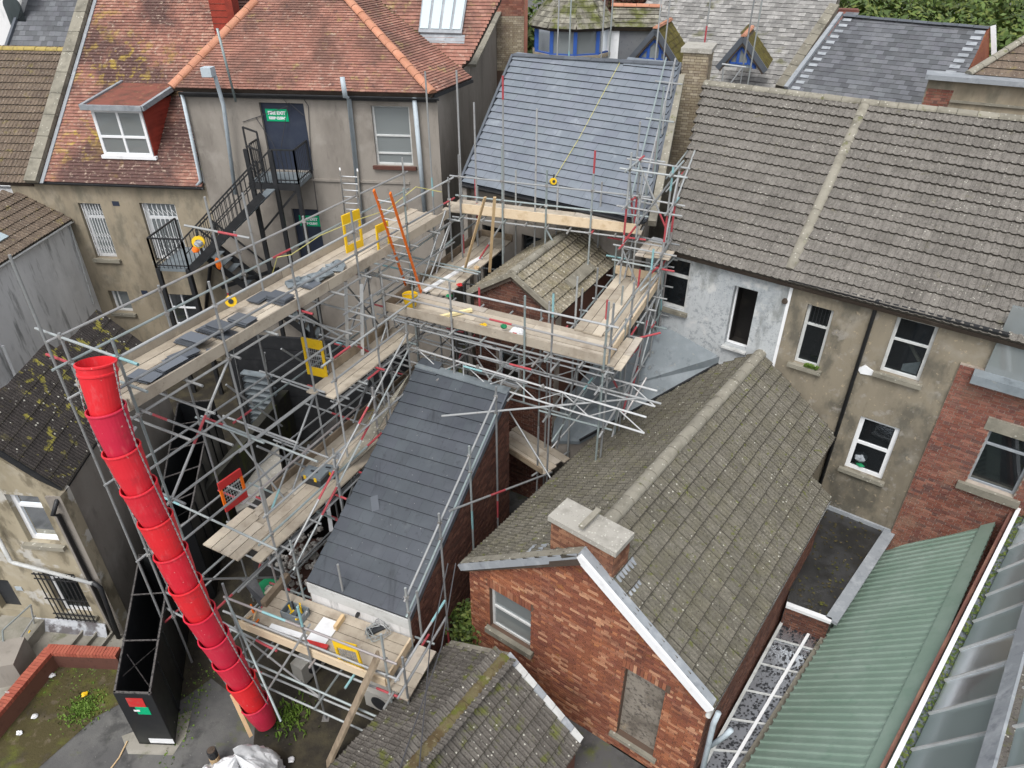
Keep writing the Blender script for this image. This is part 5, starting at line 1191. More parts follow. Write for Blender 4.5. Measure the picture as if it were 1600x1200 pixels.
# ================================================================== BACKGROUND beyond the ridge
# big weathered stone-slate roof with two dormers and a turret
Wd = dirv(118); up28 = dirv(28)
b0 = aty(1228, 140, 26.5)
PBg = Plane(b0, Wd, b0 + up28 * 4 + V(0, 0, 2.9))
sh_ = thing('stone_slate_house', 'large house with pale weathered stone slate roof and blue dormer windows, top right behind ridge', 'house', V(b0.x, b0.y, 0))
bp_ = [PBg.uv(x, y) for x, y in ((1222, 140), (1110, 150), (1020, 130), (960, 60), (1035, -25), (1318, -25), (1304, 12))]
roof(PBg, bp_, sh_, 'slate_stone', gauge=.20, tw=.24, kind='flat', th=.014, lift=.014, stagger=True, seed=101, maxobj=200, tname='slate', jit=.012)
q = [PBg.uv(x, y) for x, y in ((1303, 14), (1218, 142))]
for k in range(8): strip(PBg.pt(*lerp2(q[0], q[1], k / 8), .12), PBg.pt(*lerp2(q[0], q[1], (k + .96) / 8), .12), sh_, .34, .2, 'stone', 'coping_stone', up=PBg.N)
m = MB(); a, b = PBg.pt(*PBg.uv(1312, 18), .0), PBg.pt(*PBg.uv(1232, 138), .0); m.prism([a, b, b - V(0, 0, 2), a - V(0, 0, 2)], Wd * .25); m.build('party_wall', 'brick_red', sh_)
m = MB(); m.prism([PBg.pt(*p, -.15) for p in bp_], V(0, 0, -8)); m.build('walls', 'stone', sh_)
boxput(aty(1306, 14, 30.5) - V(.1, 0, .7), V(.9, -.3, 0), V(.1, .5, 0), V(0, 0, .7), sh_, 'brick_red', 'chimney')
def dormer_tri(apx, lpx, rpx, backpx, lab):
    A_ = aty(*apx, 24.8); az = 112
    Wl = Wall(A_.xy, az); L_, R_ = Wl.uz(*lpx), Wl.uz(*rpx); T = Wl.uz(*apx)
    m = MB(); m.prism([Wl.pt(L_[0], L_[1], -.12), Wl.pt(R_[0], L_[1], -.12), Wl.pt(T[0], T[1], -.12)], Wl.N * -.1); f = m.build('dormer', 'pale_pipe', sh_); f['label'] = lab
    wdt = R_[0] - L_[0]; ht = T[1] - L_[1]
    def tri(u): return L_[1] + ht * (1 - abs(u - T[0]) / (wdt / 2)) 
    us_ = [L_[0] + wdt * t for t in (.2, .36, .38, .62, .64, .8)]
    for a, b in ((0, 1), (2, 3), (4, 5)):
        ua, ub = us_[a], us_[b]; pts = [Wl.pt(ua, L_[1] + .12, -.1), Wl.pt(ub, L_[1] + .12, -.1), Wl.pt(ub, tri(ub) - .22, -.1), Wl.pt(ua, tri(ua) - .22, -.1)]
        if a == 2: pts.insert(3, Wl.pt(T[0], T[1] - .25, -.1))
        mm = MB(); mm.prism(pts, Wl.N * .015); w = mm.build('window', 'glass_pale', f)
        m2 = MB()
        for i in range(len(pts)): m2.bar(pts[i] + Wl.N * .02, pts[(i + 1) % len(pts)] + Wl.N * .02, .06)
        m2.build('frame', 'blue_paint', w)
    m = MB(); m.bar(Wl.pt(L_[0] - .1, L_[1] - .05, .02), Wl.pt(T[0], T[1] + .05, .02), .1, .16); m.bar(Wl.pt(R_[0] + .1, L_[1] - .05, .02), Wl.pt(T[0], T[1] + .05, .02), .1, .16); m.build('bargeboard', 'slate_ridge', f)
    B_ = -Wl.N * 2.4
    for (E_, mt) in ((L_, 'slate_mossy'), (R_, 'moss_side')):
        o = Wl.pt(E_[0] + (.1 if E_ is R_ else -.1), L_[1] - .06, .05); t = Wl.pt(T[0], T[1] + .06, .05)
        P_ = Plane(o, -Wl.N, t); vv = P_.uvp(t)[1]
        roof(P_, [(0, 0), (2.4, 0), (2.4, vv), (0, vv)], f, mt, gauge=.2, tw=.24, kind='flat', th=.012, lift=.014, stagger=True, maxobj=20, name='slope', seed=5)
    ridge(Wl.pt(T[0], T[1] + .1, .05), Wl.pt(T[0], T[1] + .1, .05) + B_, f, 'hip_clay', .09, .35)
dormer_tri((1024, 50), (984, 97), (1056, 99), None, 'left triangular dormer with blue frames')
dormer_tri((1161, 62), (1126, 104), (1190, 118), None, 'right triangular dormer with blue frames')
# turret
tc = aty(893, 88, 27.5); rt = 1.33; zs = aty(893, 92, 26.2).z; zt_ = aty(893, 45, 26.2).z
tur = thing('corner_turret', 'round turret with blue framed windows, yellow brick sill and mossy stone roof, top centre', 'turret', V(tc.x, 27.5, 0))
NF = 10; cx, cy = tc.x, 27.5
def tp_(k, r, z): t = math.pi * 2 * (k + .5) / NF; return V(cx + math.cos(t) * r, cy + math.sin(t) * r, z)
m = MB()
for k in range(NF): m.quad(tp_(k, rt, 3), tp_(k + 1, rt, 3), tp_(k + 1, rt, zs), tp_(k, rt, zs))
m.build('wall', 'white', tur, recalc=True)
for k in range(NF):
    strip(tp_(k, rt + .04, zs + .05), tp_(k + 1, rt + .04, zs + .05), tur, .16, .1, 'brick_buff', 'sill')
    a, b = tp_(k, rt, zs + .1), tp_(k + 1, rt, zs + .1); H_ = V(0, 0, zt_ - zs - .1)
    mm = MB(); mm.bar(a, b, .09); mm.bar(a + H_, b + H_, .16); mm.bar(a, a + H_, .12, up=V(0, 1, 0))
    w = mm.build('window', 'blue_paint', tur); m2 = MB(); m2.quad(a, b, b + H_, a + H_); m2.build('pane', 'glass_pale', w)
m = MB()
for k in range(NF): m.quad(tp_(k, rt * .6, zs), tp_(k + 1, rt * .6, zs), tp_(k + 1, rt * .6, zt_), tp_(k, rt * .6, zt_))
m.build('room', 'stone', tur)
for k in range(NF):
    a, b = tp_(k, rt + .25, zt_), tp_(k + 1, rt + .25, zt_)
    P_ = Plane(a, b - a, V(cx, cy, zt_ + 1.9)); L_ = (b - a).length; vv = P_.uvp(V(cx, cy, zt_ + 1.9))
    roof(P_, [(0, 0), (L_, 0), vv], tur, 'slate_mossy', gauge=.19, tw=.22, kind='flat', th=.012, lift=.014, stagger=True, maxobj=12, name='roof_facet', seed=k, tname='slate')
# link wing between turret and house
lk = thing('turret_link', 'slate hung link wing with mossy slope and orange ridge beside the turret', 'building', V(tc.x + 2, 27, 0))
a = aty(950, 92, 27); 
Wk = Wall(a.xy, 96); m = MB()
pts = [Wk.uz(x, y) for x, y in ((946, 93), (1000, 93), (1030, 38), (962, 40), (948, 45))]
m.prism([Wk.pt(*p, 0) for p in pts], Wk.N * -1); m.build('hung_slate_wall', 'slate_old', lk)
pw1, pw2 = Wk.uz(947, 90), Wk.uz(965, 90); m = MB(); m.box(Wk.pt(pw1[0], pw1[1] - 1, .0), Wk.U * (pw2[0] - pw1[0]), Wk.N * .05, V(0, 0, 2.0)); m.build('white_panel', 'white', lk)
o = Wk.pt(*Wk.uz(955, 42), .2); P_ = Plane(o, Wk.U, o - Wk.N * 2 + V(0, 0, 1.5)); pp = [P_.uv(x, y) for x, y in ((955, 40), (1030, 38), (1034, 12), (955, 10))]
roof(P_, [(pp[0][0], 0), (pp[1][0], 0), pp[2], pp[3]], lk, 'slate_mossy', gauge=.19, tw=.24, kind='flat', stagger=True, maxobj=40, tname='slate')
ridge(P_.pt(*pp[3], .03), P_.pt(*pp[2], .03), lk, 'hip_clay', .12, .4)
mw_ = MB(); 
# mid-right slate roof
o = aty(1232, 137, 24.5); o2 = aty(1452, 166, 22.0)
du = (V(o2.x, o2.y, o.z) - o).normalized(); nb = V(-du.y, du.x, 0)
PQ2 = Plane(o, du, o + nb * 3 + V(0, 0, 2.0))
q = [PQ2.uv(x, y) for x, y in ((1228, 140), (1452, 185), (1512, 110), (1546, 46), (1318, 26))]
rs_ = thing('blue_slate_house', 'house with smooth blue slate roof and lead stepped flashing, top right before the trees', 'house', V(o.x, o.y, 0))
roof(PQ2, q, rs_, 'slate_old', gauge=.19, tw=.25, kind='flat', th=.006, lift=.012, stagger=True, seed=111, maxobj=150, tname='slate')
ridge(PQ2.pt(*q[4], .03), PQ2.pt(*q[3], .03), rs_, 'slate_ridge', .12, .45, flat=.5)
for k in range(13):
    a = lerp2(PQ2.uv(1316, 34), PQ2.uv(1236, 140), k / 12); boxput(PQ2.pt(a[0], a[1], .03), PQ2.U * .26, PQ2.W * .12, PQ2.N * .012, rs_, 'lead', 'stepped_flashing')
for k in range(8):
    a = lerp2(PQ2.uv(1536, 55), PQ2.uv(1490, 118), k / 7); boxput(PQ2.pt(a[0] - .25, a[1], .03), PQ2.U * .28, PQ2.W * .14, PQ2.N * .012, rs_, 'lead', 'stepped_flashing')
strip(PQ2.pt(*PQ2.uv(1314, 24), .08), PQ2.pt(*PQ2.uv(1228, 140), .08), rs_, .14, .1, 'lead', 'verge')
m = MB(); m.prism([PQ2.pt(*p, -.1) for p in q], V(0, 0, -8)); m.build('walls', 'brick_red', rs_)
ga_, gb2, gc_ = PQ2.pt(*PQ2.uv(1545, 48)), PQ2.pt(*PQ2.uv(1510, 120)), aty(1551, 108, 23.5)
m = MB(); m.prism([ga_ + V(0, 0, .1), gb2, V(gc_.x, gc_.y, gb2.z - .3)], V(0.02, .3, 0)); m.build('gable_peak', 'brick_orange', rs_)
strip(ga_ + V(.05, -.05, .15), V(gc_.x, gc_.y - .1, gc_.z), rs_, .1, .12, 'white', 'bargeboard')
# arched stone building at right
ab = thing('arcaded_building', 'stained rendered building with arched mouldings and brown tile roof behind ridge, right edge', 'building', aty(1550, 150, 21).xy.to_3d())
Wa = Wall(aty(1452, 165, 20.6).xy, 118)
a0, a1_ = Wa.uz(1452, 122), Wa.uz(1620, 150)
m = MB(); m.prism([Wa.pt(a0[0], 4), Wa.pt(a0[0] + 6, 4), Wa.pt(a0[0] + 6, a0[1]), Wa.pt(a0[0], a0[1])], Wa.N * -.4); m.build('wall', 'render_tan', ab)
bricks(Wa, [(a0[0], a0[1] - 1.3), (a0[0] + .6, a0[1] - 1.3), (a0[0] + .68, a0[1] - .25), (a0[0] + .02, a0[1] - .25)], [], 'brick_red', ab, 60, seed=3)
boxput(Wa.pt(a0[0] - .1, a0[1], -.5), Wa.U * 6, Wa.N * .75, V(0, 0, .12), ab, 'lead', 'parapet_capping')
boxput(Wa.pt(a0[0] + .65, a0[1] - .55, 0), Wa.U * 5, Wa.N * .06, V(0, 0, .06), ab, 'stone', 'string_course')
for k in range(5):
    m = MB(); cxx = a0[0] + 1.1 + k * .85; czz = a0[1] - 1.15
    for rr in (.38, .27): m.tube([Wa.pt(cxx + math.cos(t) * rr, czz + math.sin(t) * rr, .03) for t in [math.pi * i / 10 for i in range(11)]], .035, 6)
    m.build('arch_moulding', 'render_cream', ab)
o = Wa.pt(a0[0] + .7, a0[1] + .1, -.3); P_ = Plane(o, Wa.U, o - Wa.N * 3 + V(0, 0, 1.9)); pp = [P_.uv(x, y) for x, y in ((1530, 132), (1612, 96))]
roof(P_, [(.2, 0), (5.2, 0), (5.2, 3.2), (2.6, 3.2)], ab, 'tile_brown', gauge=.3, tw=.3, kind='flat', th=.02, lift=.02, maxobj=80, seed=7)
ridge(P_.pt(.2, 0, .04), P_.pt(2.6, 3.2, .04), ab, 'ridge', .12, .4)

# trees
def tree(x, y, h, r, mat, label, seed, n=5200, leaf=.16, squash=.9, trunk_r=.22, group=None):
    rr = random.Random(seed); t = thing('tree', label, 'tree', V(x, y, 0), group)
    m = MB(); top = V(x + rr.uniform(-.3, .3), y, h * .75); base = V(x, y, -.1)
    m.tube([base, base.lerp(top, .5) + V(rr.uniform(-.2, .2), 0, 0), top], [trunk_r, trunk_r * .7, trunk_r * .3], 8)
    for k in range(9):
        s = base.lerp(top, rr.uniform(.35, .9)); a = rr.uniform(0, 6.28); e = s + V(math.cos(a) * r * .7, math.sin(a) * r * .7, rr.uniform(.3, 1.2) * r * .5)
        m.tube([s, s.lerp(e, .5) + V(0, 0, .2), e], [trunk_r * .4, trunk_r * .25, trunk_r * .08], 6)
    m.build('trunk', 'bark', t)
    cl = []
    for k in range(26):
        a = rr.uniform(0, 6.28); ph = rr.uniform(-.8, 1); q = rr.uniform(.45, 1)
        cl.append((V(x + math.cos(a) * r * q * math.cos(ph), y + math.sin(a) * r * q * math.cos(ph), h - r * squash + math.sin(ph) * r * squash * q), r * rr.uniform(.22, .42)))
    v = []; f = []
    for k in range(n):
        c, cr = cl[rr.randrange(len(cl))]
        d = V(rr.gauss(0, 1), rr.gauss(0, 1), rr.gauss(0, 1)).normalized() * cr * rr.uniform(.55, 1.12); p = c + d
        nn = (d.normalized() + V(rr.uniform(-.6, .6), rr.uniform(-.6, .6), rr.uniform(0, .9))).normalized(); x_ = nn.orthogonal().normalized(); x_.rotate(Matrix.Rotation(rr.uniform(0, 6.28), 3, nn)); y_ = nn.cross(x_); s = leaf * rr.uniform(.6, 1.3)
        i = len(v); v += [tuple(p - x_ * s), tuple(p - y_ * s * .5), tuple(p + x_ * s), tuple(p + y_ * s * .5)]; f.append((i, i + 1, i + 2, i + 3))
    me = bpy.data.meshes.new('crown'); me.from_pydata(v, [], f); me.materials.append(MT[mat]); me.update(); put(me, 'crown', t)
tt = [(1340, 40, 40, 'leaf', 'bushy green tree behind the left end of the blue slate ridge'), (1400, 30, 38, 'leaf', 'leafy tree behind the middle of the blue slate ridge'), (1470, 40, 37, 'leaf', 'leafy tree behind the right half of the blue slate ridge'),
      (1560, 60, 35, 'leaf', 'leafy tree right of the blue slate roof peak with its white bargeboard'), (1598, 30, 42, 'leaf', 'tall tree at the top right corner'), (1585, 105, 30, 'leaf', 'low bushy tree above the brown tiles of the arcaded building'),
      (1430, -40, 48, 'leaf', 'far tree beyond the row behind the blue slate roof'), (1530, -30, 50, 'leaf', 'far tree near the top right corner beyond the others'), (1350, -30, 50, 'leaf', 'far tree above the red chimney at top right'),
      (828, 45, 36, 'leaf', 'dark green tree seen between brick stack and turret'), (985, -14, 36, 'leaf_red', 'red leaved tree above the orange ridge of the turret link'), (930, -30, 40, 'leaf', 'tree behind the turret roof')]
for i, (px, py, y, mt, lb) in enumerate(tt):
    p = aty(px, py, y); tree(p.x, y, max(3, p.z + 1.2), 2.6 if y < 45 else 3.4, mt, lb, 200 + i, n=4200 if y < 45 else 3200, leaf=.17, group='trees beyond the roofs')
far = MB(); far.quad((-120, 56, 0), (160, 56, 0), (160, 57, 14), (-120, 57, 14))
rr = random.Random(5); v = []; f = []
for k in range(16000):
    p = V(rr.uniform(-60, 60), 54 + rr.uniform(0, 5), rr.uniform(0, 9.5)); s = .3 * rr.uniform(.6, 1.3); a = V(rr.gauss(0, 1), rr.gauss(0, 1), rr.gauss(0, 1)).normalized(); b = a.orthogonal().normalized(); i = len(v)
    v += [tuple(p - a * s), tuple(p - b * s * .6), tuple(p + a * s), tuple(p + b * s * .6)]; f.append((i, i + 1, i + 2, i + 3))
me = bpy.data.meshes.new('woods'); me.from_pydata(v, [], f); me.materials.append(MT['leaf']); me.update()
tag(put(me, 'distant_woods'), 'dense mass of green trees far beyond the roofs', 'woods', kind='stuff')

# ================================================================== COURTYARD: low brick wall, skips, panel, planting
low = thing('low_brick_wall', 'low L shaped brick garden wall with red coping bricks around the mossy bed', 'wall', at(80, 1018, 0))
for (pa_, pb_) in (((-40, 1150), (78, 1012)), ((78, 1012), (190, 1017))):
    A_, B_ = at(*pa_, .42), at(*pb_, .42); d = (B_ - A_); L_ = d.length; d.normalize(); n_ = V(d.y, -d.x, 0)
    m = MB(); m.box(A_ - n_ * .0 + V(0, 0, -.42), d * L_, n_ * .2, V(0, 0, .42)); core = m.build('wall_body', 'brick_dark', low)
    k = int(L_ / .075)
    for i in range(k):
        boxput(A_ + d * (i * .075 + .004) - n_ * .015 + V(0, 0, random.uniform(.001, .006)), d * .066, n_ * .225, V(0, 0, .11), low, 'brick_edge', 'coping_brick')
def skip(name, label, A_, B_, C_, D_, h, z0=.0, loc=None, bars=3):
    """open topped black steel box; A_ B_ near end left and right, C_ D_ far right and left"""
    t = thing(name, label, 'skip', (A_ + B_) / 2)
    P4 = [A_, B_, C_, D_]; w = .05
    for i in range(4):
        a, b = P4[i], P4[(i + 1) % 4]; d = (b - a).normalized(); n_ = V(-d.y, d.x, 0)
        a2 = a.lerp(b, .0); m = MB(); m.box(V(a.x, a.y, z0) + (d * w if i % 2 else V(0, 0, 0)), (b - a) - (d * 2 * w if i % 2 else V(0, 0, 0)), n_ * w, V(0, 0, h)); m.build('side_panel', 'black_steel', t)
        strip(V(a.x, a.y, z0 + h + .02) + n_ * w / 2, V(b.x, b.y, z0 + h + .02) + n_ * w / 2, t, .035, .03, 'rim', 'top_rim')
        n = max(1, int((b - a).length / .7))
        for k in range(1, n):
            p = a.lerp(b, k / n); boxput(V(p.x, p.y, z0 + .01) - n_ * .03, d * .02, n_ * .03, V(0, 0, h - .05), t, 'black_steel', 'stiffener')
    m = MB(); m.prism([V(p.x, p.y, z0 + .005) for p in P4], V(0, 0, .04)); m.build('floor_plate', 'black_steel', t)
    for k in range(1, bars + 1):
        q = k / (bars + 1); strip(V(*A_.lerp(D_, q).xy, z0 + h + .025), V(*B_.lerp(C_, q).xy, z0 + h + .025), t, .022, .022, 'rim', 'cross_bar')
    strip(V(*A_.lerp(D_, .1).xy, z0 + h - .1), V(*B_.lerp(C_, .8).xy, z0 + .2), t, .02, .02, 'rim', 'inner_stay'); strip(V(*A_.lerp(D_, .3).xy, z0 + h - .1), V(*B_.lerp(C_, .1).xy, z0 + .2), t, .02, .02, 'rim', 'inner_stay')
    return t
h_ = 1.75; z_ = 0.02
sA, sB = at(177, 1084, h_), at(236, 1086, h_); sC, sD = at(272, 862, h_), at(217, 868, h_)
sk1 = skip('steel_container', 'long open topped black steel container with red and green sticker beside red chute', sA, sB, sC, sD, h_ - z_, z_, bars=2)
uu = (sB - sA).normalized(); nn = V(uu.y, -uu.x, 0)
stk = boxput(V(sA.x, sA.y, 0) + uu * .2 + nn * .002 + V(0, 0, 1.35), uu * .33, nn * .006, V(0, 0, .28), sk1, 'red', 'red_notice')
for q in range(4): boxput(V(sA.x, sA.y, 0) + uu * (.22 + .02 * q) + nn * .009 + V(0, 0, 1.56 - .055 * q), uu * (.29 - .04 * q), nn * .004, V(0, 0, .022), stk, 'white', 'notice_print')
boxput(V(sA.x, sA.y, 0) + uu * .25 + nn * .009 + V(0, 0, 1.2), uu * .12, nn * .004, V(0, 0, .05), sk1, 'white', 'notice_print')
boxput(V(sA.x, sA.y, 0) + uu * .3 + nn * .002 + V(0, 0, 1.1), uu * .26, nn * .006, V(0, 0, .24), sk1, 'sign_green', 'green_notice')
boxput(V(sA.x, sA.y, 0) + uu * .25 + nn * .002 + V(0, 0, .08), uu * .5, nn * .004, V(0, 0, .16), sk1, 'film', 'worn_patch')
h2_ = 2.6
tA, tB, tC, tD = at(236, 850, h2_), at(297, 815, h2_), at(334, 625, h2_), at(277, 630, h2_)
skip('steel_container', 'second black steel container, partly hidden behind the red chute and scaffold poles', tA, tB, tC, tD, h2_, .0, bars=4)
# mossy dark wall and pale slabs in the gap under the scaffold
gp2 = [at(x, y, 0.01) for x, y in ((330, 900), (470, 780), (520, 500), (330, 500), (270, 620), (260, 860))]
m = MB(); m.prism([at(x, y, .9) for x, y in ((395, 660), (425, 640), (445, 760), (370, 800), (352, 745))], V(0, 0, -.9)); tag(m.build('concrete_plinth', 'concrete'), 'pale broken concrete plinth lying below the scaffold left of the lower walkway', 'plinth')
m = MB(); m.box(at(330, 860, 0), V(.25, 0, 0), V(1.3, 6.5, 0), V(0, 0, 2.0)); tag(m.build('garden_wall', 'darkmoss'), 'dark moss streaked wall standing beneath the scaffold', 'wall')
fl = thing('garage_shutter', 'dark grey slatted garage shutter wall behind the scaffold lifts', 'shutter', at(450, 600, 0))
g0_ = at(395, 600, 0); g1_ = at(520, 610, 0)
for k in range(9): boxput(V(-8.6, 18.2, .1 + k * .42), V(5.6, -.6, 0), V(.01, .08, 0), V(0, 0, .405), fl, 'blackmetal', 'slat')
# steel steps down behind the containers
ys_ = thing('yard_steps', 'pale steel yard steps with railings seen through the scaffold beside the black container', 'stairs', at(385, 640, 0))
q0_, q1_ = at(375, 585, 3.0), at(392, 672, .6)
for k in range(10):
    c_ = q0_.lerp(q1_, k / 9); boxput(c_, dirv(105) * 1.0, dirv(15) * .22, V(0, 0, .04), ys_, 'lead_dark', 'tread')
for s in (0, 1.0):
    a_s, b_s = q0_ + dirv(105) * s, q1_ + dirv(105) * s; strip(a_s, b_s, ys_, .04, .16, 'blackmetal', 'stringer')
    strip(a_s + V(0, 0, .9), b_s + V(0, 0, .9), ys_, .035, .035, 'galv', 'handrail')
    for k in range(9): c_ = a_s.lerp(b_s, k / 8); strip(c_, c_ + V(0, 0, .9), ys_, .02, .02, 'blackmetal', 'baluster', up=V(0, 1, 0))
bx_ = MB().box(at(402, 905, 0), dirv(110) * 1.0, dirv(20) * 4.2, V(0, 0, 2.2)); tag(bx_.build('dark_shed', 'dark'), 'plain dark box shed under the lower walkway', 'shed')  # solid box with the same dark colour on every face
# leaning stained panel, railing, broom stick
pn = MB(); a, b = at(52, 985, .0), at(168, 997, .0); pn.prism([a, b, b + V(0, .1, .34), a + V(0, .2, .42)], V(0, .03, .0)); tag(pn.build('stained_panel', 'stained'), 'pale stained panel leaning against the cream wall below the barred window', 'panel')
rl = thing('step_railing', 'grey tubular railing beside the door steps, lower left edge', 'railing', at(30, 1010, 0))
for (a, b) in (((4, 985, 1.0), (48, 945, 1.0)), ((18, 1018, .5), (55, 962, .5)), ((8, 1040, 0), (4, 985, 1.0)), ((55, 985, 0), (48, 945, 1.0))): tube(at(*a), at(*b), rl, 'galv', .02, 'rail')
m = MB(); m.box(at(0, 1075, 0), V(.5, .1, 0), V(-.15, .7, 0), V(0, 0, .7)); tag(m.build('plinth_block', 'render_grey'), 'grey rendered plinth block at the left edge by the railing', 'plinth')
tag(MB().bar(at(30, 1022, .03), at(47, 985, .3), .025).build('broom_handle', 'yellow'), 'yellow stick leaning on the pavement by the railing', 'stick')
for k, (x, y) in enumerate(((105, 1003), (125, 1008), (148, 1010))):
    tag(boxput(at(x, y + 12, 0), V(.04, 0, 0), V(.25, .6, 0), V(0, 0, .12), None, 'paving', 'paving_slab'), ['first slab from the pavement in the row below the stained panel', 'middle slab in the row below the stained panel', 'last slab, nearest the container, below the stained panel'][k], 'slab', 'slabs below the panel')
def tuft(pts, n, mat, hgt, name, label, cat, seed=1, w=.012):
    rr = random.Random(seed); v = []; f = []
    for _ in range(n):
        c = pts(rr); a = rr.uniform(0, 6.28); h = hgt * rr.uniform(.4, 1.2); dx = V(math.cos(a), math.sin(a), 0); l = dx * h * rr.uniform(.2, .9); s = V(-dx.y, dx.x, 0) * w * rr.uniform(.7, 1.6); i = len(v)
        v += [tuple(c - s), tuple(c + s), tuple(c + l * .5 + V(0, 0, h * .8) + s * 1.4), tuple(c + l + V(0, 0, h * .9)), tuple(c + l * .5 + V(0, 0, h * .8) - s * 1.4)]; f.append((i, i + 1, i + 2, i + 3, i + 4))
    me = bpy.data.meshes.new(name); me.from_pydata(v, [], f); me.materials.append(MT[mat]); me.update()
    return tag(put(me, name), label, cat, kind='stuff')
def disc(px, py, r, z=0.):
    c = at(px, py, z); return lambda rr: c + V(rr.gauss(0, r * .5), rr.gauss(0, r * .5), 0)
tuft(disc(130, 1108, .36), 900, 'grass', .05, 'weeds', 'bright green weeds growing in the mossy bed', 'weeds', 1)
tuft(disc(120, 1060, .9), 250, 'grass', .03, 'weeds', 'sparse weeds along the low wall', 'weeds', 2)
tuft(disc(455, 1120, .4), 260, 'grass', .14, 'weeds', 'weeds on the dark soil below the air conditioners', 'weeds', 3)
tuft(lambda rr: at(300, 1100, 0) + V(rr.gauss(0, .15), rr.gauss(0, .7), 0), 260, 'grass', .04, 'weeds', 'weeds along the right side of the container', 'weeds', 4)
def bush(px, py, z, r, mat, label, seed, n=900, leaf=.06):
    rr = random.Random(seed); c = at(px, py, z); v = []; f = []
    for k in range(n):
        d = V(rr.gauss(0, 1), rr.gauss(0, 1), rr.gauss(0, 1)).normalized() * r * rr.uniform(.3, 1.05); p = c + V(d.x, d.y, d.z * .8); a = V(rr.gauss(0, 1), rr.gauss(0, 1), rr.gauss(0, 1)).normalized(); b = a.orthogonal().normalized(); s = leaf * rr.uniform(.6, 1.4); i = len(v)
        v += [tuple(p - a * s), tuple(p - b * s * .5), tuple(p + a * s), tuple(p + b * s * .5)]; f.append((i, i + 1, i + 2, i + 3))
    me = bpy.data.meshes.new('foliage'); me.from_pydata(v, [], f); me.materials.append(MT[mat]); me.update()
    t = thing('shrub', label, 'shrub', V(c.x, c.y, 0)); put(me, 'foliage', t)
    m = MB(); m.tube([V(c.x, c.y, 0), c], [.04, .02], 6); m.build('stem', 'bark', t)
bush(735, 975, .8, .55, 'leaf', 'dark green shrub in the shady gap between two brick walls', 11)
bush(1300, 618, 0, .01, 'leaf', 'x', 12, 1) if False else None
tuft(lambda rr: TW.pt(h1[1] - rr.random() * .3, h1[2] + .02, .08), 160, 'grass', .1, 'weeds', 'weeds growing on the sill of the narrow terrace window', 'weeds', 6)
# litter
for k, (x, y, mt, lb) in enumerate(((132, 1085, 'yellow', 'crushed yellow packet lying on the moss bed'), (30, 1145, 'film', 'small white paper scrap on the asphalt at lower left'), (54, 1118, 'film', 'pale wrapper on the moss by the low wall'), (455, 1187, 'film', 'white stone lying on bare soil near the big bag'), (82, 1055, 'film', 'clear crumpled plastic bottle beside the low wall corner'))):
    tag(blob(MB(), at(x, y, .05), .06, sq=.5, seed=k, jit=.4).build('litter', mt), lb, 'litter')
# bollard
bo = thing('bollard', 'dark timber bollard with pale band by the big white bag', 'bollard', at(338, 1195, 0))
c = at(340, 1196, 0); m = MB(); m.tube([c, c + V(0, 0, .55)], .09, 14); m.build('post', 'blackmetal', bo); m = MB(); m.tube([c + V(0, 0, .18), c + V(0, 0, .34)], .095, 14); m.build('band', 'plank', bo); m = MB(); m.tube([c + V(0, 0, .55), c + V(0, 0, .57)], .075, 14); m.build('cap', 'bark', bo)
# rubble bag
from mathutils import noise as mnoise
def sheetbag(px, py, rx, ry, hh, seed):
    c = at(px, py, 0); n = 90; R_ = 34; m = MB()
    for j in range(R_ + 1):
        t = j / R_; rad = max(.0, math.cos(t * math.pi / 2)) ** .6
        for i in range(n):
            a = 6.2832 * i / n; q = V(math.cos(a) * 1.2, math.sin(a) * 1.2, t * 1.5 + seed)
            w = 1 + .32 * mnoise.noise(q * 1.3) + .16 * (1 - 2 * abs(mnoise.noise(q * 2.6))) + .09 * (1 - 2 * abs(mnoise.noise(q * 6)))
            m.v.append((c.x + math.cos(a) * rx * rad * w, c.y + math.sin(a) * ry * rad * w, max(.01, hh * t * (.85 + .4 * mnoise.noise(q * .9)) + .12 * mnoise.noise(q * 3.1))))
    for j in range(R_):
        for i in range(n): k2 = (i + 1) % n; m.f.append((j * n + i, j * n + k2, (j + 1) * n + k2, (j + 1) * n + i))
    return m
bg_ = thing('rubble_bag', 'big crumpled white rubble bag under the foot of the red chute', 'bag', at(385, 1215, 0))
sheetbag(388, 1232, .72, .5, 1.25, 3).build('bag_body', 'film', bg_, smooth=True); sheetbag(338, 1225, .42, .32, .5, 4).build('bag_fold', 'film', bg_, smooth=True)
tag(MB().bar(at(362, 1085, 1.3), at(392, 1150, .35), .07, .05).build('timber_post', 'plank'), 'orange timber leaning beside the foot of the chute', 'timber')
tag(MB().tube([at(199, 1158, .02), at(192, 1172, .03), at(186, 1184, .02), at(170, 1205, .02)], .015, 6).build('rope', 'plank'), 'frayed pale rope on the asphalt in front of the container', 'rope')
for k, (x, y, lb) in enumerate(((478, 1075, 'grey air conditioning unit on the soil, left of its twin'), (573, 1105, 'grey air conditioning unit beneath the lower platform, right of its twin'))):
    t = thing('air_conditioner', lb, 'air conditioner', at(x, y, 0), 'air conditioners below the scaffold')
    c = at(x, y, .0); dd = dirv(30 + k * 85); ee = V(-dd.y, dd.x, 0)
    m = MB(); m.box(c + V(0, 0, .1), dd * .75, ee * .32, V(0, 0, .55)); m.build('casing', 'acunit', t)
    fc = c + dd * .37 + ee * (-.003 if True else 0) + V(0, 0, .38); 
    m = MB(); m.tube([fc, fc - ee * .012], .2, 18); m.build('fan_guard', 'blackp', t)
    for s in (.12, .55): boxput(c + dd * s, dd * .05, ee * .32, V(0, 0, .1), t, 'blackmetal', 'foot')
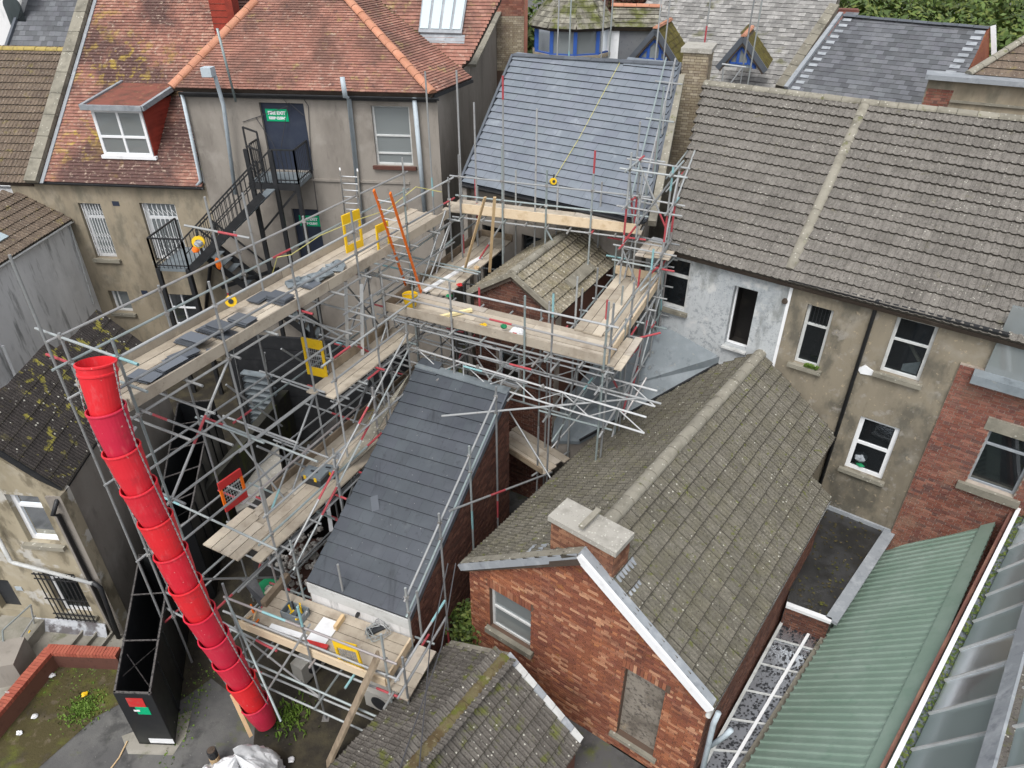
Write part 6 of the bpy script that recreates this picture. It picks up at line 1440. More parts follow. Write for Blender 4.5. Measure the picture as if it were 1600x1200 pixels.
# graffiti on the slate outrigger's front wall (dark squiggles)
gf = thing('wall_pipework', 'dark pipes and cables fixed to the pale end wall below the lower platform', 'pipes', fw_.pt(1.6, 0, .05))
for k in range(5):
    m = MB(); u = 1.3 + k * .16; m.tube([fw_.pt(u, .1, .05), fw_.pt(u, 1.2 + k * .07, .05), fw_.pt(u + .1, 1.35 + k * .07, .06)], .018, 6); m.build('pipe', 'blackmetal' if k % 2 else 'lead', gf)
dn = MB(); dn.tube([fw_.pt(1.62, 1.3, .05), fw_.pt(1.72, 1.4, .06)], .02, 6)
m = MB(); m.tube([fw_.pt(1.2, 2.2, .07), fw_.pt(1.24, 2.2, .07)], .06, 12); m.build('vent_spout', 'blackmetal', gf)

# ================================================================== RUBBLE CHUTE
ch = thing('rubbish_chute', 'long bright red rubbish chute of stacked tapered buckets hanging from scaffold to the ground', 'chute', at(407, 1140, 0))
cpx = [(149, 565), (165, 637), (189, 700), (216, 758), (242, 809), (266, 861), (289, 911), (311, 955), (333, 993), (354, 1028), (376, 1062), (397, 1097)]
zc0, zc1 = 8.75, .95; n = len(cpx)
def zk(i): return zc0 + (zc1 - zc0) * i / (n - 1)
ctr = [at(x, y, zk(i)) for i, (x, y) in enumerate(cpx)]
ctr.append(ctr[-1] + (ctr[-1] - ctr[-2]) * .8)
for i in range(n):
    a, b = ctr[i], ctr[i + 1] + (ctr[i + 1] - ctr[i]) * .18
    m = MB(); d = (b - a).normalized(); x = d.cross(V(0, 1, 0)).normalized(); y = x.cross(d); N_ = 32; L_ = (b - a).length
    prof_ = [(0, .275), (.0, .293), (.022, .299), (.045, .295), (.055, .285), (.5, .262), (1, .215), (1, .203), (.5, .25), (.06, .272), (0, .275)]
    if i == 0: prof_ = [(0, .27), (.012, .292), (.04, .292), (.055, .275), (.16, .272), (.17, .285), (.2, .285), (.21, .27), (1, .22), (1, .21), (.2, .26), (0, .27)]
    for (t, r_) in prof_:
        for k in range(N_):
            an = 2 * math.pi * k / N_; p = a + (b - a) * t + (x * math.cos(an) + y * math.sin(an)) * r_ * .97; m.v.append(tuple(p))
    for j in range(len(prof_) - 1):
        for k in range(N_): k2 = (k + 1) % N_; m.f.append((j * N_ + k, j * N_ + k2, (j + 1) * N_ + k2, (j + 1) * N_ + k))
    m.build('chute_section', 'chute', ch, smooth=False)
# chains down both sides
for s in (-1, 1):
    m = MB()
    for i in range(n - 1):
        a, b = ctr[i], ctr[i + 1]; off = V(.29 * s, -.05, 0)
        for k in range(13):
            p = a.lerp(b, k / 13) + off; q = a.lerp(b, (k + .85) / 13) + off; m.bar(p, q, .024 if k % 2 else .008, .008 if k % 2 else .024)
    o = m.build('chain', 'galv', ch); o['kind'] = 'stuff'

# ================================================================== SCAFFOLD
CP_ = None
def coupler(p, parent, s=.075):
    global CP_
    if CP_ is None:
        mm = MB(); mm.box((-.5, -.35, -.5), (1, 0, 0), (0, .7, 0), (0, 0, 1)); mm.box((-.2, .35, -.2), (.4, 0, 0), (0, .35, 0), (0, 0, .4)); mm.tube([(-.65, 0, 0), (.65, 0, 0)], .18, 6); CP_ = mm.mesh('coupler', 'coupler')
    n_ = parent.get('_nc', 0)
    if n_ >= 290: return
    parent['_nc'] = n_ + 1
    mtx = Matrix.Translation(Vector(p)) @ Matrix.Rotation(random.uniform(0, 6.28), 4, 'Z') @ Matrix.Rotation(random.uniform(-.4, .4), 4, 'X') @ Matrix.Scale(s, 4)
    put(CP_, 'coupler', parent, mtx)
rb = random.Random(12)
def stube(p, q, parent, name='tube', band=.22):
    tube(p, q, parent, 'galv', .0242, name)
    if rb.random() < band:
        p, q = Vector(p), Vector(q); L_ = (q - p).length
        if L_ > .8:
            w = min(.55, L_ * .3); t = rb.choice([.0, rb.random() * .6, 1 - w / L_]); mt = rb.choice(['band_red', 'band_red', 'band_red', 'band_red', 'band_teal'])
            tube(p + (q - p) * t, p + (q - p) * (t + w / L_), parent, mt, .0252, 'painted_band')
def board_deck(O, d, L, side, w, z, parent, mat='board', nb=None, seed=1, bl=3.9, thick=.038):
    rr = random.Random(seed); nb = nb or max(2, round(w / .232)); bw_ = w / nb; O = Vector((O[0], O[1], z))
    for i in range(nb):
        s = rr.uniform(-.15, .1); first = True
        while s < L - .05:
            e = min(L + rr.uniform(-.04, .12), s + (bl * rr.uniform(.4, 1) if first else bl)); first = False
            if L - e < .5: e = L + rr.uniform(-.04, .12)
            tl = rr.uniform(-.006, .006)
            boxput(O + d * (s + .006) + side * (i * bw_ + .006) + V(0, 0, rr.uniform(0, .008)), (d + V(0, 0, tl / 2)) * (e - s - .012), side * (bw_ - .014), V(0, 0, thick), parent, mat, 'scaffold_board')
            s = e
def toe(p, q, z, parent, n_, mat='board', h=.22):
    p, q = V(p[0], p[1], z), V(q[0], q[1], z); L_ = (q - p).length; k = max(1, round(L_ / 3.9))
    for i in range(k):
        a = p.lerp(q, i / k); b = p.lerp(q, (i + 1) / k); boxput(a + V(0, 0, .04), (b - a) * .996, n_ * .038, V(0, 0, h), parent, mat, 'toe_board')
def bay_run(parent, O, d, L, n, rows, lifts, tops, base=0., rails=None, rail_rows=(0,), brace_row=None, transoms=True, over=.25, jit=.06, bases=None):
    """rows: lateral vectors; tops: top height per row"""
    O = V(O[0], O[1], 0)
    for ri, rv in enumerate(rows):
        for k in range(n + 1):
            p = O + d * (L * k / n) + rv; b_ = bases[ri] if bases else base
            if callable(b_): b_ = b_(p)
            tp = tops[ri] + rb.uniform(-.25, .45)
            stube(p + V(0, 0, b_), p + V(0, 0, tp), parent, 'standard', .3)
            if b_ == 0: boxput(p + V(-.075, -.075, .0), V(.15, 0, 0), V(0, .15, 0), V(0, 0, .01), parent, 'coupler', 'base_plate')
            for z in lifts:
                if z > b_: coupler(p + V(0, 0, z), parent)
            if rails and ri in rail_rows:
                for z in rails: coupler(p + V(0, 0, z), parent)
        offn = rv.normalized() * .05 if rv.length > .01 else V(0, 0, 0)
        for z in lifts: 
            b_ = bases[ri] if bases else base
            if callable(b_) or z > b_: stube(O + rv - d * over + V(0, 0, z) + offn, O + rv + d * (L + over) + V(0, 0, z + rb.uniform(-.02, .02)) + offn, parent, 'ledger', .3)
        if rails and ri in rail_rows:
            for z in rails: stube(O + rv - d * over * rb.uniform(.3, 1.4) + V(0, 0, z) + offn, O + rv + d * (L + over) + V(0, 0, z + rb.uniform(-.03, .03)) + offn, parent, 'guard_rail', .35)
    if transoms and len(rows) > 1:
        lat = (rows[-1] - rows[0]); ln = lat.normalized()
        for z in lifts:
            m_ = n * (2 if z == lifts[-1] else 1)
            for k in range(m_ + 1):
                p = O + d * (L * k / m_ + .06) + rows[0]; stube(p - ln * rb.uniform(.1, .35) + V(0, 0, z + .05), p + lat + ln * rb.uniform(.1, .35) + V(0, 0, z + .05), parent, 'transom', .25)
    if brace_row is not None:
        rv = rows[brace_row]
        for i in range(len(lifts) - 1):
            for k in range(i % 2, n, 2):
                z0_, z1_ = lifts[i], lifts[i + 1]; a, b = O + d * (L * k / n) + rv, O + d * (L * (k + 1) / n) + rv
                if (k + i) % 4 < 2: a, b = b, a
                stube(a + V(0, 0, z0_), b + V(0, 0, z1_), parent, 'brace', .4)
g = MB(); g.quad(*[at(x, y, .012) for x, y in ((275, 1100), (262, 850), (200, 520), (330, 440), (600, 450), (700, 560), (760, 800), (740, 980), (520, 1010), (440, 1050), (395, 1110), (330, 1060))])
tag(g.build('shade_moss_yard', 'soil'), kind='structure')  # the yard's shade and moss are painted into this dark ground sheet
# ---- walkway scaffold
d1 = dirv(27.3); r1 = V(d1.y, -d1.x, 0)       # r1 points right of the run
W1O = V(-6.1, 9.34, 0); W1L = 9.65; W1w = 1.25; Z1 = 7.5
sc1 = thing('walkway_scaffold', 'long high scaffold walkway of grey tubes and boards running up from the red chute', 'scaffold', W1O)
bay_run(sc1, W1O + r1 * .06, d1, W1L, 5, [V(0, 0, 0), -r1 * (W1w + .12)], [1.6, 3.5, 5.5, Z1 - .08], [8.75, 8.75], rails=[Z1 + .52, Z1 + 1.0], rail_rows=(0, 1), brace_row=0)
board_deck(W1O, d1, W1L, -r1, W1w, Z1, sc1, seed=3)
toe(W1O + r1 * .0, W1O + d1 * W1L, Z1, sc1, r1)
toe(W1O - r1 * W1w, W1O - r1 * W1w + d1 * W1L, Z1, sc1, -r1, h=.18)
toe(W1O - d1 * .04, W1O - d1 * .04 - r1 * W1w, Z1, sc1, -d1, h=.2)
# end rails near the chute and extra tall post
for z in (Z1 + .5, Z1 + 1.0): stube(W1O + r1 * .5 + V(0, 0, z), W1O - r1 * (W1w + .7) + V(0, 0, z), sc1, 'guard_rail', 1)
pt0 = W1O - r1 * (W1w + .35) - d1 * .1; stube(V(pt0.x, pt0.y, 0), V(pt0.x, pt0.y, 9.9), sc1, 'standard', 0)
for k in range(3): stube(W1O - d1 * .2 + r1 * (.05 + k * .08) + V(0, 0, Z1 - .15), W1O - d1 * .2 + r1 * (.1 + k * .08) + V(-.1, -.5, Z1 - .25), sc1, 'tube', 1)
# chute-side raking brace and long extra ledgers seen crossing the gap
for z, o0, o1 in ((6.4, -.4, 6), (4.6, -.2, 7), (2.5, 0, 7), (.8, 0, 5)): stube(W1O + r1 * .1 + d1 * o0 + V(0, 0, z), W1O + r1 * .1 + d1 * o1 + V(0, 0, z), sc1, 'ledger', .5)
for s_, z in ((.8, 4.3), (2.9, 3.0), (5.0, 4.0), (.2, 2.0), (2.2, 5.4)): stube(W1O + d1 * s_ - r1 * 1.6 + V(0, 0, z), W1O + d1 * s_ + r1 * 1.5 + V(0, 0, z - .05), sc1, 'tie_tube', .9)
for s_ in (1.9, 5.8): stube(W1O + d1 * s_ - r1 * 1.3 + V(0, 0, .2), W1O + d1 * (s_ + .1) + r1 * .1 + V(0, 0, 3.5), sc1, 'brace', .5); stube(W1O + d1 * (s_ + .5) + V(0, 0, 3.6) + r1 * .1, W1O + d1 * (s_ + .4) - r1 * 1.2 + V(0, 0, 5.5), sc1, 'brace', .5)
# extra lacing of the lifts
for i in range(64):
    s_ = rb.uniform(-.1, W1L - .3); z = rb.choice([1.0, 1.6, 2.5, 3.5, 4.4, 5.0, 5.5, 6.5, 6.9]); k_ = rb.random(); P0 = W1O + d1 * s_
    if k_ < .40: stube(P0 - r1 * rb.uniform(1.5, 1.8) + V(0, 0, z), P0 + r1 * rb.uniform(.2, 1.5) + V(0, 0, z + rb.uniform(-.05, .05)), sc1, 'tie_tube', .4)
    elif k_ < .78: o_ = rb.choice([.1, -1.3, .16]); e_ = min(W1L, s_ + rb.uniform(2, 5)); stube(P0 + r1 * o_ + V(0, 0, z), W1O + d1 * e_ + r1 * o_ + V(0, 0, z + rb.uniform(-.04, .04)), sc1, 'ledger', .4)
    else: o_ = rb.choice([.06, -1.37]); stube(P0 + r1 * o_ + V(0, 0, z - 1), P0 + d1 * rb.uniform(.9, 1.8) * rb.choice([1, -1]) + r1 * o_ + V(0, 0, z + .9), sc1, 'brace', .5)
# ---- low walkway W2 beside the slate roof
Z2 = 3.6; W2O = W1O + d1 * 1.15 - r1 * .25; W2L = 7.2; W2w = 1.2
sc2 = thing('lower_walkway_scaffold', 'lower scaffold walkway of weathered boards alongside the dark slate roof', 'scaffold', W2O)
bay_run(sc2, W2O + r1 * (W2w + .05), d1, 6.0, 3, [V(0, 0, 0)], [1.6, 3.5], [5.0], rails=[Z2 + .52, Z2 + 1.02], rail_rows=(0,))
for k in range(8):
    p = W2O + d1 * (.2 + k * .85); stube(p - r1 * .3 + V(0, 0, Z2 - .03), p + r1 * (W2w + .3) + V(0, 0, Z2 - .03), sc2, 'transom', .3)
board_deck(W2O - d1 * .25, d1, W2L + .3, r1, W2w, Z2, sc2, 'board', seed=8)
toe(W2O + d1 * 1.3, W2O + d1 * W2L, Z2, sc2, -r1, 'board_old', h=.2)
for k in range(4): boxput(W2O - d1 * (.55) + r1 * (-.15 + k * .24) + V(0, 0, Z2 + .045), (r1 * .22), d1 * (1.2 - .12 * k), V(0, 0, .035), sc2, 'board', 'scaffold_board')
# rails rising along both verges of the slate roof
pL0, pL1 = PS.pt(sp0[0][0] - .12, -.2), PS.pt(sp0[3][0] - .12, sp0[3][1] * .97)
pR0, pR1 = PS.pt(sp0[1][0] + .12, -.3), PS.pt(sp0[2][0] + .12, sp0[2][1] * .97)
pR1b = PS.pt(sp0[2][0] + .12, sp0[2][1] * .8)
vs_ = thing('verge_rail_scaffold', 'sloping twin scaffold rails following both edges of the dark slate lean-to roof', 'scaffold', V(pL0.x, pL0.y, 0))
for h in (.55, 1.0):
    stube(pL0 + V(0, 0, h), pL1 + V(0, 0, h), vs_, 'guard_rail', 0); stube(pR0 + V(0, 0, h), pR1b + V(0, 0, h), vs_, 'guard_rail', .0)
for h in (.55, 1.0): tube((pL0 + V(0, 0, h)).lerp(pL1 + V(0, 0, h), .22), (pL0 + V(0, 0, h)).lerp(pL1 + V(0, 0, h), .34), vs_, 'band_red', .0255, 'painted_band'); tube((pL0 + V(0, 0, h)).lerp(pL1 + V(0, 0, h), .55), (pL0 + V(0, 0, h)).lerp(pL1 + V(0, 0, h), .63), vs_, 'band_red', .0255, 'painted_band')
for t in (.02, .35, .68, 1):
    for a, b in ((pL0, pL1), (pR0, pR1b)):
        p = a.lerp(b, t); stube(V(p.x, p.y, 0), p + V(0, 0, 1.25), vs_, 'standard', .6); coupler(p + V(0, 0, .55), vs_); coupler(p + V(0, 0, 1.0), vs_)
p = pR0.lerp(pR1b, .45); q_ = at(862, 738, 2.7); stube(p + V(0, 0, .75), q_, vs_, 'brace', 1)
# ---- middle platform W4
Z4 = 5.5; sc4 = thing('middle_platform_scaffold', 'small middle scaffold platform below the high walkway, reached by the metal ladder', 'scaffold', W1O + d1 * 4)
W4O = W1O + d1 * 3.9 - r1 * .12
board_deck(W4O, d1, 3.0, r1, .72, Z4, sc4, 'board', nb=3, seed=14)
bay_run(sc4, W4O + r1 * .78, d1, 3.0, 2, [V(0, 0, 0)], [3.5, 5.42], [7.0], rails=[Z4 + .5, Z4 + 1.0], rail_rows=(0,))
for k in range(5): p = W4O + d1 * (.15 + k * .65); stube(p - r1 * .2 + V(0, 0, Z4 - .03), p + r1 * .95 + V(0, 0, Z4 - .03), sc4, 'transom', .3)
toe(W4O + d1 * .7, W4O + d1 * 3.0, Z4, sc4, -r1, 'board_old')
# ---- lowest platform W3
Z3 = 2.0; nW = V(-5.55, 9.35, 0); eW_ = V(-2.35, 8.02, 0); d3 = (eW_ - nW).normalized(); b3_ = V(-d3.y, d3.x, 0)
L3 = (eW_ - nW).length
sc3 = thing('lowest_platform_scaffold', 'lowest scaffold platform across the end of the slate roof, cluttered with tools', 'scaffold', nW)
board_deck(nW, d3, L3, b3_, 1.1, Z3, sc3, 'board', nb=5, seed=21)
board_deck(nW + d3 * (L3 + .08) - b3_ * .15, b3_, 1.15, d3, .45, Z3 + .04, sc3, 'board', nb=2, seed=22, bl=.32)
toe(nW, nW + d3 * L3, Z3, sc3, -b3_, 'board_new'); toe(nW + d3 * (L3 - .02), nW + d3 * (L3 - .02) + b3_ * 1.0, Z3 + .05, sc3, d3, 'board_new')
bay_run(sc3, nW - b3_ * .08, d3, L3 + .1, 2, [V(0, 0, 0), b3_ * 1.25], [.75, Z3 - .06], [3.35, 3.2], rails=[Z3 + .5, Z3 + 1.0], rail_rows=(0,), brace_row=0)
pe = nW + d3 * (L3 + .5); stube(pe + V(0, 0, 0) - b3_ * .1, pe - b3_ * .1 + V(0, 0, 3.3), sc3, 'standard', 1)
for z in (Z3 + .5, Z3 + 1.0): stube(pe - b3_ * .4 + V(0, 0, z), pe + b3_ * 1.5 + V(0, 0, z), sc3, 'guard_rail', .5)
for z in (.75, 1.5): stube(nW - b3_ * .3 - d3 * .3 + V(0, 0, z), pe - b3_ * .3 + d3 * .5 + V(0, 0, z - .15), sc3, 'ledger', .4)
stube(nW + V(0, 0, 3.0) - b3_ * .1, nW + d3 * 1.6 - b3_ * 1.0 + V(0, 0, 1.2), sc3, 'brace', 0)
stube(nW + d3 * 1.9 + V(0, 0, 3.05), nW + d3 * 1.0 - b3_ * .6 + V(0, 0, 1.3), sc3, 'brace', 0)
tag(MB().bar(nW + d3 * (L3 - .05) - b3_ * .05 + V(0, 0, 3.0), at(512, 1196, 0), .2, .05).build('leaning_board', 'board_old'), 'long dark old board leaning from the lowest platform down to the soil', 'board')
# ---- U platform round the small outrigger
Z6 = 6.2
FL, FR, RR, LB = at(605, 487, Z6), at(945, 572, Z6), at(1030, 445, Z6), at(752, 372, Z6)
FL.z = FR.z = RR.z = LB.z = 0
dF = (FR - FL).normalized(); bF = V(-dF.y, dF.x, 0); LF = (FR - FL).length
dR = (RR - FR).normalized(); lR = V(-dR.y, dR.x, 0); LR = (RR - FR).length
dL_ = (LB - FL).normalized(); rL = V(dL_.y, -dL_.x, 0); LL = (LB - FL).length
sc6 = thing('ring_scaffold', 'boarded scaffold platform ringing the small tan roofed outrigger on lattice beams', 'scaffold', FL)
board_deck(FL, dF, LF, bF, 1.15, Z6, sc6, 'board', nb=5, seed=31)
board_deck(FR + bF * 1.16 - dR * .0 , dR, LR - 1.16, lR, 1.15, Z6 + .045, sc6, 'board', nb=5, seed=32)
board_deck(FL + bF * 1.16, dL_, LL - 1.2, rL, .95, Z6 + .045, sc6, 'board', nb=4, seed=33)
board_deck(FR + dF * .06 - bF * .05, bF, 1.3, dF, .35, Z6 + .05, sc6, 'board', nb=2, seed=34, bl=.33)
toe(FL, FR, Z6, sc6, -bF); toe(FR, RR, Z6, sc6, V(dR.y, -dR.x, 0), 'board_new'); toe(RR, RR + lR * 1.2, Z6 + .05, sc6, dR, 'board_new'); toe(FL, LB, Z6, sc6, -rL, 'board_old'); toe(LB, LB + rL * 1.0, Z6, sc6, dL_, 'board_old')
def base_over_slate(p):
    u, v = PS.uvp((p.x, p.y, 0)); s = PS
    w = V(p.x, p.y, 0) - s.O; # height of slate plane above p
    zpl = s.O.z - (s.N.x * w.x + s.N.y * w.y) / s.N.z
    uu_, vv_ = s.uvp((p.x, p.y, zpl))
    return zpl + .05 if (-.1 < uu_ < 2.7 and -.2 < vv_ < sp0[3][1] + .2) else (0 if p.x < 2 else 0)
bay_run(sc6, FL - bF * .08, dF, LF, 3, [V(0, 0, 0)], [Z6 - .08], [7.45], bases=[lambda p: 4.75 if -2.9 < p.x < 0.4 else 0], rails=[Z6 + .52, Z6 + 1.0], rail_rows=(0,))
bay_run(sc6, FL + bF * 1.25, dF, LF, 3, [V(0, 0, 0)], [Z6 - .08], [6.9], bases=[lambda p: 4.75 if -2.9 < p.x < 0.4 else 0])
bay_run(sc6, FR - lR * .08, dR, LR, 3, [V(0, 0, 0), lR * 1.3], [4.5, Z6 - .08], [7.5, 7.2], rails=[Z6 + .52, Z6 + 1.0], rail_rows=(0,), brace_row=0)
bay_run(sc6, FL - rL * .08, dL_, LL, 2, [V(0, 0, 0)], [1.7, 3.9, Z6 - .08], [7.4], rails=[Z6 + .52, Z6 + 1.0], rail_rows=(0,))
for k in range(7): p = FL + dF * (.3 + k * LF / 7); stube(p - bF * .25 + V(0, 0, Z6 - .03), p + bF * 1.4 + V(0, 0, Z6 - .03), sc6, 'transom', .3)
for z in (Z6 + .5, Z6 + 1): stube(RR + dR * .1 - lR * .3 + V(0, 0, z), RR + dR * .1 + lR * 1.5 + V(0, 0, z), sc6, 'guard_rail', .5)
# lattice beams
def beam(a, b, parent, h=.42):
    a, b = Vector(a), Vector(b); L_ = (b - a).length; n = round(L_ / .62); t = thing_part(parent)
    tube(a, b, parent, 'alu', .024, 'beam_chord'); tube(a - V(0, 0, h), b - V(0, 0, h), parent, 'alu', .024, 'beam_chord')
    for k in range(n):
        p, q = a.lerp(b, k / n), a.lerp(b, (k + 1) / n)
        if k % 2: p, q = p - V(0, 0, h), q
        else: p, q = p, q - V(0, 0, h)
        tube(p, q, parent, 'alu', .014, 'beam_lacing')
    for k in range(0, n + 1, 4): p = a.lerp(b, k / n); tube(p, p - V(0, 0, h), parent, 'alu', .016, 'beam_lacing')
def thing_part(p): return p
for (a, b, z) in (((586, 526), (1010, 652), 5.35), ((616, 500), (1027, 611), 5.35)):
    A_, B_ = at(*a, z), at(*b, z)
    t = thing('lattice_beam', 'silver aluminium lattice beam bridging the slate roof, %s of the pair' % ('nearer' if a[0] == 586 else 'farther'), 'beam', V(A_.x, A_.y, 0), 'lattice beams under the ring platform')
    beam(A_, B_, t)
    for tt_ in (.18, .42, .66): coupler(A_.lerp(B_, tt_), t, .09)
stube(at(690, 650, 4.9), at(1000, 622, 5.4), sc6, 'tie_tube', 0)
for (a, b) in (((800, 575, 5.6), (1032, 520, 6.)), ((700, 520, 5.3), (860, 470, 5.6)), ((862, 690, 3.6), (1004, 480, 5.6)), ((1000, 540, 5.0), (862, 700, 3.0)), ((745, 560, 5.), (868, 760, 2.8)), ((905, 560, 5.9), (870, 700, 3.0)), ((975, 650, 4.8), (1010, 590, 5.4))): stube(at(*a), at(*b), sc6, 'brace', .7)
for k, (x, y, z0_) in enumerate(((868, 700, 1.), (800, 700, 1.), (840, 720, 1.5), (900, 620, 3.7), (935, 640, 3.7), (985, 560, 4.2), (960, 590, 4.2))):
    p = at(x, y, z0_); stube(V(p.x, p.y, z0_), V(p.x, p.y, 6.8 if k > 2 else 6.4), sc6, 'standard', .8)
for i in range(24):
    k_ = rb.random(); z = rb.choice([4.2, 4.9, 5.3, 5.7, 6.0])
    if k_ < .5: p = FL + dF * rb.uniform(0, LF - 1.5) + bF * rb.choice([-.1, 1.3, .6]); stube(p + V(0, 0, z), p + dF * rb.uniform(1.5, 3) + V(0, 0, z), sc6, 'ledger', .3)
    elif k_ < .8: p = FL + dF * rb.uniform(.2, LF); stube(p - bF * .4 + V(0, 0, z), p + bF * 1.6 + V(0, 0, z), sc6, 'transom', .4)
    else: p = FR + dR * rb.uniform(.2, LR - 1); stube(p + V(0, 0, z - 1.2), p + dR * 1.2 + V(0, 0, z + .3), sc6, 'brace', .5)
# small step platform in the brick gap
sg_ = thing('step_platform', 'short weathered board platform in the gap between slate roof and mossy gable roof', 'platform', at(820, 710, 0))
p0, p1, p2, p3 = at(768, 690, 2.4), at(848, 742, 2.4), at(886, 706, 2.4), at(795, 664, 2.4)
dd = (p1 - p0).normalized(); ww = V(-dd.y, dd.x, 0); board_deck(p0, dd, (p1 - p0).length, ww, .95, 2.4, sg_, 'board', nb=4, seed=41)
toe(p0, p1, 2.4, sg_, -ww, 'board_old', .16)
for t in (.1, .9): a = p0.lerp(p1, t); stube(a - ww * .2 + V(0, 0, -.03), a + ww * 1.2 + V(0, 0, -.03), sg_, 'transom', .5); tube(V(a.x, a.y, 0), a + V(0, 0, 1.4), sg_, 'galv', .0242, 'standard')
# ---- eaves platform S1
S0, S1_ = at(722, 334, Z1), at(995, 367, Z1); S0.z = S1_.z = 0; dS1 = (S1_ - S0).normalized(); bS = V(-dS1.y, dS1.x, 0); LS = (S1_ - S0).length
sc7 = thing('eaves_scaffold', 'scaffold platform with fresh boards along the eaves of the big blue slate roof', 'scaffold', S0)
board_deck(S0 - dS1 * .5, dS1, LS + .5, bS, .95, Z1, sc7, 'board', nb=4, seed=51)
boxput(V(S0.x, S0.y, Z1 + .06) + dS1 * 1.2 + bS * .1, dS1 * 3.3, bS * .2, V(0, 0, .035), sc7, 'board_new', 'scaffold_board')
toe(S0, S1_, Z1, sc7, -bS, 'board_new', .24)
bay_run(sc7, S0 - bS * .08, dS1, LS, 4, [V(0, 0, 0), bS * 1.1], [1.6, 3.5, 5.5, Z1 - .08], [9.1, 8.3], rails=[Z1 + .52, Z1 + 1.02], rail_rows=(0,), brace_row=0)
for (x, y0, y1) in ((787, 118, 330), (836, 170, 335), (745, 160, 320), (1016, 135, 330), (988, 190, 320), (722, 110, 330), (676, 112, 300)):
    b_ = at(x, y1, Z1); r_ = ray(x, y0); tt_ = b_.y / r_.y; tp = CAMZ + r_.z * tt_; stube(V(b_.x, b_.y, Z1 - 1.2), V(b_.x, b_.y, tp), sc7, 'standard', .8)
# ---- right-hand tower and roof edge rails
tw0 = at(978, 366, Z1); ta = [at(962, 300, 8.2), at(1048, 300, 8.0), at(1064, 380, 7.3), at(978, 372, 7.4)]
sc8 = thing('corner_tower_scaffold', 'scaffold tower with crossed braces where blue slate roof meets grey tile roof', 'scaffold', V(3.3, 16.4, 0))
cs_ = [V(2.75, 16.55, 0), V(3.65, 16.1, 0), V(3.95, 16.75, 0), V(3.1, 17.25, 0)]
for i, c in enumerate(cs_):
    stube(c, c + V(0, 0, 9.6 - .2 * i), sc8, 'standard', 1); tube(c + V(0, 0, 7.6), c + V(0, 0, 8.3), sc8, 'band_red', .0255, 'painted_band')
    n_ = cs_[(i + 1) % 4]; ed = (n_ - c).normalized()
    for z in (5.3, 6.9, 7.3, 8.3, 9.2): stube(c - ed * .25 + V(0, 0, z + .05 * (i % 2)), n_ + ed * .35 + V(0, 0, z + .05 * (i % 2)), sc8, 'ledger', .4); coupler(c + V(0, 0, z), sc8)
    stube(c + V(0, 0, 7.4), n_ + V(0, 0, 9.1), sc8, 'brace', .3); stube(n_ + V(0, 0, 5.4), c + V(0, 0, 7.2), sc8, 'brace', .3)
board_deck(cs_[0] + (cs_[1] - cs_[0]) * .35 - (cs_[3] - cs_[0]) * .1, dirv(25), .95, dirv(115), .85, 7.15, sc8, 'board', nb=4, seed=61)
for (a, b) in (((1072, 372, 7.2), (1003, 442, 6.6)), ((1066, 390, 7.1), (1000, 455, 6.4)), ((1110, 190, 9.3), (1040, 280, 8.2)), ((1085, 250, 8.6), (1040, 300, 8.0)), ((1118, 150, 9.8), (1050, 330, 7.9))): stube(at(*a), at(*b), sc8, 'tie_tube', .3)
ev = thing('verge_ladder_rails', 'pair of pale scaffold tubes running up the right verge of the blue slate roof', 'scaffold', V(4, 18, 0))
for off in (.0, -.28):
    stube(PB.pt(bs[1][0] + .02 + off, -.5, .38), PB.pt(bs[2][0] - .0 + off, bs[2][1] * .97, .38), ev, 'rail', 0)
for t in (.05, .3, .55, .8): p = PB.pt(bs[1][0] + .02 + (bs[2][0] - bs[1][0]) * t, bs[2][1] * t, .38); stube(p - PB.U * .5, p + PB.U * .3, ev, 'tube', .5); stube(p - V(0, 0, .35), p + V(0, 0, .5), ev, 'standard', 0)
fr8 = thing('front_scaffold', 'tall scaffold poles rising behind the blue slate ridge, before the turret', 'scaffold', V(2, 25, 0))
pr_ = None
for x in (870, 888, 938, 950, 1022, 1035, 1160, 1172, 1095):
    y_ = 24.6 if x < 1060 else 23.5
    p = aty(x, 110, y_); q = V(p.x, y_, aty(x, -30, y_).z + .5)
    z0_ = p.z - 1.5; stube(V(p.x, y_, max(0, z0_)), q, fr8, 'standard', .9)
    if pr_ is not None and x < 1060: stube(V(pr_.x, y_, p.z - .9), V(p.x, y_, p.z - .9), fr8, 'ledger', 0)
    pr_ = p
for a, b in (((1128, 100), (1165, 105)), ((1130, 106), (1128, 132)), ((1160, 105), (1140, 132))): stube(aty(*a, 22), aty(*b, 22), fr8, 'tube', 0)

# ================================================================== THINGS ON THE SCAFFOLD
def ladder(a, b, w_dir, w, mat, label, name='ladder', n=None, tipmat=None):
    a, b = Vector(a), Vector(b); t = thing(name, label, 'ladder', V(a.x, a.y, a.z)); w_dir = w_dir.normalized()
    for s in (0, 1):
        p = a + w_dir * w * s; q = b + w_dir * w * s; m = MB(); m.bar(p, q, .03, .075); m.build('stile', mat, t)
    L_ = (b - a).length; n = n or int(L_ / .26)
    for k in range(1, n): p = a.lerp(b, k / n); tube(p, p + w_dir * w, t, 'alu', .014, 'rung')
    return t
ladder(at(636, 452, Z6 + .05), at(584, 297, 9.25), dF, .42, 'orange', 'orange ladder leaning from the ring platform against the high walkway')
ladder(at(543, 550, Z4 + .05), at(540, 440, 7.35), dirv(110), .4, 'alu', 'aluminium ladder rising to the high walkway beside the navy door')
ladder(at(540, 345, Z1 + .05), at(531, 264, 9.3), dirv(100), .42, 'alu', 'aluminium ladder end sticking up above the high walkway by the grey wall', name='ladder')
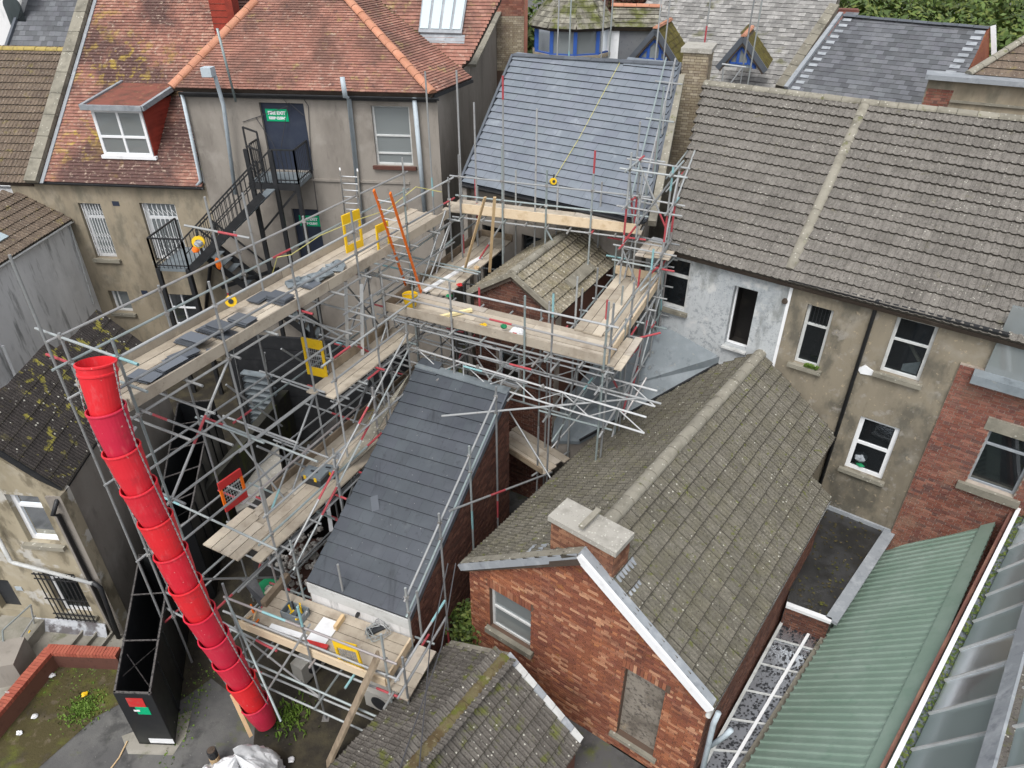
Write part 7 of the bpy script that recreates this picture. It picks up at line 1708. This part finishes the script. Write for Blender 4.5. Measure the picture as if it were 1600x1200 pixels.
def gate(a, b, h, mat, label, lean=V(0, 0, 0)):
    a, b = Vector(a), Vector(b); t = thing('ladder_gate', label, 'gate', a); d = (b - a); up = V(0, 0, h) + lean; n_ = d.cross(up).normalized() * .04
    def pan(x0, x1, y0, y1, nm, mt=mat): m = MB(); m.prism([a + d * x0 + up * y0, a + d * x1 + up * y0, a + d * x1 + up * y1, a + d * x0 + up * y1], n_); return m.build(nm, mt, t)
    pan(0, 1, .76, 1, 'top_panel'); pan(0, 1, 0, .22, 'bottom_panel'); sb_ = 'orange' if mat == 'red' else mat; pan(0, .1, .221, .759, 'side_bar', sb_); pan(.9, 1, .221, .759, 'side_bar', sb_)
    m = MB()
    for k in range(1, 8): m.bar(a + d * (.1 + .1 * k) + up * .22 + n_ / 2, a + d * (.1 + .1 * k) + up * .76 + n_ / 2, .008)
    for k in range(1, 5): m.bar(a + d * .1 + up * (.22 + .108 * k) + n_ / 2, a + d * .9 + up * (.22 + .108 * k) + n_ / 2, .008)
    m.build('mesh', 'galv', t)
gate(at(541, 398, Z1), at(567, 386, Z1), .95, 'yellow', 'yellow plastic gate, left of the two on the high walkway')
gate(at(591, 401, Z1), at(609, 392, Z1), .75, 'yellow', 'yellow plastic gate beside the orange ladder on the high walkway')
gate(at(482, 583, Z4), at(513, 590, Z4), .95, 'yellow', 'yellow gate on the middle platform under the high walkway')
gate(at(534, 1040, Z3 + .02), at(571, 1050, Z3 + .02), .7, 'yellow', 'yellow gate standing on the lowest platform', lean=V(-.1, .1, 0))
gate(at(352, 800, Z2 + .0), at(386, 775, Z2 + .0), .8, 'red', 'red and orange gate at the near end of the lower walkway')
# slate stacks
def slates(px, py, z, n, az, label, fan=0., size=(.5, .28), mat='slate_loose'):
    c = at(px, py, z); d = dirv(az); e = V(-d.y, d.x, 0); t = thing('slate_stack', label, 'slates', c, 'slates stacked on the walkway'); rr = random.Random(px)
    n = int(n * 1.1)
    for k in range(n):
        o = c + V(rr.uniform(-.02, .02), rr.uniform(-.02, .02), .04 + k * .011) + d * fan * k
        boxput(o - d * size[0] / 2 - e * size[1] / 2 + V(0, 0, fan * .25 * k), d * size[0], e * size[1], V(0, 0, .008), t, mat, 'slate')
slates(295, 537, Z1 + .04, 9, 115, 'fanned slates by the rear toe board, near end of the high walkway', .03)
slates(327, 520, Z1 + .04, 12, 118, 'fanned slate stack just beyond the first rear stack', .035)
slates(352, 527, Z1 + .04, 7, 117, 'neat slate stack on the walkway outer side, third from the chute')
slates(380, 507, Z1 + .04, 9, 117, 'neat slate stack on the walkway just beyond its twin')
slates(408, 468, Z1 + .04, 4, 25, 'low flat pile of slates at the walkway middle, rear side')
slates(440, 473, Z1 + .04, 11, 117, 'tallest neat slate stack near the walkway middle')
slates(482, 448, Z1 + .04, 4, 117, 'last thin slate stack before the torn felt')
slates(262, 582, Z1 + .04, 7, 30, 'slates heaped near the chute end of the walkway', .02)
slates(278, 566, Z1 + .04, 4, 40, 'scattered slates beside the outer toe board near the chute', .05)
slates(222, 592, Z1 + .04, 4, 110, 'loose slates right beside the chute mouth', .04)
for k, (x, y) in enumerate(((250, 612), (266, 603), (283, 594), (300, 583), (318, 572), (336, 562))):
    p = at(x - 14, y - 16, Z1 + .05); o = boxput(p, dirv(30 + 7 * k) * .28, dirv(120 + 7 * k) * .22, V(0, 0, .01), None, 'slate_loose', 'broken_slate')
    tag(o, 'broken slate in the row along the outer toe board, number %d out from the chute' % (k + 1) if 0 else ['broken slate nearest the chute along the outer toe board', 'second broken slate from the chute along the toe board', 'third broken slate from the chute along the toe board', 'third last broken slate along the toe board', 'last but one broken slate along the toe board', 'broken slate farthest from the chute along the toe board'][k], 'slate', 'broken slates along the toe board')
for k, (x, y, lb) in enumerate(((500, 430, 'crumpled dark roofing felt heap on the high walkway'), (470, 440, 'smaller torn felt scrap left of the felt heap'), (520, 418, 'folded felt scrap right of the felt heap'))):
    tag(blob(MB(), at(x, y, Z1 + .1), .26, sq=.35, seed=30 + k, jit=.45).build('felt_heap', 'lead_dark'), lb, 'felt')
# fall arrest blocks and reels
def reel(p, label, mat='yellow', r=.11):
    t = thing('cable_reel', label, 'reel', p); x = V(.3, -1, .25).normalized(); 
    m = MB(); m.tube([p - x * .05, p + x * .05], r, 18); m.build('drum', mat, t)
    m = MB(); m.tube([p + x * .051, p + x * .065], r * .45, 14); m.build('hub', 'blackp', t)
    m = MB(); m.tube([p + V(0, 0, r), p + V(.02, 0, r + .1)], .02, 6); m.build('handle', 'blackp', t); return t
reel(at(361, 470, Z1 + .35), 'yellow cable reel hanging on the rear rail of the high walkway')
p = at(310, 378, 9.0); t = reel(p, 'yellow and orange fall arrest block hanging from a tube above the stair', 'yellow', .115)
blob(MB(), p + V(.04, -.08, 0), .08, seed=6).build('cover_bag', 'lead', t); blob(MB(), p + V(-.06, -.06, -.13), .07, seed=7).build('lower_pad', 'orange', t)
stube(at(288, 352, 9.2), at(390, 372, 9.0), sc1, 'tie_tube', .3)
a_ = at(327, 335, 9.6); pp_ = at(352, 440, Z1 + .3); 
stube(V(pp_.x, pp_.y, Z1 - .5), V(pp_.x, pp_.y, 9.6), sc1, 'standard', 1); a2_ = at(400, 400, Z1 + .9); stube(V(a2_.x, a2_.y, Z1 - .5), V(a2_.x, a2_.y, 9.7), sc1, 'standard', 0)
tag(blob(MB(), at(341, 412, 8.4), .055, sq=2.2, seed=9).build('lanyard_pack', 'orange'), 'small orange lanyard pack hanging on the pole below the yellow block', 'lanyard')
pr = PB.pt(*PB.uv(866, 288), .12); t = reel(pr, 'yellow tape reel lying on the big blue slate roof with its line paid out', 'yellow', .09)
m = MB(); m.tube([PB.pt(*PB.uv(970, 98), .05), PB.pt(*PB.uv(905, 218), .04), PB.pt(*PB.uv(866, 284), .08)], .009, 5); m.build('line', 'line', t)
# yellow rope slung along the walkway
m = MB(); m.tube([at(x, y, Z1 + z) for x, y, z in ((425, 430, .5), (433, 402, 1.05), (455, 398, 1.0), (500, 368, 1.0), (560, 343, 1.0), (605, 328, .9), (650, 292, 1.2), (690, 300, 1.0))], .009, 5); tag(m.build('rope', 'line'), 'yellow rope looped along the rear rail of the high walkway', 'rope')
# bucket
def bucket(px, py, z, label, r=.17, h=.3, mat='yellow'):
    c = at(px, py, z); t = thing('bucket', label, 'bucket', c); m = MB(); N_ = 20
    for (rr_, zz) in ((r * .8, 0), (r * 1.04, h), (r * 1.1, h), (r * 1.1, h - .03), (r * 1.0, h - .01), (r * .78, .02)):
        for k in range(N_): an = 6.2832 * k / N_; m.v.append((c.x + math.cos(an) * rr_, c.y + math.sin(an) * rr_, c.z + zz))
    for a, b in ((0, 3), (3, 2), (2, 1), (1, 4), (4, 5)):
        for k in range(N_): k2 = (k + 1) % N_; m.f.append((a * N_ + k, a * N_ + k2, b * N_ + k2, b * N_ + k))
    m.f.append(tuple(range(N_))); m.f.append(tuple(5 * N_ + k for k in range(N_))); m.build('body', mat, t)
    m = MB(); m.tube([c + V(math.cos(a) * r * 1.1, .0, h + math.sin(a) * .05 - .05) for a in [math.pi * k / 8 for k in range(9)]], .006, 5); m.build('handle', 'galv', t)
bucket(642, 477, Z6 + .05, 'yellow builder\'s bucket on the corner of the ring platform')
tag(MB().bar(at(684, 496, Z6 + .1), at(737, 484, Z6 + .1), .09, .07).build('foam_strip', 'foam'), 'pale yellow foam strip lying on the front boards of the ring platform', 'foam')
tag(MB().bar(at(663, 455, Z6 + .1), at(752, 402, Z6 + .1), .13, .04).build('white_trim', 'white'), 'long white fascia trim lying on the left arm of the ring platform', 'trim')
tag(MB().bar(at(725, 425, Z6 + .1), at(758, 308, 8.6), .07, .03).build('timber_batten', 'plank'), 'left of two pale battens leaning up against the eaves platform', 'batten', 'leaning battens')
tag(MB().bar(at(765, 425, Z6 + .1), at(773, 308, 8.6), .07, .03).build('timber_batten', 'plank'), 'right of two pale battens leaning up against the eaves platform', 'batten', 'leaning battens')
b_ = thing('rubble_sack', 'clear sack with red and green rubbish on the front boards of the ring platform', 'sack', at(810, 525, Z6))
blob(MB(), at(808, 520, Z6 + .14), .2, sq=.6, seed=14).build('sack', 'film', b_); blob(MB(), at(803, 524, Z6 + .16), .08, seed=15).build('red_rubbish', 'red', b_); blob(MB(), at(787, 510, Z6 + .2), .07, seed=16).build('green_rubbish', 'greenp', b_)
for x, y, mt, lb, sd_ in ((718, 445, 'red', 'red and white scrap on the left arm of the ring platform', 3), (702, 462, 'greenp', 'small green scrap on the left arm of the ring platform', 4), (755, 508, 'yellow', 'yellow scrap against the front toe board', 5), (745, 418, 'plank', 'orange wood offcuts at the end of the left arm', 6)):
    tag(blob(MB(), at(x, y, Z6 + .1), .07, sq=.5, seed=sd_, jit=.4).build('scrap', mt), lb, 'scrap')
# tool boxes
def toolbox(px, py, z, az, s, label):
    c = at(px, py, z); d = dirv(az); e = V(-d.y, d.x, 0); t = thing('toolbox', label, 'toolbox', c, 'toolboxes on the lower walkway')
    m = MB(); m.box(c - d * .25 * s - e * .15 * s, d * .5 * s, e * .3 * s, V(0, 0, .2 * s)); m.build('body', 'blackp', t)
    m = MB(); m.box(c - d * .26 * s - e * .16 * s + V(0, 0, .203 * s), d * .52 * s, e * .32 * s, V(0, 0, .07 * s)); m.build('lid', 'lead_dark', t)
    for q in (-.15, .12): boxput(c + d * (q - .02) * s - e * .175 * s + V(0, 0, .16 * s), d * .06 * s, e * .02 * s, V(0, 0, .1 * s), t, 'yellow', 'latch')
    boxput(c - d * .08 * s - e * .02 * s + V(0, 0, .275 * s), d * .16 * s, e * .04 * s, V(0, 0, .03 * s), t, 'blackp', 'handle')
toolbox(494, 752, Z2 + .045, 112, 1.0, 'larger black toolbox with yellow latches, on the lower walkway')
toolbox(515, 742, Z2 + .045, 105, .75, 'smaller black and grey toolbox behind the larger one')
# bits on the lowest platform
sh1 = MB().box(at(490, 985, Z3 + .06), dirv(112) * .42, dirv(22) * .35, V(0, 0, .012)); tag(sh1.build('white_sheet', 'white'), 'square white board lying on the lowest platform', 'sheet')
sh1 = MB().box(at(478, 1000, Z3 + .06), dirv(112) * .42, dirv(22) * .2, V(0, 0, .02)); tag(sh1.build('white_sheet', 'white'), 'smaller white board in front of the square one', 'sheet')
tag(MB().bar(at(422, 978, Z3 + .1), at(478, 996, Z3 + .1), .12, .02).build('white_strip', 'white'), 'long narrow white strip behind the fresh toe board', 'strip')
tag(MB().bar(at(478, 1003, Z3 + .13), at(512, 1012, Z3 + .13), .09, .06).build('red_level', 'red'), 'red spirit level beside the white boards', 'tool')
tag(MB().box(at(522, 985, Z3 + .04), dirv(20) * .32, dirv(110) * .07, V(0, 0, .14)).build('timber_offcut', 'plank'), 'fresh timber offcut standing beside the white board', 'offcut')
tag(MB().bar(at(572, 962, Z3 + .06), at(598, 975, Z3 + .06), .05, .05).build('red_bar', 'red'), 'red bar lying on the rear boards of the lowest platform', 'bar')
cr = thing('tool_crate', 'grey crate of yellow handled tools on the lowest platform, left end', 'crate', at(440, 962, Z3))
c = at(440, 965, Z3 + .05); 
for (o_, ax, ay) in ((V(0, 0, 0), dirv(112) * .5, dirv(22) * .02), (dirv(22) * .28, dirv(112) * .5, dirv(22) * .02), (V(0, 0, 0), dirv(112) * .02, dirv(22) * .3), (dirv(112) * .48, dirv(112) * .02, dirv(22) * .3), (V(0, 0, 0), dirv(112) * .5, dirv(22) * .3)):
    boxput(c + o_, ax, ay, V(0, 0, .02 if o_.length == 0 and ay.length > .1 and ax.length > .4 else .2), cr, 'lead_dark', 'crate_side')
rr = random.Random(3)
for k in range(9):
    a = c + dirv(112) * rr.uniform(.05, .45) + dirv(22) * rr.uniform(.05, .25) + V(0, 0, .06); tube(a, a + V(rr.uniform(-.15, .15), rr.uniform(-.15, .15), .18), cr, rr.choice(['yellow', 'alu', 'blackp', 'yellow']), .018, 'tool')
for k, (x, y) in enumerate(((392, 945), (400, 955), (404, 968), (393, 962))):
    p = at(x, y, Z3 + .06); tag(MB().tube([p, p + dirv(150 + 20 * k) * .3 + V(0, 0, .08)], .022, 8).build('hand_tool', 'orange' if k % 2 == 0 else 'plank'), ['orange handled tool lying farthest left on the lowest platform', 'wooden handled tool beside the leftmost orange one', 'orange handled tool nearest the toe board', 'wooden handle lying across the orange tools'][k], 'tool', 'hand tools on the lowest platform')
# wire coil
wc = thing('wire_coil', 'tangled grey wire and black tray on the right of the lowest platform', 'wire', at(590, 985, Z3))
rr = random.Random(9); c = at(590, 988, Z3 + .12)
for k in range(14):
    m = MB(); a0_ = rr.uniform(0, 6.28); q = [c + V(math.cos(a0_ + t) * rr.uniform(.1, .3), math.sin(a0_ + t) * rr.uniform(.1, .28), rr.uniform(-.03, .14)) for t in (0, .8, 1.6, 2.4, 3.2)]; m.tube(q, .007, 4); m.build('wire', 'galv', wc)
m = MB(); m.box(at(573, 985, Z3 + .06), dirv(60) * .45, dirv(150) * .16, V(0, 0, .04)); m.build('tray', 'blackp', wc)
# green mat and black sheet left of the platform
tag(MB().prism([at(x, y, 1.3) for x, y in ((402, 913), (414, 903), (436, 906), (432, 922), (418, 928), (405, 926))], V(0, 0, -.05)).build('green_lid', 'greenp'), 'green bin lid below the left end of the lowest platform', 'bin lid')
m = MB(); m.tube([V(*at(419, 916, 1.25).xy, 0), V(*at(419, 916, 1.25).xy, 1.2)], .22, 12); tag(m.build('bin', 'blackp'), 'black bin under the green lid', 'bin')
tag(MB().prism([at(x, y, z) for x, y, z in ((376, 905, 1.9), (400, 903, 1.9), (420, 946, 1.6), (408, 950, 1.6))], V(0, 0, .02)).build('black_sheet', 'blackp'), 'bent black sheet propped at the left of the lowest platform', 'sheet')
boxo = MB().bar(at(412, 945, Z3 + .1), at(450, 900, Z3 + .1), .12, .2); tag(boxo.build('loose_board', 'board_old'), 'old board laid across the left end of the lowest platform', 'board')
tag(MB().bar(at(508, 762, 3.4), at(518, 830, 2.6), .09, .05).build('white_post', 'white'), 'white plastic strip standing between lower walkway and slate roof', 'strip')
# scattered yellow tape on the lower walkway
m = MB(); m.tube([at(x, y, Z2 + .05) for x, y in ((568, 645), (585, 640), (576, 655), (590, 650))], .008, 4); tag(m.build('yellow_tape', 'rope'), 'yellow tape scrap on the far end of the lower walkway', 'tape')
tag(blob(MB(), at(527, 712, Z2 + .08), .09, sq=.5, seed=21, jit=.4).build('rag', 'lead'), 'grey rag on the boards beyond the toolboxes', 'rag')
# old long trim hanging along the slate roof left verge
m = MB(); m.prism([PS.pt(sp0[3][0] * 1 - .0, sp0[3][1] * .93, .12), PS.pt(sp0[3][0] - .1, sp0[3][1] * .55, .1), PS.pt(sp0[3][0] - .55, sp0[3][1] * .42, .1), PS.pt(sp0[3][0] - .35, sp0[3][1] * .6, .12)], V(0, 0, .03)); tag(m.build('felt_strip', 'ridge'), 'torn pale felt strip lying between lower walkway and slate roof', 'felt')
# rubble heaps beside the slate roof foot
rr = random.Random(4)
rbp = thing('debris_heap', 'heap of pale broken rubble in the gap left of the slate roof foot', 'debris', at(470, 870, 0))
v = MB()
for k in range(160):
    c = at(472, 870, 1.4) + V(rr.gauss(0, .35), rr.gauss(0, .5), rr.uniform(-.2, .15)); blob(v, c, rr.uniform(.03, .09), n=5, seed=k, jit=.3)
o = v.build('rubble', 'rubble', rbp); o['kind'] = 'stuff'
m = MB(); c = at(472, 870, 1.2); m.box(V(c.x - .35, c.y - .6, 0), V(.7, 0, 0), V(0, 1.2, 0), V(0, 0, 1.2)); m.build('stack_base', 'brick_dark', rbp)
for (x, y) in ((556, 588), (548, 575), (575, 560), (590, 568)):
    pass
# overhead cables
for pts, lb in ((((700, 880, 4.), (672, 1010, 3.2), (655, 1200, 2.8)), 'left dark cable draped down over the mossy low roof'), (((712, 880, 4.), (690, 1010, 3.2), (625, 1200, 2.8)), 'right dark cable draped down over the mossy low roof')):
    m = MB(); m.tube([at(*p) for p in pts], .012, 5); tag(m.build('cable', 'wire'), lb, 'cable', 'cables over the low roof')
for o in list(bpy.data.objects):
    if '_nc' in o.keys(): del o['_nc']
